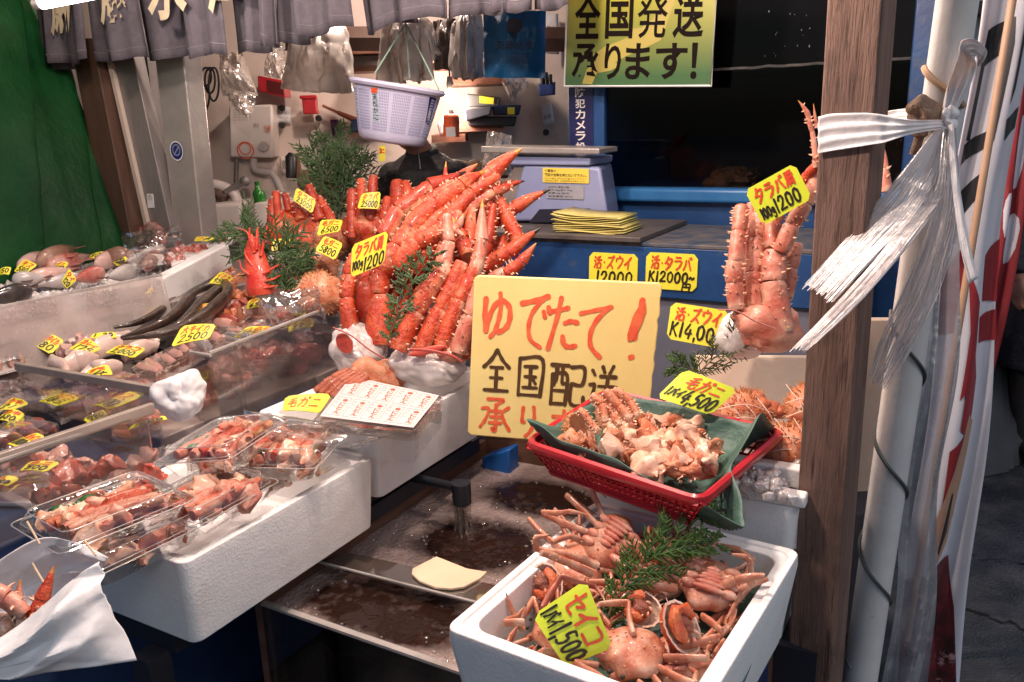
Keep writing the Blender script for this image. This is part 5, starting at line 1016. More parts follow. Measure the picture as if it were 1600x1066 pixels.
# ================================================================== SNOW CRABS in the front box
def snowcrab(label, px, t_, size, az, seed, flip=False, spread=1.0, up=.6, open_=False):
    """female snow crab: rounded bumpy carapace, folded jointed legs on both sides, two claws"""
    rnd = random.Random(seed); c = att(px[0], px[1], t_); n = (UP*up+(CP-c).normalized()*(1-up)+V((rnd.uniform(-.2, .2), rnd.uniform(-.2, .2), 0))).normalized()
    x = V((math.cos(az), math.sin(az), 0)); x = (x-n*x.dot(n)).normalized(); y = n.cross(x); rot = Matrix((x, y, n)).transposed(); s = size
    def inb(p):
        if p.z > .772: return p
        a, b = max(-.60, min(-.292, p.dot(AW))), max(.955, min(1.35, p.dot(AU))); return P(a, b, max(p.z, .66))
    t = thing('snow_crab', c-UP*s*.3, label, 'crab', 'boiled female snow crabs')
    mb = MB(); mb.ell(c, (s*.46, s*.48, s*.24), rot, 28, 18, 0, .22, 34, seed)
    for k in range(12):
        a = rnd.uniform(0, 6.28); r = s*.44*math.sqrt(rnd.random()); p = c+x*math.cos(a)*r+y*math.sin(a)*r+n*s*.26*math.sqrt(max(0, 1-(r/(s*.5))**2)); mb.ell(p, s*.02, nu=6, nv=4, mi=0)
    for e in (-1, 1): mb.ell(c+y*s*.52+x*e*s*.10+n*s*.06, s*.035, nu=8, nv=6, mi=2)
    if flip:   # underside up: abdomen flap and plates
        for k in range(6): mb.ell(c-y*s*(.30-.085*k)+n*s*(.25+.02*math.sin(k)), (s*(.26-.028*k), s*.055, s*.05), rot, 14, 8, 3)
        for e in (-1, 1):
            for k in range(4): mb.ell(c+x*e*s*.30+y*s*(.24-.16*k)+n*s*.18, (s*.14, s*.075, s*.08), rot, 12, 8, 3)
    mb.build('shell', [CRABB, SPIKE, BLKP, CRABP], t)
    for e in (-1, 1):
        for k in range(4):
            a0 = c+x*e*s*.46+y*s*(.28-.2*k)+n*s*.02; out = (x*e*1.0+y*(.75-.45*k)*spread+n*.25*rnd.uniform(.2, 1.2)).normalized()
            j1 = a0+out*s*rnd.uniform(.70, .92); bend = (out*.15-y*(.5-.2*k)-x*e*.55-n*rnd.uniform(.0, .35)+V((rnd.uniform(-.3, .3), rnd.uniform(-.3, .3), 0))).normalized()
            j2 = j1+bend*s*rnd.uniform(.35, .5); j3 = j2+(bend-x*e*.5-n*.1).normalized()*s*rnd.uniform(.28, .42)
            leg_mesh([inb(a0), inb(j1), inb(j2), inb(j3)], [s*.075, s*.068, s*.05, s*.034], rnd, 2, s*.02, 'd' if k % 3 == 0 else 'y', flat=.6, bow=.05).build('leg', [CRABB, SPIKE, CRABP, DTIP], t)
        a0 = c+x*e*s*.30+y*s*.44; j1 = a0+(x*e*.7+y*.7+n*.2).normalized()*s*.42; j2 = j1+(-x*e*.75+y*.5-n*.1).normalized()*s*.3; j3 = j2+(-x*e*.8+y*.1).normalized()*s*.34
        leg_mesh([inb(a0), inb(j1), inb(j2), inb(j3)], [s*.06, s*.065, s*.085, s*.05], rnd, 3, s*.02, 'y', flat=.7).build('claw', [CRABB, SPIKE, CRABP, DTIP], t)
    return t
BT = .75
snowcrab('snow crab lying belly up at the back of the front foam box', (958, 850), 1.49, .105, 2.2, 1, True, 1, .35)
snowcrab('snow crab with pale folded legs at the right of the front box', (1108, 915), 1.38, .105, -.4, 2, True, .8, .5)
snowcrab('snow crab lowest behind the lime 1500 card', (870, 985), 1.34, .09, 1.2, 3, False, 1, .7)
snowcrab('deep red snow crab in the middle under the sprig', (1020, 905), 1.44, .10, .6, 4, False, 1, .8)
snowcrab('snow crab nearest the camera at the front rim', (985, 1020), 1.25, .105, 2.6, 5, False, 1.1, .7)
snowcrab('snow crab half buried under the open shell', (1062, 1035), 1.27, .10, .2, 6, True, 1, .6)
snowcrab('snow crab buried in the left back part of the box', (900, 890), 1.48, .095, 1.9, 7, False, 1, .6)
# stray long legs seen clearly in the photo
for k, (lab, L) in enumerate([('bundle of long reddish snow crab legs reaching over the left rim', [([(935, 885), (885, 865), (838, 858)], [8, 8, 6]), ([(838, 860), (836, 840), (862, 836)], [7, 5, 3]), ([(925, 898), (870, 872), (845, 864)], [8, 8, 6]), ([(915, 850), (890, 838), (862, 848)], [6, 6, 5])]),
    ('long hooked snow crab leg rising above the right rim', [([(1105, 975), (1140, 950), (1172, 915)], [9, 8, 7]), ([(1172, 918), (1174, 880), (1164, 870), (1138, 865)], [7, 6, 5, 2])]),
    ('thin snow crab leg standing at the left inside of the box', [([(818, 985), (800, 955), (790, 925)], [8, 5, 2]), ([(822, 1000), (845, 985), (855, 1010)], [7, 6, 3])]),
    ('pair of pale snow crab legs lying along the right rim', [([(1110, 940), (1150, 925), (1200, 905)], [8, 8, 5]), ([(1120, 985), (1160, 965), (1196, 930)], [8, 6, 2]), ([(1105, 925), (1150, 905), (1195, 900)], [9, 9, 6])])]):
    t = thing('crab_limbs', att(*L[0][0][0], 1.3), lab, 'crab legs', 'loose snow crab legs')
    for j, (pts, r) in enumerate(L): pxleg(t, pts, r, 1.36, 1.36-.02*j, 500+10*k+j, [CRABB, SPIKE, CRABP, DTIP], spike=2, sl=.003, tip='d' if r[-1] < 4 else None)
rnd = random.Random(91)
for k in range(9):
    a0 = P(rnd.uniform(-.58, -.31), rnd.uniform(.97, 1.33), rnd.uniform(.715, .755)); a = rnd.uniform(0, 6.28); d = V((math.cos(a), math.sin(a), rnd.uniform(-.15, .35))).normalized(); L_ = rnd.uniform(.045, .075); e_ = d.cross(UP).normalized()*rnd.choice((-1, 1))
    def cl(p): return P(max(-.60, min(-.285, p.dot(AW))), max(.95, min(1.36, p.dot(AU))), max(.70, p.z))
    leg_j = [cl(a0), cl(a0+d*L_), cl(a0+d*L_+(d*.3+e_-UP*.3).normalized()*L_*.8), cl(a0+d*L_*.7+e_*L_*1.3-UP*.012)]
    one(leg_mesh(leg_j, [.0075, .0068, .005, .003], rnd, 2, .002, 'd' if k % 4 == 0 else 'y', flat=.6, bow=.06), 'crab_limb', [CRABB if k % 3 else CRABP, SPIKE, CRABP, DTIP], 'thin jointed snow crab leg tangled in the front box', 'crab leg', 'tangled snow crab legs')
# opened shells showing roe
def openshell(label, px, t_, rpx, tilt, seed):
    t = thing('opened_crab', att(px[0], px[1]+rpx, t_), label, 'crab', 'snow crabs cut open to show the roe'); rnd = random.Random(seed); r = rpx/FPX*t_; c = att(px[0], px[1], t_)
    ax = (CR*math.cos(tilt)*.75+CU*math.sin(tilt)*.75-CF*.8).normalized()
    bowl('shell', t, c, r*.8, r, r*.75, ax, [CRAB, M('shell_white', (.74, .60, .50), (.66, .42, .3), 30, .35), SPIKE], rnd, .02, 1.9, 30)
    u_ = ax.orthogonal().normalized(); w_ = ax.cross(u_); mb = MB()
    ring = [c+(u_*math.cos(a)*.62*.8+w_*math.sin(a)*.62)*r+ax*r*.16 for a in [k*.42 for k in range(10)]]
    mb.tube(ring, [r*.10]+[r*.21]*8+[r*.1], 10); mb.v = [p+V((noise.noise(p*90), noise.noise(p*90+V((5, 0, 0))), noise.noise(p*90+V((0, 5, 0)))))*r*.12 for p in mb.v]; mb.build('roe', ROE, t)
    mb = MB(); mb.ell(c-ax*r*.05, (r*.42, r*.5, r*.34), Matrix((u_, w_, ax)).transposed(), 20, 12, 0, .3, 80, seed); mb.build('brown_meat', GILL, t)
    mb = MB()
    for k in range(9): a = k*.7+seed; mb.ell(c+(u_*math.cos(a)*.5*.8+w_*math.sin(a)*.5)*r+ax*r*.1, (r*.15, r*.06, r*.08), Matrix.Rotation(a, 3, ax), 8, 6)
    mb.build('white_meat', MEAT, t)
openshell('snow crab cut open with orange roe by the left rim of the front box', (852, 912), 1.42, 36, 2.6, 1)
openshell('large snow crab cut open with an orange roe crescent at the front right', (1068, 980), 1.25, 44, .7, 2)
openshell('snow crab cut open lying under the cypress sprig', (1000, 950), 1.33, 36, 1.9, 3)
mb = MB(); mb.grid(lambda s, r: P(-.58+.33*s, .95+.41*r, .70+.012*noise.noise(V((s*6, r*6, 0)))-.05*(1-r)), 24, 24); one(mb, 'green_liner', LEAFP, 'dark green paper lining the back of the snow crab box', 'liner', solid=.0015)
card([(915, 906), (958, 1012), (884, 1042), (832, 962)], 'large lime card priced 1500 stuck among the snow crabs', 'セイコ', '1,500', t=1.24, n=facing(att(897, 978, 1.24), .5), mat=CARDG, seed=41, rb=(.08, .06, .86, .48), bb=(.36, .50, .97, .92), third=('1パイ', (.03, .58, .36, .88)), slant=0)
# ================================================================== RIGHT SIDE: POST, POLE, BANNERS, STREET
def turned(v, deg): return Matrix.Rotation(R(deg), 3, 'Z') @ v
XA = turned(AW, -9); YA = turned(AU, -9)
pl = att(1260, 533, 1.46); base = V((pl.x, pl.y, 0))
HW, HD = .0425, .040; c = base + XA*HW + YA*HD
mb = MB(); nz_ = 40
for k in range(1): mb.box(c+UP*1.35, (HW*2, HD*2, 2.7), XA, YA, UP)
bm_post = one(mb, 'wooden_post', WOOD, 'rough reddish brown wooden post holding up the right end of the stall', 'post', smooth=False, bevel=.005)
pT, pB = att(1500, -30, 1.40), att(1343, 1066, 1.74); dd = (pT-pB).normalized(); pB2 = pB-dd*(pB.z/dd.z); pT2 = pT+dd*1.0
mb = MB(); mb.tube([pB2.lerp(pT2, i/30) for i in range(31)], .0335, 28)
one(mb, 'white_pole', M('pole_white', (.64, .62, .60), (.56, .54, .53), 7, .35, .15, 30, c3=(.20, .12, .06), s3=26, lo3=.70, hi3=.78), 'white painted metal pole with rust spots leaning beside the wooden post', 'pole')
ppt = lambda v: pT+(pB-pT)*((v+30)/1096)
def wirept(v, ang): q = ppt(v); x = dd.orthogonal().normalized(); y = dd.cross(x); a0 = (CP-q); a0 = (a0-dd*a0.dot(dd)).normalized(); b0 = dd.cross(a0); return q+(a0*math.cos(R(ang))+b0*math.sin(R(ang)))*.0365
mb = MB()
mb.tube([wirept(430+600*i/120, -95+1140*i/120) for i in range(121)], .0035, 6)
one(mb, 'wire', M('wire_grey', (.06, .065, .06), rough=.5), 'dark grey wire spiralling round the leaning white pole', 'wire')
mb = MB(); mb.tube([wirept(82+i*4, -80+i*11) for i in range(14)], .006, 7); one(mb, 'rope', M('rope_tan', (.42, .28, .18), rough=.8), 'tan cord tied round the top of the white pole', 'cord')
# ribbons: a wide white net strap round post and pole
t = thing('net_strap', att(1478, 195, 1.42), 'white plastic net strap tying the wooden post to the pole with long loose tails', 'strap')
def ribbon(top, bot, n=18, wob=.004, folds=5, seed=0, m=8, jag=0):
    """top, bot: lists of (u,v,t) along both edges"""
    A = smoothline([att(*p) for p in top], 8); B = smoothline([att(*p) for p in bot], 8); k = min(len(A), len(B)); mb = MB()
    def fn(s, r):
        i = r*(k-1); j = min(int(i), k-2); f_ = i-j; a = A[j].lerp(A[j+1], f_); b = B[j].lerp(B[j+1], f_); p = a.lerp(b, s)
        if jag: p = a.lerp(b, s)+(B[j+1]-B[j])*jag*noise.noise(V((s*14, seed, 0)))*(r**4)*8
        return p-CF*((wob*1.6*noise.noise(V((s*folds*1.7, r*1.3, seed)))+wob*noise.noise(V((s*folds*4, r*2.2, seed+5))) if jag else wob*math.sin(s*folds*6.28+seed+.8*math.sin(r*4)))+wob*.7*noise.noise(V((s*9, r*4, seed))))
    mb.grid(fn, 96 if jag else 36, 30); return mb
sn = M('strap_white', (.82, .77, .77), (.76, .70, .70), 20, .35, .5, 60, coat=.2, sss=.2, dist=.004)
pf = c-YA*HD-YA*.008; pr_side = c+XA*HW+XA*.003; PXR = proj(c+XA*HW-YA*HD+UP*(1.5))[0]
def fd(u, v): q = onp(u, v, pf, YA); return (u, v, depth(q))
def sd_(u, v): q = onp(u, v, pr_side, XA); return (u, v, depth(q))
DR = fd(PXR, 200)[2]
ribbon([fd(1278, 183), fd(1300, 178), fd(PXR-22, 177), fd(PXR, 178), (PXR+16, 180, DR-.004), (1425, 187, DR+.0), (1478, 187, 1.405)], [fd(1278, 240), fd(1300, 236), fd(PXR-22, 229), fd(PXR, 225), (PXR+16, 222, DR-.004), (1425, 209, DR+.0), (1480, 200, 1.405)], wob=.0016, folds=3).build('band', sn, t, solid=.0012)
ribbon([(1374, 176, 1.52), (1400, 172, 1.50), (1425, 168, 1.47)], [(1374, 222, 1.52), (1400, 216, 1.50), (1425, 205, 1.47)], wob=.003).build('band', sn, t, solid=.0012)
mb = MB(); mb.ell(att(1480, 190, 1.400), (.014, .014, .020), amp=.5, fr=60, nu=20, nv=14); mb.ell(att(1487, 176, 1.395), (.010, .010, .013), amp=.5, fr=60); mb.build('knot', sn, t)
ribbon([(1470, 180, 1.400), (1478, 140, 1.395), (1494, 95, 1.34), (1500, 66, 1.335), (1520, 62, 1.33), (1540, 78, 1.33), (1534, 98, 1.335)], [(1490, 180, 1.400), (1512, 140, 1.395), (1524, 104, 1.385), (1516, 88, 1.335), (1522, 84, 1.33), (1530, 92, 1.33), (1528, 104, 1.380)], wob=.004, folds=3).build('loop', sn, t, solid=.0012)
ribbon([(1466, 196, 1.395), (1420, 255, 1.385), (1370, 315, 1.380), (1310, 385, 1.375), (1258, 444, 1.325)], [(1480, 202, 1.395), (1465, 270, 1.380), (1425, 340, 1.325), (1365, 400, 1.315), (1300, 472, 1.31)], wob=.0022, folds=13, seed=1, jag=.2).build('tail', NET, t)
ribbon([(1472, 200, 1.390), (1440, 300, 1.375), (1380, 390, 1.315), (1310, 470, 1.31), (1236, 545, 1.31)], [(1482, 202, 1.390), (1478, 290, 1.375), (1440, 350, 1.315), (1350, 460, 1.305), (1262, 548, 1.305)], wob=.002, folds=9, seed=2, jag=.15).build('tail', NET, t)
ribbon([(1474, 202, 1.385), (1455, 330, 1.36), (1410, 450, 1.40), (1378, 520, 1.44), (1356, 590, 1.46)], [(1492, 202, 1.385), (1496, 330, 1.36), (1470, 440, 1.39), (1430, 530, 1.42), (1384, 608, 1.46)], wob=.003, folds=8, seed=3, jag=.15).build('tail', NET, t)
ribbon([(1482, 196, 1.375), (1486, 260, 1.32), (1492, 320, 1.32), (1502, 390, 1.32), (1514, 444, 1.32)], [(1490, 194, 1.375), (1496, 258, 1.32), (1504, 318, 1.32), (1516, 386, 1.32), (1528, 434, 1.32)], wob=.002, folds=1, seed=4).build('tail', sn, t, solid=.001)
def strands(top, bot, n, seed, r=.0008):
    A = smoothline([att(*p) for p in top], 8); B = smoothline([att(*p) for p in bot], 8); m = min(len(A), len(B)); rnd = random.Random(seed); mb = MB()
    for q in range(n):
        s = rnd.random(); cut = rnd.randint(int(m*.82), m); ph = rnd.uniform(0, 6); am = rnd.uniform(.002, .007); pts = []
        for i in range(cut):
            f_ = i/(m-1); pts.append(A[i].lerp(B[i], min(1, max(0, s+.10*math.sin(f_*5+ph)*f_)))-CF*(am*math.sin(f_*7+ph)*f_+.004)-UP*am*1.2*math.sin(math.pi*f_))
        mb.tube(pts, r*rnd.uniform(.6, 1.3), 4, cap=False)
    return mb
sm = M('strand_white', (.78, .72, .71), (.68, .62, .62), 20, .7, sss=.2)
T_ = 1.395
strands([(1466, 196, T_), (1420, 255, 1.385), (1370, 315, 1.38), (1310, 385, 1.375), (1258, 444, 1.37)], [(1480, 202, T_), (1465, 270, 1.38), (1425, 340, 1.37), (1365, 400, 1.36), (1300, 472, 1.355)], 80, 1).build('strands', sm, t)
strands([(1472, 200, T_), (1440, 300, 1.375), (1380, 390, 1.36), (1310, 470, 1.355), (1236, 545, 1.355)], [(1482, 202, T_), (1478, 290, 1.375), (1440, 350, 1.36), (1350, 460, 1.35), (1262, 548, 1.35)], 36, 2).build('strands', sm, t)
strands([(1474, 202, 1.385), (1455, 330, 1.405), (1410, 450, 1.44), (1378, 520, 1.46), (1356, 590, 1.48)], [(1492, 202, 1.385), (1496, 330, 1.405), (1470, 440, 1.43), (1430, 530, 1.45), (1384, 608, 1.48)], 60, 3).build('strands', sm, t)
mb = MB(); mb.ell(att(1446, 172, 1.42), (.030, .026, .026), amp=.6, fr=30, nu=26, nv=18); mb.ell(att(1432, 186, 1.43), (.018, .016, .022), amp=.5, fr=40); mb.tube(smoothline([att(1440, 190, 1.41), att(1436, 215, 1.42), att(1428, 242, 1.43)]), [.013]*6+[.008]*7, 10)
one(mb, 'rag_knot', M('rag_brown', (.30, .19, .13), (.42, .30, .22), 30, .85, 1.0, 90), 'old knotted brown rag wedged between the white pole and strap', 'rag')
mb = MB(); q = [(1338, 500), (1402, 500), (1372, 800), (1330, 800)]; f = Face(*[onp(u, v, V((0, 2.05, 0)), V((0, 1, 0))) for u, v in q]); mb.slab(f.c, .03, f.n); one(mb, 'foam_board', M('cream_foam', (.78, .62, .48)), 'cream foam board seen in the gap between post and pole', 'foam board', bevel=.003)
# banners
def yq(q, Y, wav=.012, seed=0, n=V((0, 1, 0))):
    C4 = [onp(u, v, V((0, Y, 0)), n) for u, v in q]
    fc = Face(*C4)
    def fn(s, r, off=0): return fc.at(s, r)-V((0, 1, 0))*(wav*math.sin(s*9+r*5+seed)+wav*.6*math.sin(r*11+seed)+off)+V((.006*math.sin(r*13+seed), 0, 0))
    return fc, fn
def shape(mb, fn, pts, off, mi=0, dens=1):
    bm = bmesh.new(); vs = [bm.verts.new((x, y, 0)) for x, y in pts]; bm.faces.new(vs); bmesh.ops.triangulate(bm, faces=bm.faces[:])
    bmesh.ops.subdivide_edges(bm, edges=bm.edges[:], cuts=3, use_grid_fill=True); bm.verts.index_update()
    mb.add([fn(x.co.x, x.co.y, off) for x in bm.verts], [tuple(v.index for v in f.verts) for f in bm.faces], mi); bm.free()
BW = M('banner_white', (.60, .60, .66), (.54, .54, .60), 6, .55, .1, 12, sss=.1); BR_ = M('banner_red', (.22, .015, .02), (.28, .02, .028), 8, .5); BK = M('banner_black', (.012, .012, .016), rough=.5)
fc, fn = yq([(1530, -60), (1622, -60), (1490, 1100), (1396, 1100)], 1.86, .014, 1)
mb = MB(); mb.grid(fn, 24, 60); o = one(mb, 'shop_banner', BW, 'tall white cloth banner with black and red brush shapes beside the white pole', 'banner', solid=.002)
mb = MB()
for pts in ([(.16, .10), (.20, .075), (.60, .06), (.62, .09), (.56, .20), (.47, .20), (.51, .10), (.27, .115), (.25, .20), (.15, .20)], [(.12, .205), (.56, .185), (.55, .205), (.12, .23)], [(.02, .285), (.50, .235), (.52, .262), (.06, .325)], [(.74, .03), (.80, .03), (.76, .14), (.70, .16)], [(.70, .175), (.98, .16), (.98, .185), (.74, .20)]): shape(mb, fn, pts, .004)
mb.build('black_print', BK, o, smooth=False)
mb = MB()
for pts in ([(.02, .38), (.36, .33), (.40, .37), (.36, .44), (.04, .445)], [(.44, .36), (.66, .40), (.64, .50), (.40, .53), (.50, .44)], [(.72, .34), (1, .32), (1, .40), (.74, .40)], [(.70, .42), (1, .41), (1, .45), (.72, .455)], [(.50, .50), (.62, .46), (.72, .50), (.70, .56), (.60, .58), (.46, .57)], [(.34, .60), (.60, .575), (.66, .61), (.60, .66), (.66, .70), (.36, .71)]): shape(mb, fn, pts, .0045)
mb.build('red_print', BR_, o, smooth=False)
mb = MB(); shape(mb, fn, [(.02, .80), (.70, .76), (.84, .84), (.96, 1), (.02, 1)], .005); mb.build('picture_print', M('meat_print', (.16, .02, .025), (.03, .012, .012), 14, .4, c3=(.50, .28, .28), s3=18, lo3=.56, hi3=.62), o, smooth=False)
mb = MB(); shape(mb, fn, [(.30, .70), (.62, .55), (.74, .56), (.62, .74), (.30, .80)], .0055); mb.build('tan_print', M('tan_print', (.42, .24, .16), (.36, .2, .13), 6, .5), o, smooth=False)
mb = MB(); shape(mb, fn, [(.50, .66), (.53, .66), (.56, .72), (.44, .755), (.43, .745), (.51, .715)], .007); mb.build('curve_print', BK, o, smooth=False)
fc, fn = yq([(1612, -60), (1662, -60), (1476, 1000), (1432, 1070)], 2.02, .012, 3)
mb = MB(); mb.grid(fn, 14, 60); o = one(mb, 'shop_banner', BR_, 'narrow dark red cloth banner with white drops at the outer right edge', 'banner', solid=.002)
mb = MB()
for (x, y, w_, h) in ((.72, .34, .2, .035), (.35, .45, .16, .05), (.62, .52, .2, .06), (.6, .60, .15, .03), (.62, .66, .18, .035), (.45, .72, .2, .05), (.7, .22, .2, .05), (.4, .30, .14, .03)): shape(mb, fn, [(x+w_*math.cos(k*.63), y+h*math.sin(k*.63)*(1.3 if math.sin(k*.63) > 0 else .7)) for k in range(10)], .004)
mb.build('white_print', BW, o, smooth=False)
mb = MB(); A = onp(1572, 60, V((0, 1.80, 0)), V((0, 1, 0))); B = onp(1450, 800, V((0, 1.80, 0)), V((0, 1, 0))); q = (B-A).normalized(); mb.tube([A-q*.6, B, B-q*(B.z/q.z)*0+q*.35], .008, 10)
one(mb, 'banner_pole', M('stick_tan', (.46, .30, .2), (.4, .25, .16), 8, .5), 'thin tan banner stick leaning in front of the white banner', 'pole')
mb = MB(); A = onp(1597, 60, V((0, 1.9, 0)), V((0, 1, 0))); B = onp(1560, 300, V((0, 1.9, 0)), V((0, 1, 0))); mb.tube([A-(B-A), B+(B-A)*.05], .007, 10); one(mb, 'banner_pole', ALU, 'grey metal banner rod beside the dark red banner', 'pole')
# clear vinyl sheet
fc, fn = yq([(1440, 380), (1502, 380), (1450, 1110), (1378, 1110)], 1.66, .012, 5); mb = MB(); mb.grid(fn, 12, 40)
one(mb, 'vinyl_sheet', clearmat('vinyl', (.62, .63, .68), .06, .2, .5, (.34, .35, .40), .8, 10), 'cloudy clear vinyl sheet hanging behind the white pole', 'vinyl sheet')
# street beyond
mb = MB(); t = thing('street_building', V((3.6, 9, 0)), 'pale shop front across the street at the far right edge', 'building')
mb.box((4.2, 9.2, 1.6), (5.5, .3, 3.2)); mb.build('wall', M('facade_grey', (.55, .56, .6), (.48, .49, .54), 2, .6), t, smooth=False)
for k in range(4): mb = MB(); mb.box((2.4+1.1*k, 9.03, 1.1), (.8, .06, 1.9)); mb.build('shutter', M('shutter_pale', (.66, .67, .72), (.6, .61, .66), 6, .5, stretch=(.3, 1, 14)), t, smooth=False)
mb = MB(); mb.box((4.2, 9.0, 2.4), (5.5, .5, .12)); mb.build('canopy', DKBROWN, t, smooth=False)
mb = MB(); rnd = random.Random(2)
for k in range(4):
    a = onz(1524+9*k, 748-5*k, 0); b = a+V((.16, .05, 0)); tp = V((.05, .28, .55)); mb.slab([a+tp, b+tp, b, a], .012)
one(mb, 'leaning_boards', M('board_black', (.02, .022, .026), (.035, .035, .04), 8, .6), 'dark boards leaning in the street behind the red banner', 'boards', smooth=False, bevel=.004)
g = onz(1628, 712, 0); t = thing('person', g, 'passer-by in a long dark coat standing at the right picture edge', 'person')
def gv(x, y, z): return g+V((x, y, z))
SKN = M('skin', (.42, .20, .13), (.47, .24, .16), 12, .45, sss=.2)
mb = MB(); mb.ell(gv(0, 0, 1.60), (.075, .095, .115), None, 24, 18); mb.ell(gv(0, -.05, 1.52), (.045, .045, .04)); mb.tube([gv(0, -.092, 1.62), gv(0, -.112, 1.585), gv(0, -.096, 1.575)], [.01, .015, .012], 10); mb.ell(gv(0, -.088, 1.545), (.026, .012, .010))
for e in (-1, 1): mb.ell(gv(e*.078, .005, 1.60), (.012, .022, .034)); mb.ell(gv(e*.032, -.083, 1.62), (.018, .012, .01))
mb.tube([gv(0, .01, 1.54), gv(0, .015, 1.44), gv(0, .02, 1.2), gv(0, .02, .9)], [.052, .06, .13, .13], 16)
for e in (-1, 1):
    mb.tube([gv(e*.17, .01, 1.36), gv(e*.22, .02, 1.08), gv(e*.225, -.04, .84), gv(e*.225, -.05, .80)], [.05, .042, .034, .03], 14); h0 = gv(e*.225, -.055, .76); mb.ell(h0, (.02, .042, .05))
    for k, ln in enumerate((.055, .068, .064, .05)): a = h0+V((0, -.03+.02*k, -.035)); mb.tube([a, a-UP*ln*.5, a+V((-e*.012, 0, -ln*.9))], [.0095, .0085, .007], 8)
    a = h0+V((-e*.01, -.036, .0)); mb.tube([a, a+V((0, -.022, -.024)), a+V((0, -.026, -.05))], [.011, .01, .008], 8); mb.tube([gv(e*.09, .02, .9), gv(e*.10, .0, .48), gv(e*.10, .03, .08)], [.085, .06, .045], 14)
mb.build('body', SKN, t, remesh=.010)
CO = M('coat_black', (.008, .008, .011), (.018, .018, .023), 10, .5, .6, 18, dist=.02)
mb = MB(); mb.tube([gv(0, .02, .42), gv(0, .02, .75), gv(0, .02, 1.05), gv(0, .015, 1.34), gv(0, .01, 1.46)], [.235, .215, .19, .185, .08], 24)
for e in (-1, 1): mb.tube([gv(e*.16, .01, 1.36), gv(e*.22, .02, 1.08), gv(e*.228, -.04, .82)], [.075, .065, .055], 16)
mb.build('coat', CO, t, remesh=.012)
mb = MB()
for e in (-1, 1): mb.tube([gv(e*.09, .02, .85), gv(e*.10, .0, .46), gv(e*.10, .03, .07)], [.09, .075, .07], 14); mb.ell(gv(e*.10, -.04, .045), (.05, .135, .045))
mb.build('trousers', BLKP, t)
mb = MB(); mb.ell(gv(0, .018, 1.635), (.084, .1, .1), None, 24, 16, amp=.05, fr=40); mb.build('hair', BLKP, t)
# ================================================================== HANGING BASKET, WORKER, CONIFER
HT = 2.95; rc = att(622, 134, HT); tl = Matrix.Rotation(R(11), 3, CF.normalized()); hx = tl @ CR; hz = tl @ UP; hy = hz.cross(hx); hx = hy.cross(hz)
s_ = HT/FPX; t = thing('hanging_basket', rc-hz*.19, 'lilac plastic basket hanging tilted from green cords under the noren', 'basket')
LIL = M('lilac_plastic', (.50, .50, .66), (.46, .46, .62), 8, .38, .1, 60, sss=.15)
prof = [(0, 71), (-1, 73), (2, 74), (5, 72), (6, 66), (40, 60), (74, 53), (82, 51), (86, 46), (87, 10)]
def lathe(mb, c, x, y, z, prof, n=56, mi=0, wave=0):
    vs = []; fs = []
    for h, r in prof:
        for k in range(n):
            a = 2*math.pi*k/n; rr_ = r*(1+wave*(k % 2)); vs.append(c+x*math.cos(a)*rr_+y*math.sin(a)*rr_-z*h)
    for i in range(len(prof)-1):
        for k in range(n): fs.append((i*n+k, i*n+(k+1) % n, (i+1)*n+(k+1) % n, (i+1)*n+k))
    return mb.add(vs, fs, mi)
mb = lathe(MB(), rc, hx, hy, hz, [(h*s_, r*s_) for h, r in prof]); mb.build('body', LIL, t, solid=.003)
mb = MB()
for k in range(12): a = 2*math.pi*k/12+.2; mb.tube([rc+(hx*math.cos(a)+hy*math.sin(a))*66.6*s_-hz*8*s_, rc+(hx*math.cos(a)+hy*math.sin(a))*53.2*s_-hz*76*s_], .0022, 5)
mb.build('ribs', LIL, t)
mb = MB()
for row in range(14):
    h = 14+row*4.2; r = (66-13*(h-6)/68)*s_
    for k in range(150):
        if (k % 12) < 2: continue
        a = 2*math.pi*k/150+.22; d = hx*math.cos(a)+hy*math.sin(a)
        if d.dot(CF) > .2: continue
        p = rc+d*(r+.0040)-hz*h*s_; mb.box(p, (.0030, .001, .0060), hz.cross(d), d, hz)
mb.build('perforation', M('lilac_hole', (.26, .26, .40), rough=.6), t, smooth=False)
def onbk(u, v): d = ray(u, v); return CP+d*((rc-CP).dot(CF)/d.dot(CF))
for q, m_, tx in (([(592, 137), (604, 138), (603, 191), (591, 189)], M('basket_label', (.5, .6, .66), (.3, .42, .5), 50, .4), '天然かに'), ([(676, 152), (683, 154), (674, 196), (666, 192)], M('notice_navy', (.012, .012, .06)), None)):
    pts = []
    for i, (u, v) in enumerate(q):
        p = onbk(u, v); h = -(p-rc).dot(hz); xx = (p-rc).dot(hx); r = (66-13*(h/s_-6)/68)*s_+.002; xx = max(-r*.97, min(r*.97, xx)); pts.append(rc+hx*xx-hz*h-hy*(math.sqrt(max(0, r*r-xx*xx))*(1 if hy.dot(CF) > 0 else -1)))
    f = Face(*pts); mb = MB(); mb.slab([p+f.n*.003 for p in pts], .002, f.n); o = mb.build('label', m_, t, smooth=False)
    if tx:
        mb = MB(); 
        for k, ch in enumerate(tx): printed(f, ch, (.15, .22+.19*k, .85, .38+.19*k), .0045, .01, mb)
        mb.build('lettering', INKB, o, smooth=False); mb = MB(); mb.slab([f.at(.1, .03, .005), f.at(.9, .03, .005), f.at(.9, .18, .005), f.at(.1, .18, .005)], .001, f.n); mb.build('seal', INKR, o, smooth=False)
ap = att(634, 36, HT); mb = MB()
for (u, v, o_) in ((585, 116, -.02), (686, 141, -.02), (640, 122, .10)): mb.tube([ap, att(u, v, HT+o_)], .0028, 6)
mb.tube([ap, ap+UP*.4], .003, 6); mb.build('cord', M('cord_green', (.22, .34, .27), rough=.6), t)
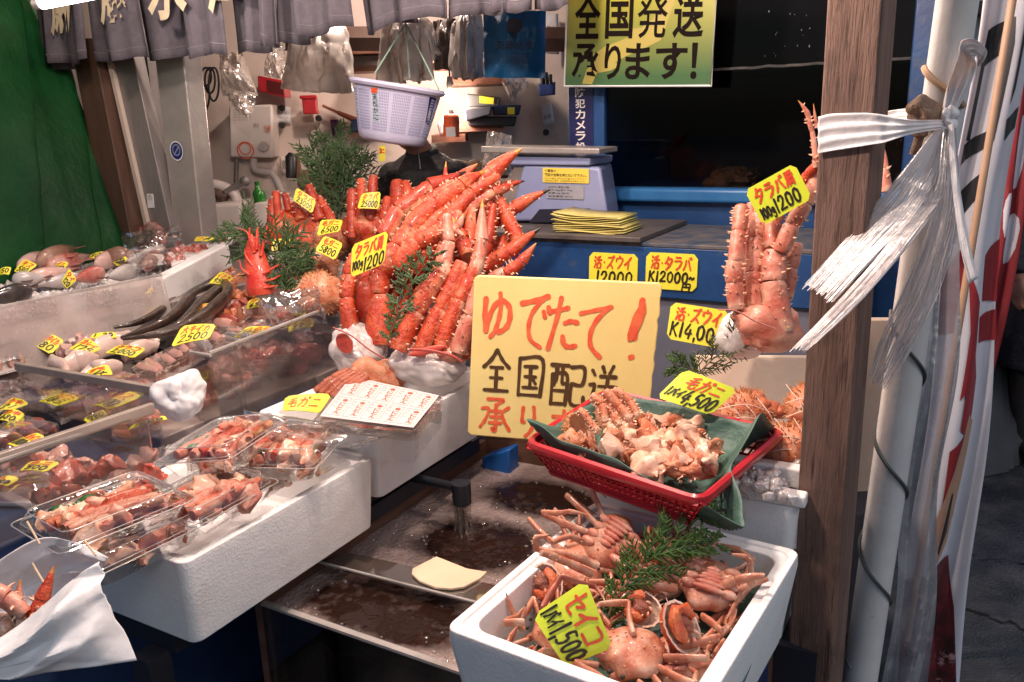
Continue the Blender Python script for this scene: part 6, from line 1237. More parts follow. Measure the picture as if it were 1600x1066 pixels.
mb = MB(); mb.tube([ap-UP*.0, ap+UP*.012], .008, 8); mb.build('tie', INKR, t)
# worker, head bowed behind the hanging basket
WT = 3.95; wp = att(660, 246, WT); wx, wy = wp.x, wp.y
t = thing('person', V((wx, wy, 0)), 'stall worker in a black zipped jacket with head bowed behind the hanging basket', 'person')
SK = M('skin', (.42, .20, .13), (.47, .24, .16), 12, .45, sss=.2)
def wv(x, y, z): return V((wx+x, wy+y, z))
hc = att(638, 196, WT-.15)
mb = MB(); mb.ell(hc, (.075, .095, .115), Matrix.Rotation(R(-28), 3, 'X'), 26, 20)
hd = Matrix.Rotation(R(-28), 3, 'X')
def hv(x, y, z): return hc+hd @ V((x, y, z))
mb.ell(hv(0, -.045, -.085), (.048, .045, .042)); mb.tube([hv(0, -.092, .015), hv(0, -.112, -.025), hv(0, -.098, -.036)], [.010, .016, .012], 10)
mb.ell(hv(0, -.090, -.066), (.026, .012, .008)); mb.ell(hv(0, -.086, -.078), (.022, .012, .007))
for e in (-1, 1): mb.ell(hv(e*.078, .005, -.01), (.012, .022, .034)); mb.ell(hv(e*.032, -.083, .012), (.018, .012, .010)); mb.ell(hv(e*.045, -.07, -.03), (.024, .02, .024))
mb.tube([hc-UP*.05+V((0, .04, 0)), wv(0, .02, wp.z+.02), wv(0, .05, wp.z-.1)], [.055, .06, .07], 16)
for e in (-1, 1):
    mb.tube([wv(e*.17, 0, 1.22), wv(e*.21, -.08, .98), wv(e*.13, -.30, .95), wv(e*.10, -.36, .95)], [.05, .042, .034, .028], 14)
    h0 = wv(e*.09, -.38, .95); mb.ell(h0, (.042, .05, .018))
    for k, ln in enumerate((.06, .072, .068, .052)): a = h0+V((-.03+.02*k, -.035, 0)); mb.tube([a, a+V((0, -ln*.5, -.008)), a+V((0, -ln*.85, -.032))], [.0095, .0085, .007], 8)
    a = h0+V((-e*.036, .0, 0)); mb.tube([a, a+V((-e*.024, -.03, -.008)), a+V((-e*.024, -.055, -.02))], [.011, .010, .008], 8)
    mb.tube([wv(e*.09, .05, .85), wv(e*.10, .02, .46), wv(e*.10, .05, .08)], [.085, .06, .045], 14)
mb.tube([wv(0, .06, .82), wv(0, .06, 1.0), wv(0, .04, 1.2)], [.13, .125, .13], 18, sq=1.3)
mb.build('body', SK, t, remesh=.008)
JK = M('jacket_black', (.006, .006, .008), (.012, .011, .014), 8, .65, .6, 16, dist=.02)
mb = MB(); zsh = wp.z-.03
mb.tube([wv(0, .06, .66), wv(0, .06, .95), wv(0, .05, 1.15), wv(.0, .04, zsh-.02), wv(0, .04, zsh+.045)], [.21, .20, .215, .185, .095], 24, sq=1.0)
mb.tube([wv(0, .02, zsh+.02), wv(0, .005, zsh+.075)], [.085, .076], 20)
for e in (-1, 1): mb.ell(wv(e*.15, .04, zsh-.06), (.075, .085, .075)); mb.tube([wv(e*.17, .03, zsh-.07), wv(e*.215, -.06, 1.0), wv(e*.14, -.29, .96)], [.075, .065, .05], 16)
mb.build('jacket', JK, t, remesh=.010)
mb = MB(); mb.tube(smoothline([wv(-.01, -.085, zsh+.075), wv(0, -.128, zsh-.02), wv(0, -.145, 1.1), wv(0, -.135, .8)]), .0022, 5); mb.build('zip', ALU, t)
mb = MB(); mb.ell(hv(0, .018, .028), (.083, .100, .100), hd, 26, 18, amp=.05, fr=40); mb.build('hair', BLKP, t)
for e in (-1, 1):
    pass
mb = MB()
for e in (-1, 1): mb.tube([wv(e*.09, .05, .86), wv(e*.10, .03, .46), wv(e*.10, .05, .09)], [.095, .072, .06], 14); mb.ell(wv(e*.10, .0, .045), (.05, .12, .045))
mb.build('trousers', DKBLUE, t)
# potted conifer
t = thing('potted_conifer', att(527, 330, 3.85), 'feathery green conifer branches standing in front of the white wall', 'plant')
for k, (pts, w_) in enumerate([([(527, 345), (528, 290), (530, 240), (522, 214)], 36), ([(520, 345), (506, 300), (498, 262), (490, 232)], 32), ([(532, 340), (544, 300), (552, 270), (562, 244)], 30), ([(528, 340), (520, 305), (512, 275), (508, 250)], 40), ([(530, 335), (540, 290), (543, 262), (545, 236)], 30)]):
    sprig('stem', None, pts, 3.85-.05*k, w_, 60+k, GREEND, 22, 48, .0042, None, 7, 'plant', t)
mb = MB(); c = att(528, 350, 3.85); mb.tube([c-UP*.16, c-UP*.02, c], [.09, .12, .125], 20); mb.build('pot', DKBROWN, t)
# ================================================================== PACKS, STICKER SHEET, PAPER BAG ON THE LEFT FOAM BOXES
def portion(t, c, ax, ay, w_, d_, h, seed, n=16):
    rnd = random.Random(seed); pc_ = thing('crab_portion', c, t, 'crab meat', 'crab portions in clear packs')
    for k in range(n):
        p = c+ax*rnd.uniform(-.36, .36)*w_+ay*rnd.uniform(-.34, .34)*d_+UP*(h*rnd.uniform(.25, .7)); a = rnd.uniform(-.6, .6)
        d = ax*math.cos(a)+ay*math.sin(a)
        if k % 3 == 0:
            p = c+ax*rnd.uniform(-.08, .08)*w_+ay*rnd.uniform(-.3, .3)*d_+UP*h*.72; d = ax*math.cos(a*.5)+ay*math.sin(a*.5); L = w_*.36; leg_mesh([p-d*L, p, p+(d+ay*rnd.uniform(-.3, .3)).normalized()*L], [.013, .015, .011], rnd, 6, .003, None).build('leg', CMP if k % 2 else CM, pc_)
        else: chunk(p, rnd.uniform(.018, .028), d+UP*rnd.uniform(-.2, .2), seed*31+k, None).build('meat', MEAT if k % 3 == 1 else CRABP, pc_)
    return pc_
def rrect(c, ax, ay, w_, d_, r, k=4):
    out = []
    for sx, sy, a in ((1, -1, -90), (1, 1, 0), (-1, 1, 90), (-1, -1, 180)):
        cc = c+ax*sx*(w_/2-r)+ay*sy*(d_/2-r)
        out += [cc+(ax*math.cos(R(a+90*i/k))+ay*math.sin(R(a+90*i/k)))*r for i in range(k+1)]
    return out
PACKHI = clearmat('pack_edge_highlight', (.9, .9, .9), .22, .06, .30, (.85, .83, .82))  # pale milky tone stands in for highlights along the pack edges
def clamshell(label, px, z, w_, d_, yaw, seed, h=.034, lid=.024, tilt=0, food=None, name='clear_pack', grp='clear plastic packs of crab', leaf=True):
    c = onz(px[0], px[1], z); ax = turned(AU, yaw); ay = turned(-AW, yaw); up = UP
    if tilt: rm = Matrix.Rotation(R(tilt), 3, ax); ay = rm @ ay; up = rm @ up
    t = thing(name, c-up*h, label, 'food pack', grp); mb = MB()
    def rings(L, close=True):
        vs = []; fs = []; n = 20
        for (o_, i_, r) in L: vs += rrect(c+up*o_, ax, ay, w_-2*i_, d_-2*i_, r)
        for i in range(len(L)-1):
            for k in range(n): fs.append((i*n+k, i*n+(k+1) % n, (i+1)*n+(k+1) % n, (i+1)*n+k))
        fs.append(tuple((len(L)-1)*n+k for k in range(n))); return vs, fs
    mb.add(*rings([(0, -.008, .016), (-.001, 0, .014), (-h*.5, .007, .016), (-h, .014, .02)])); mb.build('base', PACK, t)
    mb = MB(); mb.add(*rings([(.002, -.009, .016), (.003, .001, .014), (lid*.8, .009, .016), (lid, .014, .018), (lid-.003, .022, .016)])); mb.build('lid', PACK, t)
    mb = MB()
    for o_, i_, r_, tr in ((.002, -.009, .016, .0013), (lid, .012, .018, .0011), (.004, .002, .014, .0009)):
        q = rrect(c+up*o_, ax, ay, w_-2*i_, d_-2*i_, r_); mb.tube(q+[q[0], q[1]], tr, 5, cap=False)
    mb.build('rim', PACKHI, t)  # thin bright tubes draw edge highlights along rim and lid
    for s in range(4): p = c+ax*(w_/2+.004)*(1 if s % 2 else -1)+ay*d_*.3*(1 if s < 2 else -1); mb = MB(); mb.box(p+up*.001, (.008, .02, .006), ax, ay, up); mb.build('clip', PACK, t)
    if food: portion(food, c-up*h*.9, ax, ay, w_, d_, h+lid*.7, seed)
    if leaf:
        mb = MB(); mb.grid(lambda s, r: c+ax*(-.30+.34*s)*w_+ay*(.16+.22*r)*d_+up*(lid*.55+.004*math.sin(s*9)), 8, 3); one(mb, 'green_leaf', M('leaf_green', (.03, .12, .03), (.05, .17, .05), 20, .4), 'strip of green decorative leaf inside '+label.split(' pack')[0]+' pack', 'leaf', solid=.001)
    return t
clamshell('front left clear pack stacked on top beside the white paper bag', (165, 800), .858, .225, .17, -8, 1, food='crab legs and meat in the front left upper pack')
clamshell('clear pack under the front left pack in the foam box', (200, 838), .80, .215, .16, -4, 2, food='crab meat in the pack lying lowest at the front left', leaf=False)
clamshell('rearmost clear pack leaning on top of the others near the acrylic case', (350, 690), .875, .21, .165, 14, 3, tilt=-8, food='red and white crab meat in the rearmost upper pack')
clamshell('middle clear pack flat in the foam box between the upper packs', (325, 775), .815, .20, .155, 2, 4, food='crab meat in the middle flat pack', leaf=False)
clamshell('right end clear pack bulging with shell and meat near the sticker sheet', (455, 705), .825, .17, .165, 22, 5, lid=.035, food='orange crab shell and meat in the right end pack')
clamshell('clear pack deep in the foam box below the rearmost pack', (395, 742), .765, .17, .14, 8, 6, food='crab meat in the pack deep in the foam box', leaf=False)
# sticker sheet on a clear lid
z = .868; fq = [onz(u, v, z) for u, v in ((549, 588), (686, 618), (646, 668), (500, 650))]; f = Face(*fq)
t = thing('clear_container', f.at(.5, .5)-UP*.05, 'clear plastic container with a sticker sheet lying on its lid', 'container')
q4 = [f.at(-.06, -.06), f.at(1.04, -.04), f.at(1.03, 1.12), f.at(-.06, 1.12)]; cq = sum(q4, V())/4
def box_rings(q, lv):
    vs = []; fs = []
    for sc_, dz in lv: vs += roundq([cq+(p-cq)*sc_+UP*dz for p in q], .012, 4)
    n = 20
    for i in range(len(lv)-1):
        for k in range(n): fs.append((i*n+k, i*n+(k+1) % n, (i+1)*n+(k+1) % n, (i+1)*n+k))
    fs.append(tuple(range(n))); return MB().add(vs, fs)
box_rings(q4, [(.97, -.004), (1, -.006), (1.0, -.016), (1.03, -.017), (1.03, -.02)]).build('lid', PACK, t); box_rings(q4[:], [(.99, -.022), (.95, -.075)]).build('body', FILM, t)
mb = MB(); mb.slab(fq, .001, f.n); o = one(mb, 'sticker_sheet', M('sticker_pink', (.76, .60, .58), (.72, .56, .54), 8, .45), 'white sheet of ten red printed labels on the clear container', 'sticker sheet', smooth=False)
mb = MB(); mk = MB()
for r in range(2):
    for k in range(5):
        x0 = .03+.195*k; y0 = .05+.48*r; g = Face(f.at(x0+.17, y0), f.at(x0+.17, y0+.42), f.at(x0, y0+.42), f.at(x0, y0))
        g = Face(f.at(x0, y0), f.at(x0+.165, y0), f.at(x0+.165, y0+.42), f.at(x0, y0+.42)); g.n = f.n
        for a, b in (((.0, .0), (1, .0)), ((1, 0), (1, 1)), ((1, 1), (0, 1)), ((0, 1), (0, 0))): mk.tube([g.at(*a, .0006), g.at(*b, .0006)], .0003, 3, cap=False)
        for j, ch in enumerate('金にとん'): printed(g, ch, (.45, .07+.22*j, .86, .26+.22*j), .0007+.00001*j, .012, mb)
        printed(g, '北海道産', (.1, .1, .22, .2), .0007, 0, mk); printed(g, '市場直送・天然', (.08, .3, .3, .36), .0007, 0, mk); printed(g, '要冷蔵', (.08, .5, .24, .55), .0007, 0, mk)
mb.build('lettering', INKR, o, smooth=False); mk.build('small_print', M('ink_blue', (.08, .08, .2)), o, smooth=False)
card([(446, 620), (518, 616), (500, 646), (440, 642)], 'yellow card lying in the second foam box under the sticker sheet edge', '毛ガニ', '', z=.84, n=V((-.15, -.45, 1)).normalized(), seed=51, rb=(.1, .2, .9, .8))
t = thing('hairy_crab', onz(560, 600, .84), 'red brown crab with folded legs behind the sticker sheet', 'crab', None)
blob('shell', t, (590, 590), 2.2, (52, 22, 30), [HS], .3, 30, 8)
for k in range(6): pxleg(t, [(545+6*k, 578+2*k), (520+6*k, 592+3*k), (492+9*k, 612+3*k)], [7, 9, 7], 2.12, 2.08, 700+k, [M('crab_brown', (.30, .06, .025), (.42, .11, .05), 24, .4, .5, 120, coat=.2), SPIKE], spike=4, sl=.004)
crumple('film_wrap', 'clear plastic film hanging over the edge of the second foam box', [(380, 640), (640, 668), (560, 700), (390, 690)], 1.86, FILM, 21, .02, 'film')
mb = MB(); a = onz(450, 748, .766); mb.grid(lambda s, r: onz(430+104*s-14*r, 742-18*s+24*r*(1-s*.5), .766)+UP*.004*math.sin(s*7), 8, 4); one(mb, 'clear_flap', FILM, 'clear flap of plastic on the right end of the front left foam box', 'film')
# white paper bag with crab, bottom left
t = thing('paper_bag', att(90, 1000, 1.3), 'crumpled white paper bag holding a crab claw at the bottom left corner', 'paper bag')
def paperquad(rows, seed, nu=70, nv=46, amp=.008):
    rows = [[att(*p) for p in r] for r in rows]; sm = [smoothline(r, 6) for r in rows]; k = min(len(r) for r in sm)
    rc_ = random.Random(seed*7+1); CR_L = [(rc_.random(), rc_.random(), rc_.uniform(-1.4, 1.4), rc_.uniform(.10, .32), rc_.uniform(-1.2, 1.6)) for _ in range(14)]
    def fn(s, q):
        i = s*(k-1); i0 = min(int(i), k-2); fr_ = i-i0; pts = [r[i0].lerp(r[i0+1], fr_) for r in sm]
        j = q*(len(pts)-1); j0 = min(int(j), len(pts)-2); p = pts[j0].lerp(pts[j0+1], j-j0); 
        h = 0
        for (cx, cy, ca, cw, ch) in CR_L: dl = abs((s-cx)*math.sin(ca)-(q-cy)*math.cos(ca)); h += ch*max(0, 1-dl/cw)
        return p+V((0, -1, .3))*(amp*h+amp*.25*noise.noise(p*30))
    mb = MB(); mb.grid(fn, nu, nv); return mb
paperquad([[(-40, 900, 1.28), (10, 868, 1.30), (60, 842, 1.32), (110, 848, 1.33), (168, 872, 1.30)], [(-40, 950, 1.30), (20, 930, 1.33), (70, 905, 1.35), (110, 890, 1.35), (160, 890, 1.32)], [(-40, 1010, 1.28), (20, 1000, 1.31), (70, 975, 1.33), (110, 940, 1.34), (150, 905, 1.33)]], 1, amp=.006).build('back_sheet', PAPER, t, solid=.001)
paperquad([[(-40, 1022, 1.18), (20, 985, 1.20), (70, 945, 1.21), (115, 905, 1.22), (168, 872, 1.25)], [(-40, 1032, 1.16), (20, 1008, 1.17), (70, 975, 1.18), (120, 930, 1.20), (172, 905, 1.24)], [(-40, 1044, 1.16), (20, 1038, 1.16), (75, 1022, 1.16), (135, 1000, 1.18), (182, 965, 1.23)], [(-40, 1050, 1.17), (20, 1048, 1.17), (80, 1046, 1.18), (150, 1040, 1.20), (214, 1032, 1.24)]], 2, amp=.010).build('front_sheet', PAPER, t, solid=.001)
t = thing('crab_claw', att(50, 950, 1.27), 'red crab claw and meat sitting inside the white paper bag', 'crab claw')
pxleg(t, [(-20, 920), (10, 935), (40, 960)], [18, 20, 14], 1.24, 1.24, 801, CMP, spike=5); pxleg(t, [(50, 975), (66, 935), (84, 885)], [15, 14, 8], 1.25, 1.27, 802, CM, spike=5, tip='y'); pxleg(t, [(5, 985), (28, 955), (32, 905)], [15, 13, 6], 1.26, 1.28, 803, CMP, spike=4, tip='y')
for k, (u, v) in enumerate(((0, 985), (30, 975), (60, 965), (15, 1000))): chunk(att(u, v, 1.25), .02, V((1, .2, .3)), 900+k, None).build('meat', MEAT, t)
for k, (a, b) in enumerate((((42, 815), (62, 850)), ((132, 845), (150, 868)), ((50, 880), (68, 910)))):
    mb = MB(); mb.tube([att(*a, 1.27), att(*b, 1.26)], .0016, 6); one(mb, 'wooden_skewer', M('skewer', (.62, .45, .3), rough=.6), ['wooden skewer standing at the left back of the paper bag', 'wooden skewer pinning the paper bag to the foam box', 'short wooden skewer inside the paper bag'][k], 'skewer')
# ================================================================== LEFT FISH DISPLAY
t = thing('display_counter', P(-2.4, 1.3, 0), 'long stepped fish display counter on the left of the stall', 'counter')
LB = M('counter_blue', (.015, .03, .09), (.02, .045, .12), 5, .5); LG = M('counter_liner', (.20, .16, .15), (.28, .23, .21), 12, .35, .2, 40)
mb = MB(); mb.abz(-4.4, -1.60, .1, 2.42, .04, .735); mb.build('base', LB, t, bevel=.01)
mb = MB(); mb.abz(-2.52, -1.70, 1.215, 2.40, .736, .775); mb.build('middle_deck', LG, t, bevel=.004)
mb = MB(); mb.abz(-4.2, -2.54, .5, 2.75, .736, .90); mb.build('upper_deck', LG, t, bevel=.006)
def acr(name, pts, label, th=.006, mat=ACR, edge=True):
    t = thing(name, (pts[2]+pts[3])/2, label, 'acrylic panel', 'clear acrylic panels of the fish display'); mb = MB(); mb.slab(pts, th); mb.build('sheet', mat, t, smooth=False)
    if edge: mb = MB(); mb.tube([pts[0]+UP*.003, pts[1]+UP*.003], .005, 6); mb.build('edge', ACREDGE, t)
acr('acrylic_panel', [P(-1.625, .2, .90), P(-1.575, 1.10, .90), P(-1.575, 1.10, .745), P(-1.625, .2, .745)], 'long low acrylic front panel with a pale rail at the near left')
mb = MB(); mb.abz(0, 0, 0, 0, 0, 0)
mb = MB(); a, b = P(-1.64, .2, .905), P(-1.575, 1.12, .905); d = (b-a).normalized(); mb.box((a+b)/2, ((b-a).length, .016, .022), d, d.cross(UP)*-1, UP); one(mb, 'panel_rail', M('rail_beige', (.34, .28, .24), (.27, .22, .19), 12, .35, coat=.2), 'beige rail along the top of the near acrylic front panel', 'rail', bevel=.002)
acr('acrylic_panel', [P(-2.2, 1.185, .905), P(-1.665, 1.20, .905), P(-1.665, 1.20, .745), P(-2.2, 1.185, .745)], 'acrylic side panel ending at the white cloth wad')
mb = MB(); a, b = P(-2.2, 1.183, .91), P(-1.66, 1.198, .91); d = (b-a).normalized(); mb.box((a+b)/2, ((b-a).length, .016, .02), d, d.cross(UP)*-1, UP); one(mb, 'panel_rail', M('rail_beige', (.5, .43, .38)), 'beige rail running back from the white cloth wad', 'rail', bevel=.002)
acr('acrylic_panel', [P(-1.66, 1.36, .955), P(-1.75, 2.0, .955), P(-1.74, 2.0, .745), P(-1.645, 1.36, .745)], 'taller acrylic front panel beside the wrapped king crab legs')
acr('acrylic_panel', [P(-1.73, 1.36, .95), P(-1.655, 1.36, .95), P(-1.64, 1.355, .77), P(-1.72, 1.355, .77)], 'narrow upright acrylic end strip beside the white cloth wad')
acr('acrylic_panel', [P(-1.69, 1.46, .95), P(-1.67, 1.46, .95), P(-1.66, 1.46, .77), P(-1.68, 1.46, .77)], 'thin upright acrylic rib behind the end strip')
acr('acrylic_panel', [P(-2.58, .9, 1.0), P(-2.54, 1.92, 1.0), P(-2.50, 1.92, .80), P(-2.54, .9, .80)], 'misty acrylic divider between the fish on ice and the squid trays', mat=clearmat('misty_acrylic', (.93, .91, .9), .03, .12, .34, (.78, .68, .64)))
# white foam rail at the right of the ice bed
p = [onz(245, 434, .985), onz(350, 380, 1.04)]; mb = MB(); d = (p[1]-p[0]); sd = d.cross(UP).normalized(); mb.box((p[0]+p[1])/2-UP*.05, (d.length, .05, .10), d.normalized(), sd*-1, d.normalized().cross(sd)*-1); one(mb, 'foam_edge', FOAM, 'slanting white foam edge at the right end of the ice bed', 'foam edge', bevel=.008)
def icefield(name, quad, z, amp, label, seed, n=70, fr=38):
    q = [onz(u, v, z) for u, v in quad]
    def fn(s, r):
        p = lerp4(q, s, r); e = min(s, 1-s, r, 1-r)
        p.z += (amp*.6*noise.noise(p*9+V((seed, 0, 0)))+amp*abs(noise.noise(p*fr))*1.4+amp*.5*noise.noise(p*95))*min(1, e*12)-.03*max(0, 1-e*10)
        return p
    mb = MB(); mb.grid(fn, n, n); return one(mb, name, ICE, label, 'ice', kind='stuff')
icefield('crushed_ice', [(-60, 440), (150, 370), (300, 388), (262, 436)], .925, .028, 'crushed ice bed under the whole fish at the back left', 1, 90)
icefield('crushed_ice', [(-80, 470), (60, 425), (262, 436), (-40, 492)], .925, .03, 'crushed ice edge behind the misty acrylic divider', 2, 80)
icefield('crushed_ice', [(150, 500), (262, 440), (345, 420), (300, 480)], .80, .025, 'crushed ice around the dark dried eels', 3, 70)
icefield('crushed_ice', [(330, 430), (430, 395), (540, 430), (470, 520)], .83, .03, 'crushed ice slope under the red prawn and crab', 4, 90)
icefield('crushed_ice', [(330, 650), (520, 545), (560, 560), (400, 645)], .745, .014, 'wet crushed ice along the foot of the tall acrylic panel', 5, 70)
icefield('crushed_ice', [(60, 770), (280, 690), (300, 700), (120, 780)], .75, .012, 'melting ice along the foot of the near acrylic panel', 6, 60)
icefield('crushed_ice', [(-60, 550), (100, 500), (150, 505), (-40, 580)], .79, .02, 'crushed ice behind the squid trays', 7, 60)
icefield('crushed_ice', [(420, 400), (500, 372), (560, 420), (520, 480)], .88, .03, 'crushed ice heap below the far king crabs', 8, 70)
T0, T1, B0, B1 = onz(-60, 492, .97), onz(246, 446, .955), onz(-60, 560, .80), onz(200, 508, .80)
mb = MB(); mb.grid(lambda s, r: (T0.lerp(T1, s)).lerp(B0.lerp(B1, s), r)+UP*(.022*abs(noise.noise(V((s*40, r*14, 3))))+.012*noise.noise(V((s*90, r*30, 7))))-AW*.03, 110, 36); one(mb, 'crushed_ice', ICE, 'bank of crushed ice sloping down inside the misty divider', 'ice', kind='stuff')
# fish
def fish(label, head, tail, z, r, mats, seed, bend=.0, flat=.62, name='fish', cat='fish', lift=0, grp='whole fish on crushed ice'):
    a, b = onz(*head, z), onz(*tail, z+lift); d = b-a; L = d.length; t = thing(name, (a+b)/2, label, cat, grp); sd = d.cross(UP).normalized(); n = 16; path = []; rad = []
    for i in range(n+1):
        s = i/n; path.append(a+d*s+sd*bend*L*math.sin(math.pi*s)+UP*(r*.55)); pr_ = .12+.95*math.sin(math.pi*min(1, s**.62*.94+.04)); rad.append(r*max(.1, pr_))
    mb = MB(); mb.tube(path, rad, 18, 0, flat, up=UP); mb.build('body', mats[0], t)
    e = path[-1]; dd_ = (path[-1]-path[-3]).normalized(); mb = MB()
    mb.slab([e-sd*r*.16, e+dd_*r*1.0-sd*r*.85+UP*.002, e+dd_*r*.7, e+dd_*r*1.0+sd*r*.85+UP*.002, e+sd*r*.16], .003, UP); mb.build('tail_fin', mats[1], t)
    mb = MB(); m_ = path[6]; mb.slab([path[4]+sd*rad[4]*.9, path[6]+sd*(rad[6]+r*.5), path[10]+sd*(rad[10]+r*.25), path[10]+sd*rad[10]*.8], .003, UP); mb.build('fin', mats[1], t)
    h = path[1]; mb = MB(); mb.ell(path[2]+UP*rad[2]*flat*.75-sd*rad[2]*.35, r*.13, nu=10, nv=8); mb.build('eye', BLKP, t); mb = MB(); x = path[2]+UP*rad[2]*flat*.74-sd*rad[2]*.35; disc(mb, x+UP*.0005, UP, r*.2, r*.12); mb.build('eye_ring', PLW, t)
    return t
FR = M('fish_red', (.38, .08, .06), (.52, .24, .2), 22, .25, .4, 200, coat=.5, c3=(.62, .45, .40), s3=8, lo3=.5, hi3=.68, dist=.002); FB = M('fish_brown', (.24, .12, .08), (.34, .2, .15), 20, .28, .4, 180, coat=.5, c3=(.45, .35, .30), s3=9, dist=.002)
FS = M('fish_silver', (.50, .45, .43), (.36, .32, .31), 14, .2, .3, 200, coat=.5, c3=(.2, .17, .17), s3=9, dist=.002); FP = M('fish_pink', (.60, .34, .30), (.66, .46, .42), 14, .25, .3, 160, coat=.5, dist=.002); FIN = M('fin_red', (.42, .12, .10), (.5, .22, .18), 30, .4); FIND = M('fin_dark', (.10, .06, .05), rough=.4); FD = M('fish_dark', (.03, .025, .025), (.07, .055, .05), 24, .2, coat=.5)
fish('large brown fish lying furthest back against the green tarpaulin', (85, 410), (165, 358), .97, .055, (FB, FIN), 1)
fish('long brown pink fish beside the furthest brown fish', (120, 398), (205, 368), .97, .042, (FP, FIN), 2)
fish('bright red fish head up by the slanting foam edge', (258, 388), (212, 362), .99, .062, (FR, FIN), 3, lift=.02)
fish('silver fish with dark back in the middle of the ice', (262, 400), (200, 416), .98, .036, (FS, FIND), 4)
fish('pink fish lying on ice at the left picture edge', (30, 432), (95, 405), .96, .046, (FP, FIN), 5)
fish('red fish half under the dark yellow card', (75, 430), (140, 408), .96, .042, (FR, FIN), 6)
fish('pale fish in front of the misty divider', (150, 420), (215, 398), .965, .036, (FP, FIN), 7)
fish('dark fish at the very left of the ice bed', (52, 462), (-30, 478), .945, .034, (FD, FIND), 8)
fish('slim grey fish beside the dark fish on ice', (128, 440), (60, 452), .95, .028, (FS, FIND), 9)
fish('rosy fish wrapped in film near the foam edge', (225, 424), (262, 396), .97, .034, (FR, FIN), 10)
for k, (h_, t2, r_, mm, lab) in enumerate([((40, 448), (110, 428), .034, (FP, FIN), 'pink fish lying beneath the narrow standing card'), ((165, 432), (118, 444), .030, (FR, FIN), 'small red fish low on the ice near the divider'), ((205, 408), (150, 412), .040, (FB, FIN), 'brown fish in the middle row of the ice bed'), ((20, 446), (70, 440), .030, (FS, FIND), 'silver fish at the left front of the ice bed'), ((110, 388), (180, 376), .050, (FP, FIN), 'large pink fish in front of the furthest brown fish'), ((215, 430), (170, 440), .030, (FS, FIND), 'silver fish at the right front of the ice bed'), ((60, 420), (118, 396), .044, (FB, FIN), 'brown fish head beside the 580 card'), ((236, 380), (190, 372), .05, (FR, FIN), 'dark red fish behind the bright red fish')]): fish(lab, h_, t2, .965+.004*k, r_, mm, 20+k, bend=.05)
mb = MB(); 
rnd = random.Random(21)
for k in range(11):
    u, v = 268+8.2*k+rnd.uniform(-6, 6), 402-3.2*k+rnd.uniform(-5, 5); mb = chunk(onz(u, v, 1.005), rnd.uniform(.016, .024), V((rnd.uniform(-1, 1), rnd.uniform(-.5, 1), 0)), 1100+k, None)
    one(mb, 'shrimp_lump', M('shrimp_red', (.55, .12, .09), (.66, .30, .24), 30, .25, .4, 90, coat=.5), 'glossy red shrimp lump on the white tray behind the foam edge', 'shrimp', 'red shrimps on the back tray')
mb = MB(); f = Face(*[onz(u, v, .995) for u, v in ((262, 394), (350, 362), (366, 374), (268, 414))]); mb = MB(); mb.slab(f.c, .02, UP); one(mb, 'fish_tray', FOAM, 'white foam tray under the red shrimps', 'tray', bevel=.006)
crumple('film_wrap', 'glossy clear film covering the red fish on ice', [(190, 366), (280, 352), (290, 405), (205, 425)], 3.05, FILM, 31, .03, 'film', 'clear films over the fish')
# dark dried eels
EEL = M('dark_eel', (.018, .010, .008), (.05, .03, .022), 14, .33, .5, 50, coat=.4, stretch=(1, 1, 1))
for k, (pts, r, lab) in enumerate([([(345, 432), (300, 440), (272, 470), (225, 500), (178, 512)], 11, 'uppermost dark eel with its tail pointing left'), ([(340, 446), (300, 462), (262, 500), (190, 528)], 12, 'second dark eel in the bunch of five'), ([(352, 450), (318, 474), (282, 508), (240, 524)], 13, 'third dark eel lying under the yellow cards'), ([(355, 462), (330, 485), (300, 505), (262, 520), (192, 530)], 11, 'lowest dark eel of the bunch near the black tray'), ([(346, 440), (356, 456), (340, 474), (322, 484)], 12, 'curled dark eel head end beside the red prawn')]):
    n = len(pts); L = smoothline([onz(u, v, .875+.02*(n-i)/n+.008*k) for i, (u, v) in enumerate(pts)], 7); m = len(L)
    mb = MB(); mb.tube(L, [r*1.15/FPX*2.75*(1-.85*(i/m)**1.5)*(.75 if i < 2 else 1) for i in range(m)], 12, 0, .8); one(mb, 'dried_eel', EEL, lab, 'eel', 'dark dried eels on the ice')
# red prawn with long feelers
PR = M('prawn_red', (.60, .03, .015), (.70, .10, .05), 20, .3, .4, 80, coat=.4)
t = thing('red_prawn', att(405, 455, 2.72), 'bright red prawn head standing upright with long feelers on the ice', 'prawn')
mb = MB(); L = [att(u, v, 2.72) for u, v in ((408, 462), (405, 436), (400, 410), (396, 385), (393, 366))]; mb.tube(smoothline(L, 5), [.040, .044, .046, .047, .046, .045, .044, .043, .042, .040, .038, .036, .034, .032, .030, .026, .022, .018, .012, .006, .003], 16, 0, .8); mb.build('body', PR, t)
mb = MB()
for (pts, w_) in (([(396, 385), (385, 362), (372, 358)], .004), ([(402, 390), (402, 362), (404, 355)], .007), ([(398, 395), (390, 372), (390, 356)], .007), ([(408, 400), (414, 370), (418, 352)], .005), ([(412, 428), (425, 420), (436, 414)], .006), ([(414, 440), (428, 436), (438, 430)], .005), ([(390, 430), (378, 420), (374, 406)], .005), ([(412, 450), (424, 448), (434, 446)], .005), ([(394, 415), (384, 400), (382, 390)], .004)): mb.tube(smoothline([att(u, v, 2.69) for u, v in pts], 4), [w_*(1-.08*i) for i in range(9)], 6)
mb.build('feelers', PR, t)
rnd = random.Random(9); SL = M('salmon_roe_piece', (.62, .16, .06), (.70, .34, .2), 20, .3, .3, 60, coat=.4)
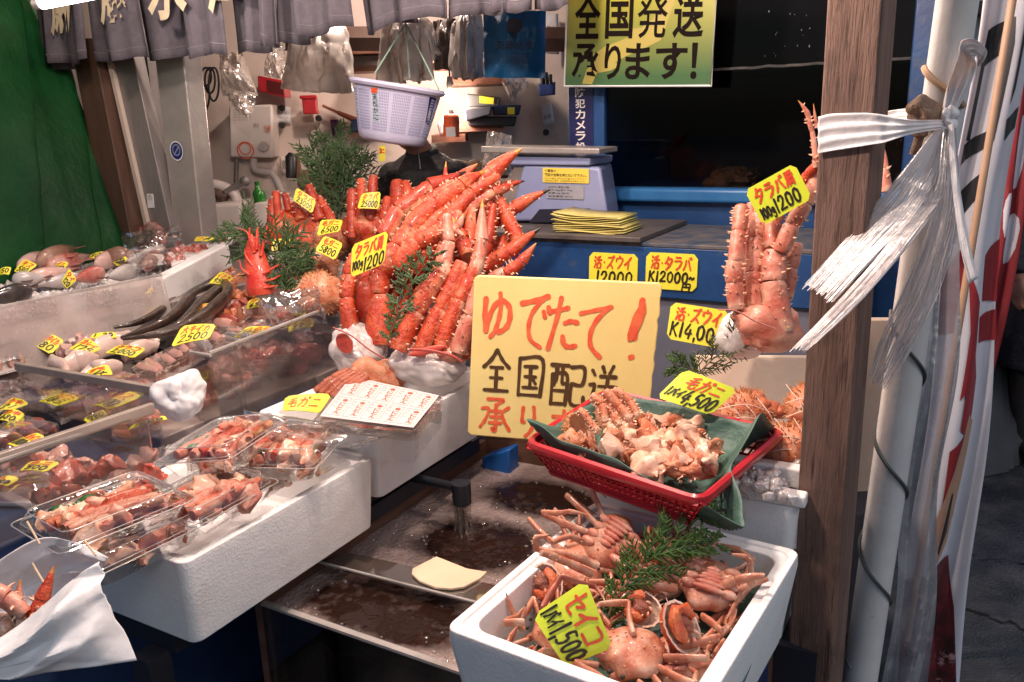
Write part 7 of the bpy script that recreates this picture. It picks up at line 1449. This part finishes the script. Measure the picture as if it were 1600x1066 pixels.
for k, (u, v) in enumerate([(352, 436), (362, 448), (345, 412), (372, 440), (336, 420), (330, 408), (360, 425), (378, 460)]): one(chunk(onz(u, v, .90), .028, V((rnd.uniform(-1, 1), 1, 0)), 1200+k, None), 'salmon_piece', SL, 'orange shellfish lump around the red prawn', 'shellfish', 'orange shellfish lumps by the prawn')
o, t = hairycrab('brown hairy crab shell on ice left of the wrapped king crab legs', (500, 462), 2.55, (38, 30, 36), 11)
o, t = hairycrab('brown hairy crab shell under the 5800 card', (495, 415), 2.9, (34, 26, 30), 12)
o, t = hairycrab('small hairy crab shell behind the 6500 card', (520, 372), 3.05, (30, 22, 26), 13)
# trays with pale squid and fillets
TB_ = M('tray_black_gloss', (.012, .011, .012), rough=.25, coat=.4)
def dish(q, z, label, h=.022, mat=TB_, name='display_tray', grp='black trays of the fish display'):
    C4 = [onz(u, v, z) for u, v in q]; cq_ = sum(C4, V())/4; vs = []; n = 20; lv = [(.90, -h), (.99, -.003), (1.0, 0), (.985, 0), (.90, -h+.004)]
    for s, dz in lv: vs += roundq([cq_+(p-cq_)*s+UP*dz for p in C4], .015, 4)
    fs = [(i*n+k, i*n+(k+1) % n, (i+1)*n+(k+1) % n, (i+1)*n+k) for i in range(len(lv)-1) for k in range(n)]+[tuple((len(lv)-1)*n+k for k in range(n)), tuple(range(n))[::-1]]
    return one(MB().add(vs, fs), name, mat, label, 'tray', grp)
dish([(5, 548), (165, 488), (262, 530), (95, 600)], .80, 'black tray of pale squid behind the near packs'); dish([(62, 585), (190, 545), (250, 560), (150, 610)], .79, 'black tray of pale fillets nearest the side panel')
dish([(150, 508), (300, 470), (410, 500), (262, 548)], .815, 'black tray under the dark eels and the 2500 card')
SQ_ = M('squid_pale', (.70, .56, .50), (.62, .44, .38), 12, .22, .2, 40, coat=.5, sss=.2, c3=(.62, .24, .14), s3=9, lo3=.64, hi3=.76)
rnd = random.Random(33)
for k, (u0, v0, u1, v1, r) in enumerate([(35, 540, 92, 512, .042), (60, 556, 130, 520, .036), (95, 530, 165, 510, .038), (140, 556, 200, 536, .034), (165, 536, 235, 545, .034), (95, 580, 150, 562, .034), (130, 590, 185, 575, .03), (190, 560, 245, 545, .03), (80, 565, 105, 590, .028), (50, 525, 120, 505, .03), (205, 540, 250, 536, .026)]):
    a, b = onz(u0, v0, .825), onz(u1, v1, .83); n = 10; path = [a.lerp(b, i/n)+UP*(.012*math.sin(math.pi*i/n))+V((0, .012*math.sin(i*.8+k), 0)) for i in range(n+1)]; mb = MB(); mb.tube(path, [r*(.35+.7*math.sin(math.pi*(.12+.80*i/n))) for i in range(n+1)], 14, 0, .6, up=UP)
    for i, p in enumerate(mb.v): mb.v[i] = p+V((noise.noise(p*30), noise.noise(p*30+V((4, 0, 0))), noise.noise(p*30+V((0, 4, 0)))))*.006
    one(mb, 'squid', SQ_, 'glossy pale squid body on a black tray', 'squid', 'pale squid on the black trays')
# wrapped packs under film: fish slices in clear packs
def slicepack(label, q, z, seed, mats, n=6, h=.03, card_=None):
    C4 = [onz(u, v, z) for u, v in q]; f = Face(*C4); t = thing('wrapped_pack', f.at(.5, .5), label, 'food pack', 'film wrapped packs in the left display'); cq_ = sum(C4, V())/4; vs = []; m = 20; lv = [(1.0, 0), (1.02, h*.5), (.98, h), (.80, h*1.25)]
    for s, dz in lv: vs += roundq([cq_+(p-cq_)*s+UP*dz for p in C4], .02, 4)
    fs = [(i*m+k, i*m+(k+1) % m, (i+1)*m+(k+1) % m, (i+1)*m+k) for i in range(3) for k in range(m)]+[tuple(3*m+k for k in range(m))]
    mb = MB().add(vs, fs); mb.build('film', FILM, t)
    mb = MB(); mb.slab([cq_+(p-cq_)*.97+UP*.004 for p in C4], .006, UP); mb.build('tray', TB_ if seed % 2 else PLW, t, smooth=False)
    rnd = random.Random(seed)
    for k in range(n):
        s = (k+.5)/n; a = lerp4(C4, s, .12+rnd.uniform(-.05, .1))+UP*h*.5; b = lerp4(C4, min(1, s+rnd.uniform(-.08, .12)), .86)+UP*h*.55; w_ = (C4[1]-C4[0]).length/n*.62
        nn_ = 8; path = [a.lerp(b, i/nn_)+UP*.005*math.sin(i*1.1+k) for i in range(nn_+1)]; mb = MB(); mb.tube(path, [w_*(.55+.45*math.sin(math.pi*(.15+.7*i/nn_))) for i in range(nn_+1)], 12, 0, .45, up=UP)
        mb.v = [p+V((noise.noise(p*40), 0, noise.noise(p*40+V((4, 0, 0)))))*.005 for p in mb.v]; mb.build('fish_slice', mats[k % len(mats)], t)
RS = M('slice_red', (.42, .07, .05), (.55, .17, .12), 16, .25, .2, 60, coat=.4); OR = M('slice_orange', (.62, .22, .09), (.68, .34, .2), 16, .25, .2, 60, coat=.4); GRY = M('slice_grey', (.36, .29, .27), (.25, .19, .18), 16, .25, .2, 60, coat=.4); PK = M('slice_pink', (.62, .38, .33), (.56, .26, .2), 12, .25, .2, 60, coat=.4)
for args in [('wrapped pack of grey shellfish at the left edge of the near case', [(-50, 640), (20, 612), (70, 640), (0, 676)], .76, 1, [GRY], 5), ('wrapped pack of orange roe under the middle near card', [(58, 636), (118, 610), (160, 632), (95, 664)], .77, 2, [OR, RS], 5), ('wrapped pack of dark red fish along the near rail', [(130, 640), (222, 606), (245, 622), (140, 668)], .78, 3, [RS], 6), ('wrapped pack behind the near cards holding pink slices', [(20, 608), (90, 585), (140, 600), (70, 628)], .77, 4, [PK, GRY], 5), ('wrapped pack of red slices under the 1100 card', [(-40, 700), (40, 664), (100, 680), (10, 722)], .76, 5, [RS, OR], 5), ('pack of pale fish strips behind the white cloth wad', [(205, 590), (290, 545), (320, 560), (240, 612)], .80, 6, [PK], 6), ('pack of silver fish under the tall acrylic front panel', [(280, 545), (350, 500), (440, 505), (330, 560)], .81, 7, [FS, PK], 6), ('pack of pink fillets under the 2500 card', [(300, 520), (360, 480), (420, 490), (360, 535)], .83, 8, [PK, RS], 6), ('film wrapped pack by the hairy crab on the right of the display', [(385, 500), (450, 450), (520, 470), (455, 520)], .85, 9, [PK, FS, RS], 6), ('pack of pink shellfish lying below the near rail', [(-60, 790), (40, 742), (120, 720), (60, 790)], .745, 10, [PK, RS], 6), ('dark pack of salted roe under the white cloth wad', [(170, 690), (235, 655), (290, 650), (215, 690)], .77, 11, [SL], 4), ('small clear cup of minced shellfish at the left edge', [(-20, 560), (30, 556), (42, 575), (-15, 590)], .83, 12, [PK], 4)]: slicepack(*args)
rnd = random.Random(44)
for k in range(14): one(chunk(onz(rnd.uniform(20, 230), rnd.uniform(715, 790), .765), rnd.uniform(.02, .032), V((rnd.uniform(-1, 1), rnd.uniform(-1, 1), 0)), 1300+k, None), 'shellfish_lump', PK if k % 2 else RS, 'pink shellfish lump seen through the near acrylic panel', 'shellfish', 'shellfish behind the near acrylic panel')
for k in range(26):
    u, v = rnd.uniform(300, 470), 0; v = rnd.uniform(455, 500)-(u-300)*.05
    one(chunk(onz(u, v, .87), rnd.uniform(.018, .03), V((rnd.uniform(-1, 1), rnd.uniform(-1, 1), .1)), 1500+k, None), 'fish_fillet', [PK, SL, FP, RS][k % 4], 'glossy raw fillet lump heaped behind the tall acrylic panel', 'fillet', 'raw fillets heaped right of the eels')
for k in range(6): one(chunk(onz(rnd.uniform(400, 510), rnd.uniform(520, 570), .79), rnd.uniform(.03, .04), V((1, rnd.uniform(-1, 1), 0)), 1400+k, None), 'shellfish_lump', M('shell_darkred', (.16, .05, .035), (.26, .1, .07), 14, .35), 'dark red shellfish seen through the tall acrylic panel', 'shellfish', 'shellfish behind the tall acrylic panel')
rnd = random.Random(55)
for k in range(30): one(chunk(P(-1.80+rnd.uniform(-.05, .03), rnd.uniform(1.40, 1.95), rnd.uniform(.79, .86)), rnd.uniform(.024, .036), V((rnd.uniform(-1, 1), rnd.uniform(-1, 1), 0)), 1600+k, None), 'shellfish_lump', M('shell_darkred', (.16, .05, .035)) if k % 3 else RS, 'dark red shellfish seen through the tall acrylic panel', 'shellfish', 'shellfish behind the tall acrylic panel')
for args in [('film pack of salmon strips behind the eels', [(200, 470), (240, 452), (290, 462), (250, 486)], .84, 21, [OR, PK], 6), ('film pack of pale strips at the far end of the squid tray', [(10, 520), (70, 500), (110, 508), (50, 535)], .83, 22, [PK], 6), ('film pack of red strips in the gap before the hairy crab', [(400, 470), (440, 452), (490, 460), (450, 482)], .88, 23, [RS, PK], 6), ('film pack of silver strips lying under the 1250 card', [(340, 535), (400, 512), (450, 512), (390, 545)], .83, 24, [FS, PK], 6), ('film pack of orange strips in the near case corner', [(120, 612), (180, 592), (230, 604), (165, 628)], .79, 25, [OR, RS], 6), ('film pack of dark strips at the far left of the near case', [(-60, 612), (-10, 590), (40, 600), (-20, 630)], .78, 26, [GRY, RS], 6)]: slicepack(*args)
rnd = random.Random(66)
for k in range(24): one(chunk(onz(rnd.uniform(0, 150), rnd.uniform(505, 550)-0, .84), rnd.uniform(.022, .034), V((rnd.uniform(-1, 1), rnd.uniform(-1, 1), .1)), 1700+k, None), 'fish_fillet', [PK, SQ_, FP][k % 3], 'pale raw fillet heaped around the squid by the misty divider', 'fillet', 'pale fillets by the misty divider')
# white cloth wad
t_ = 1.93; c = att(280, 618, t_); mb = MB(); mb.ell(c, (.056, .045, .050), None, 110, 80)
for i, p in enumerate(mb.v):
    d = p-c; x, y = d.dot(CR)+.006, d.dot(CU)-.004; r = math.hypot(x, y)/.055; th = math.atan2(y, x); n_ = d.normalized()
    mb.v[i] = p+n_*(.015*(abs(math.cos((th-6.2*r)/2))-.5)+.012*noise.noise(d*30)+.005*noise.noise(d*70)+.012*max(0, math.cos(th-.9))**6*r)
one(mb, 'cloth_wad', PAPER, 'twisted white cloth wad stuffed over the acrylic corner', 'cloth')
crumple('film_wrap', 'wrinkled clear film over the pack nearest the hairy crab', [(400, 462), (505, 445), (510, 505), (420, 515)], 2.5, FILM, 33, .02, 'film', 'clear films over the fish')
# yellow cards among the fish
card([(432, 488), (483, 482), (478, 497), (425, 494)], 'flat yellow card on the film by the hairy crab', 'カレイ', '1200', z=0.87, lay='flat', seed=60, group='price cards among the fish', bend=.004, wr=.0034)
card([(386, 511), (433, 512), (408, 524), (363, 528)], 'flat yellow card marked 1250 at the tall acrylic panel', 'ハタル', '1250', z=0.86, lay='flat', seed=61, group='price cards among the fish', bend=.004, wr=.0034)
card([(284, 510), (338, 507), (326, 530), (266, 543)], 'yellow card priced 2500 at the front of the eel tray', '大キイカ', '2500', z=.93, lay='tilt', seed=62, group='price cards among the fish', bend=.004, wr=.0034)
card([(314, 476), (349, 477), (332, 494), (297, 490)], 'yellow card marked 280 on the right of the eels', '100g', '280', z=0.9, lay='tilt', seed=63, group='price cards among the fish', bend=.004, wr=.0034)
card([(345, 424), (366, 435), (349, 446), (325, 443)], 'yellow card on the orange shellfish left of the red prawn', 'イカラ', '950', z=0.95, lay='tilt', seed=64, group='price cards among the fish', bend=.004, wr=.0034)
card([(262, 443), (279, 445), (267, 457), (255, 450)], 'small yellow card stuck above the eel tails', 'ス', '700', z=0.9, lay='tilt', seed=65, group='price cards among the fish', bend=.004, wr=.0034)
card([(231, 483), (253, 477), (248, 491), (212, 507)], 'curved yellow card leaning on the long eel', 'ハモ', '350', z=0.88, lay='tilt', seed=66, group='price cards among the fish', bend=.004, wr=.0034)
card([(70, 518), (101, 533), (79, 554), (42, 536)], 'yellow card marked 1180 on the left squid', 'スルタイカ', '1180', z=0.87, lay='tilt', seed=67, group='price cards among the fish', bend=.004, wr=.0034)
card([(135, 528), (159, 545), (141, 554), (106, 546)], 'yellow card marked 175 between the squid bodies', 'カレイ', '175', z=0.86, lay='tilt', seed=68, group='price cards among the fish', bend=.004, wr=.0034)
card([(144, 522), (180, 519), (183, 528), (141, 529)], 'narrow flat card behind the 175 card', '', '1 25', z=0.87, lay='flat', seed=69, group='price cards among the fish', bend=.004, wr=.0034, bb=(.1, .2, .9, .8))
card([(183, 540), (229, 545), (208, 560), (163, 552)], 'yellow card marked 2000 lying on the right fillets', 'タラコ', '2,000', z=0.86, lay='flat', seed=70, group='price cards among the fish', bend=.004, wr=.0034)
card([(134, 582), (169, 570), (177, 586), (135, 593)], 'small lime card marked 4 at the tray front edge', '大', '4', z=0.85, lay='tilt', seed=71, group='price cards among the fish', bend=.004, wr=.0034)
card([(98, 614), (125, 622), (90, 635), (58, 627)], 'flat yellow card marked 185 on the orange roe pack', 'スズコ', '185', z=0.83, lay='flat', seed=72, group='price cards among the fish', bend=.004, wr=.0034)
card([(17, 622), (46, 631), (17, 641), (-11, 646)], 'flat yellow card marked 21 at the left edge of the near case', 'カキ', '21', z=0.82, lay='flat', seed=73, group='price cards among the fish', bend=.004, wr=.0034)
card([(191, 615), (222, 620), (169, 641), (140, 636)], 'flat yellow card marked 1000 on the dark red fish pack', 'カス', '1000', z=0.84, lay='flat', seed=74, group='price cards among the fish', bend=.004, wr=.0034)
card([(56, 676), (76, 689), (31, 703), (10, 694)], 'yellow card marked 1100 just behind the near rail', '大イカ', '1100', z=0.83, lay='flat', seed=75, group='price cards among the fish', bend=.004, wr=.0034)
card([(205, 666), (258, 650), (262, 656), (200, 672)], 'yellow strip card under the white cloth wad', 'コ', '1200', z=0.81, lay='flat', seed=76, group='price cards among the fish', bend=.004, wr=.0034)
card([(38, 405), (59, 414), (38, 429), (21, 424)], 'yellow card marked 580 on the fish at far left', 'キス', '580', z=1.0, lay='tilt', seed=77, group='price cards among the fish', bend=.004, wr=.0034)
card([(108, 419), (120, 438), (104, 452), (96, 440)], 'dark lettered narrow card standing behind the misty divider', 'タイ', '120', z=1.0, lay='up', seed=78, group='price cards among the fish', bend=.004, wr=.0034)
card([(194, 401), (201, 407), (183, 416), (175, 411)], 'small yellow card on the ice near the silver fish', '', '450', z=1.0, lay='tilt', seed=79, group='price cards among the fish', bend=.004, wr=.0034, bb=(.1, .2, .9, .8))
card([(307, 370), (336, 372), (324, 377), (303, 377)], 'flat yellow card on the red shrimps at the back', 'コハ', '', z=1.05, lay='flat', seed=80, group='price cards among the fish', bend=.004, wr=.0034, rb=(.1, .2, .9, .8))
card([(142, 398), (165, 393), (150, 405), (138, 405)], 'pale yellow card between the back fish', '', '80', z=1.0, lay='tilt', seed=81, group='price cards among the fish', bend=.004, wr=.0034, bb=(.1, .2, .9, .8))
card([(135, 461), (167, 450), (163, 466), (138, 477)], 'yellow card blurred behind the misty acrylic', 'イカ', '380', z=0.9, lay='tilt', seed=82, group='price cards among the fish', bend=.004, wr=.0034)
card([(27, 497), (60, 495), (40, 515), (25, 518)], 'yellow card blurred at the far left behind acrylic', 'タコ', '250', z=0.88, lay='tilt', seed=83, group='price cards among the fish', bend=.004, wr=.0034)
card([(0, 420), (18, 418), (14, 430), (0, 430)], 'tiny yellow card at the left picture edge on ice', '', '50', z=1.0, lay='tilt', seed=84, group='price cards among the fish', bend=.004, wr=.0034, bb=(.1, .2, .9, .8))
card([(88, 412), (108, 411), (98, 423), (82, 426)], 'yellow card on ice left of the narrow standing card', 'カ', '900', z=1.0, lay='tilt', seed=85, group='price cards among the fish', bend=.004, wr=.0034)
card([(45, 722), (95, 723), (70, 738), (30, 736)], 'yellow card seen through the near panel below the rail', 'カニ', '500', z=0.8, lay='flat', seed=86, group='price cards among the fish', bend=.004, wr=.0034)
card([(0, 747), (31, 748), (10, 760), (-10, 762)], 'lower yellow card seen through the near panel at left edge', 'ハマ', '300', z=0.79, lay='flat', seed=87, group='price cards among the fish', bend=.004, wr=.0034)
card([(12, 640), (40, 648), (20, 662), (-8, 658)], 'flat yellow card at the near left on grey shellfish', 'カキ', '480', z=0.8, lay='flat', seed=120, group='price cards among the fish', bend=.004, wr=.0034)
card([(130, 655), (160, 640), (170, 648), (140, 664)], 'small yellow card by the near rail middle', '', '780', z=0.8, lay='flat', seed=121, group='price cards among the fish', bend=.004, wr=.0034, bb=(.1, .2, .9, .8))
card([(388, 470), (420, 466), (414, 480), (384, 484)], 'flat yellow card on the red strips left of the hairy crab', 'ガス', '650', z=0.91, lay='flat', seed=122, group='price cards among the fish', bend=.004, wr=.0034)
card([(452, 505), (492, 498), (488, 512), (450, 520)], 'flat yellow card at the right end of the tall acrylic panel', 'イカ', '850', z=0.87, lay='flat', seed=123, group='price cards among the fish', bend=.004, wr=.0034)
card([(222, 455), (246, 449), (242, 462), (220, 468)], 'small yellow card behind the eel tails on ice', 'タイ', '600', z=0.9, lay='tilt', seed=124, group='price cards among the fish', bend=.004, wr=.0034)
card([(5, 532), (34, 522), (38, 534), (8, 546)], 'yellow card at the left edge on the pale strips', 'スル', '330', z=0.87, lay='tilt', seed=125, group='price cards among the fish', bend=.004, wr=.0034)
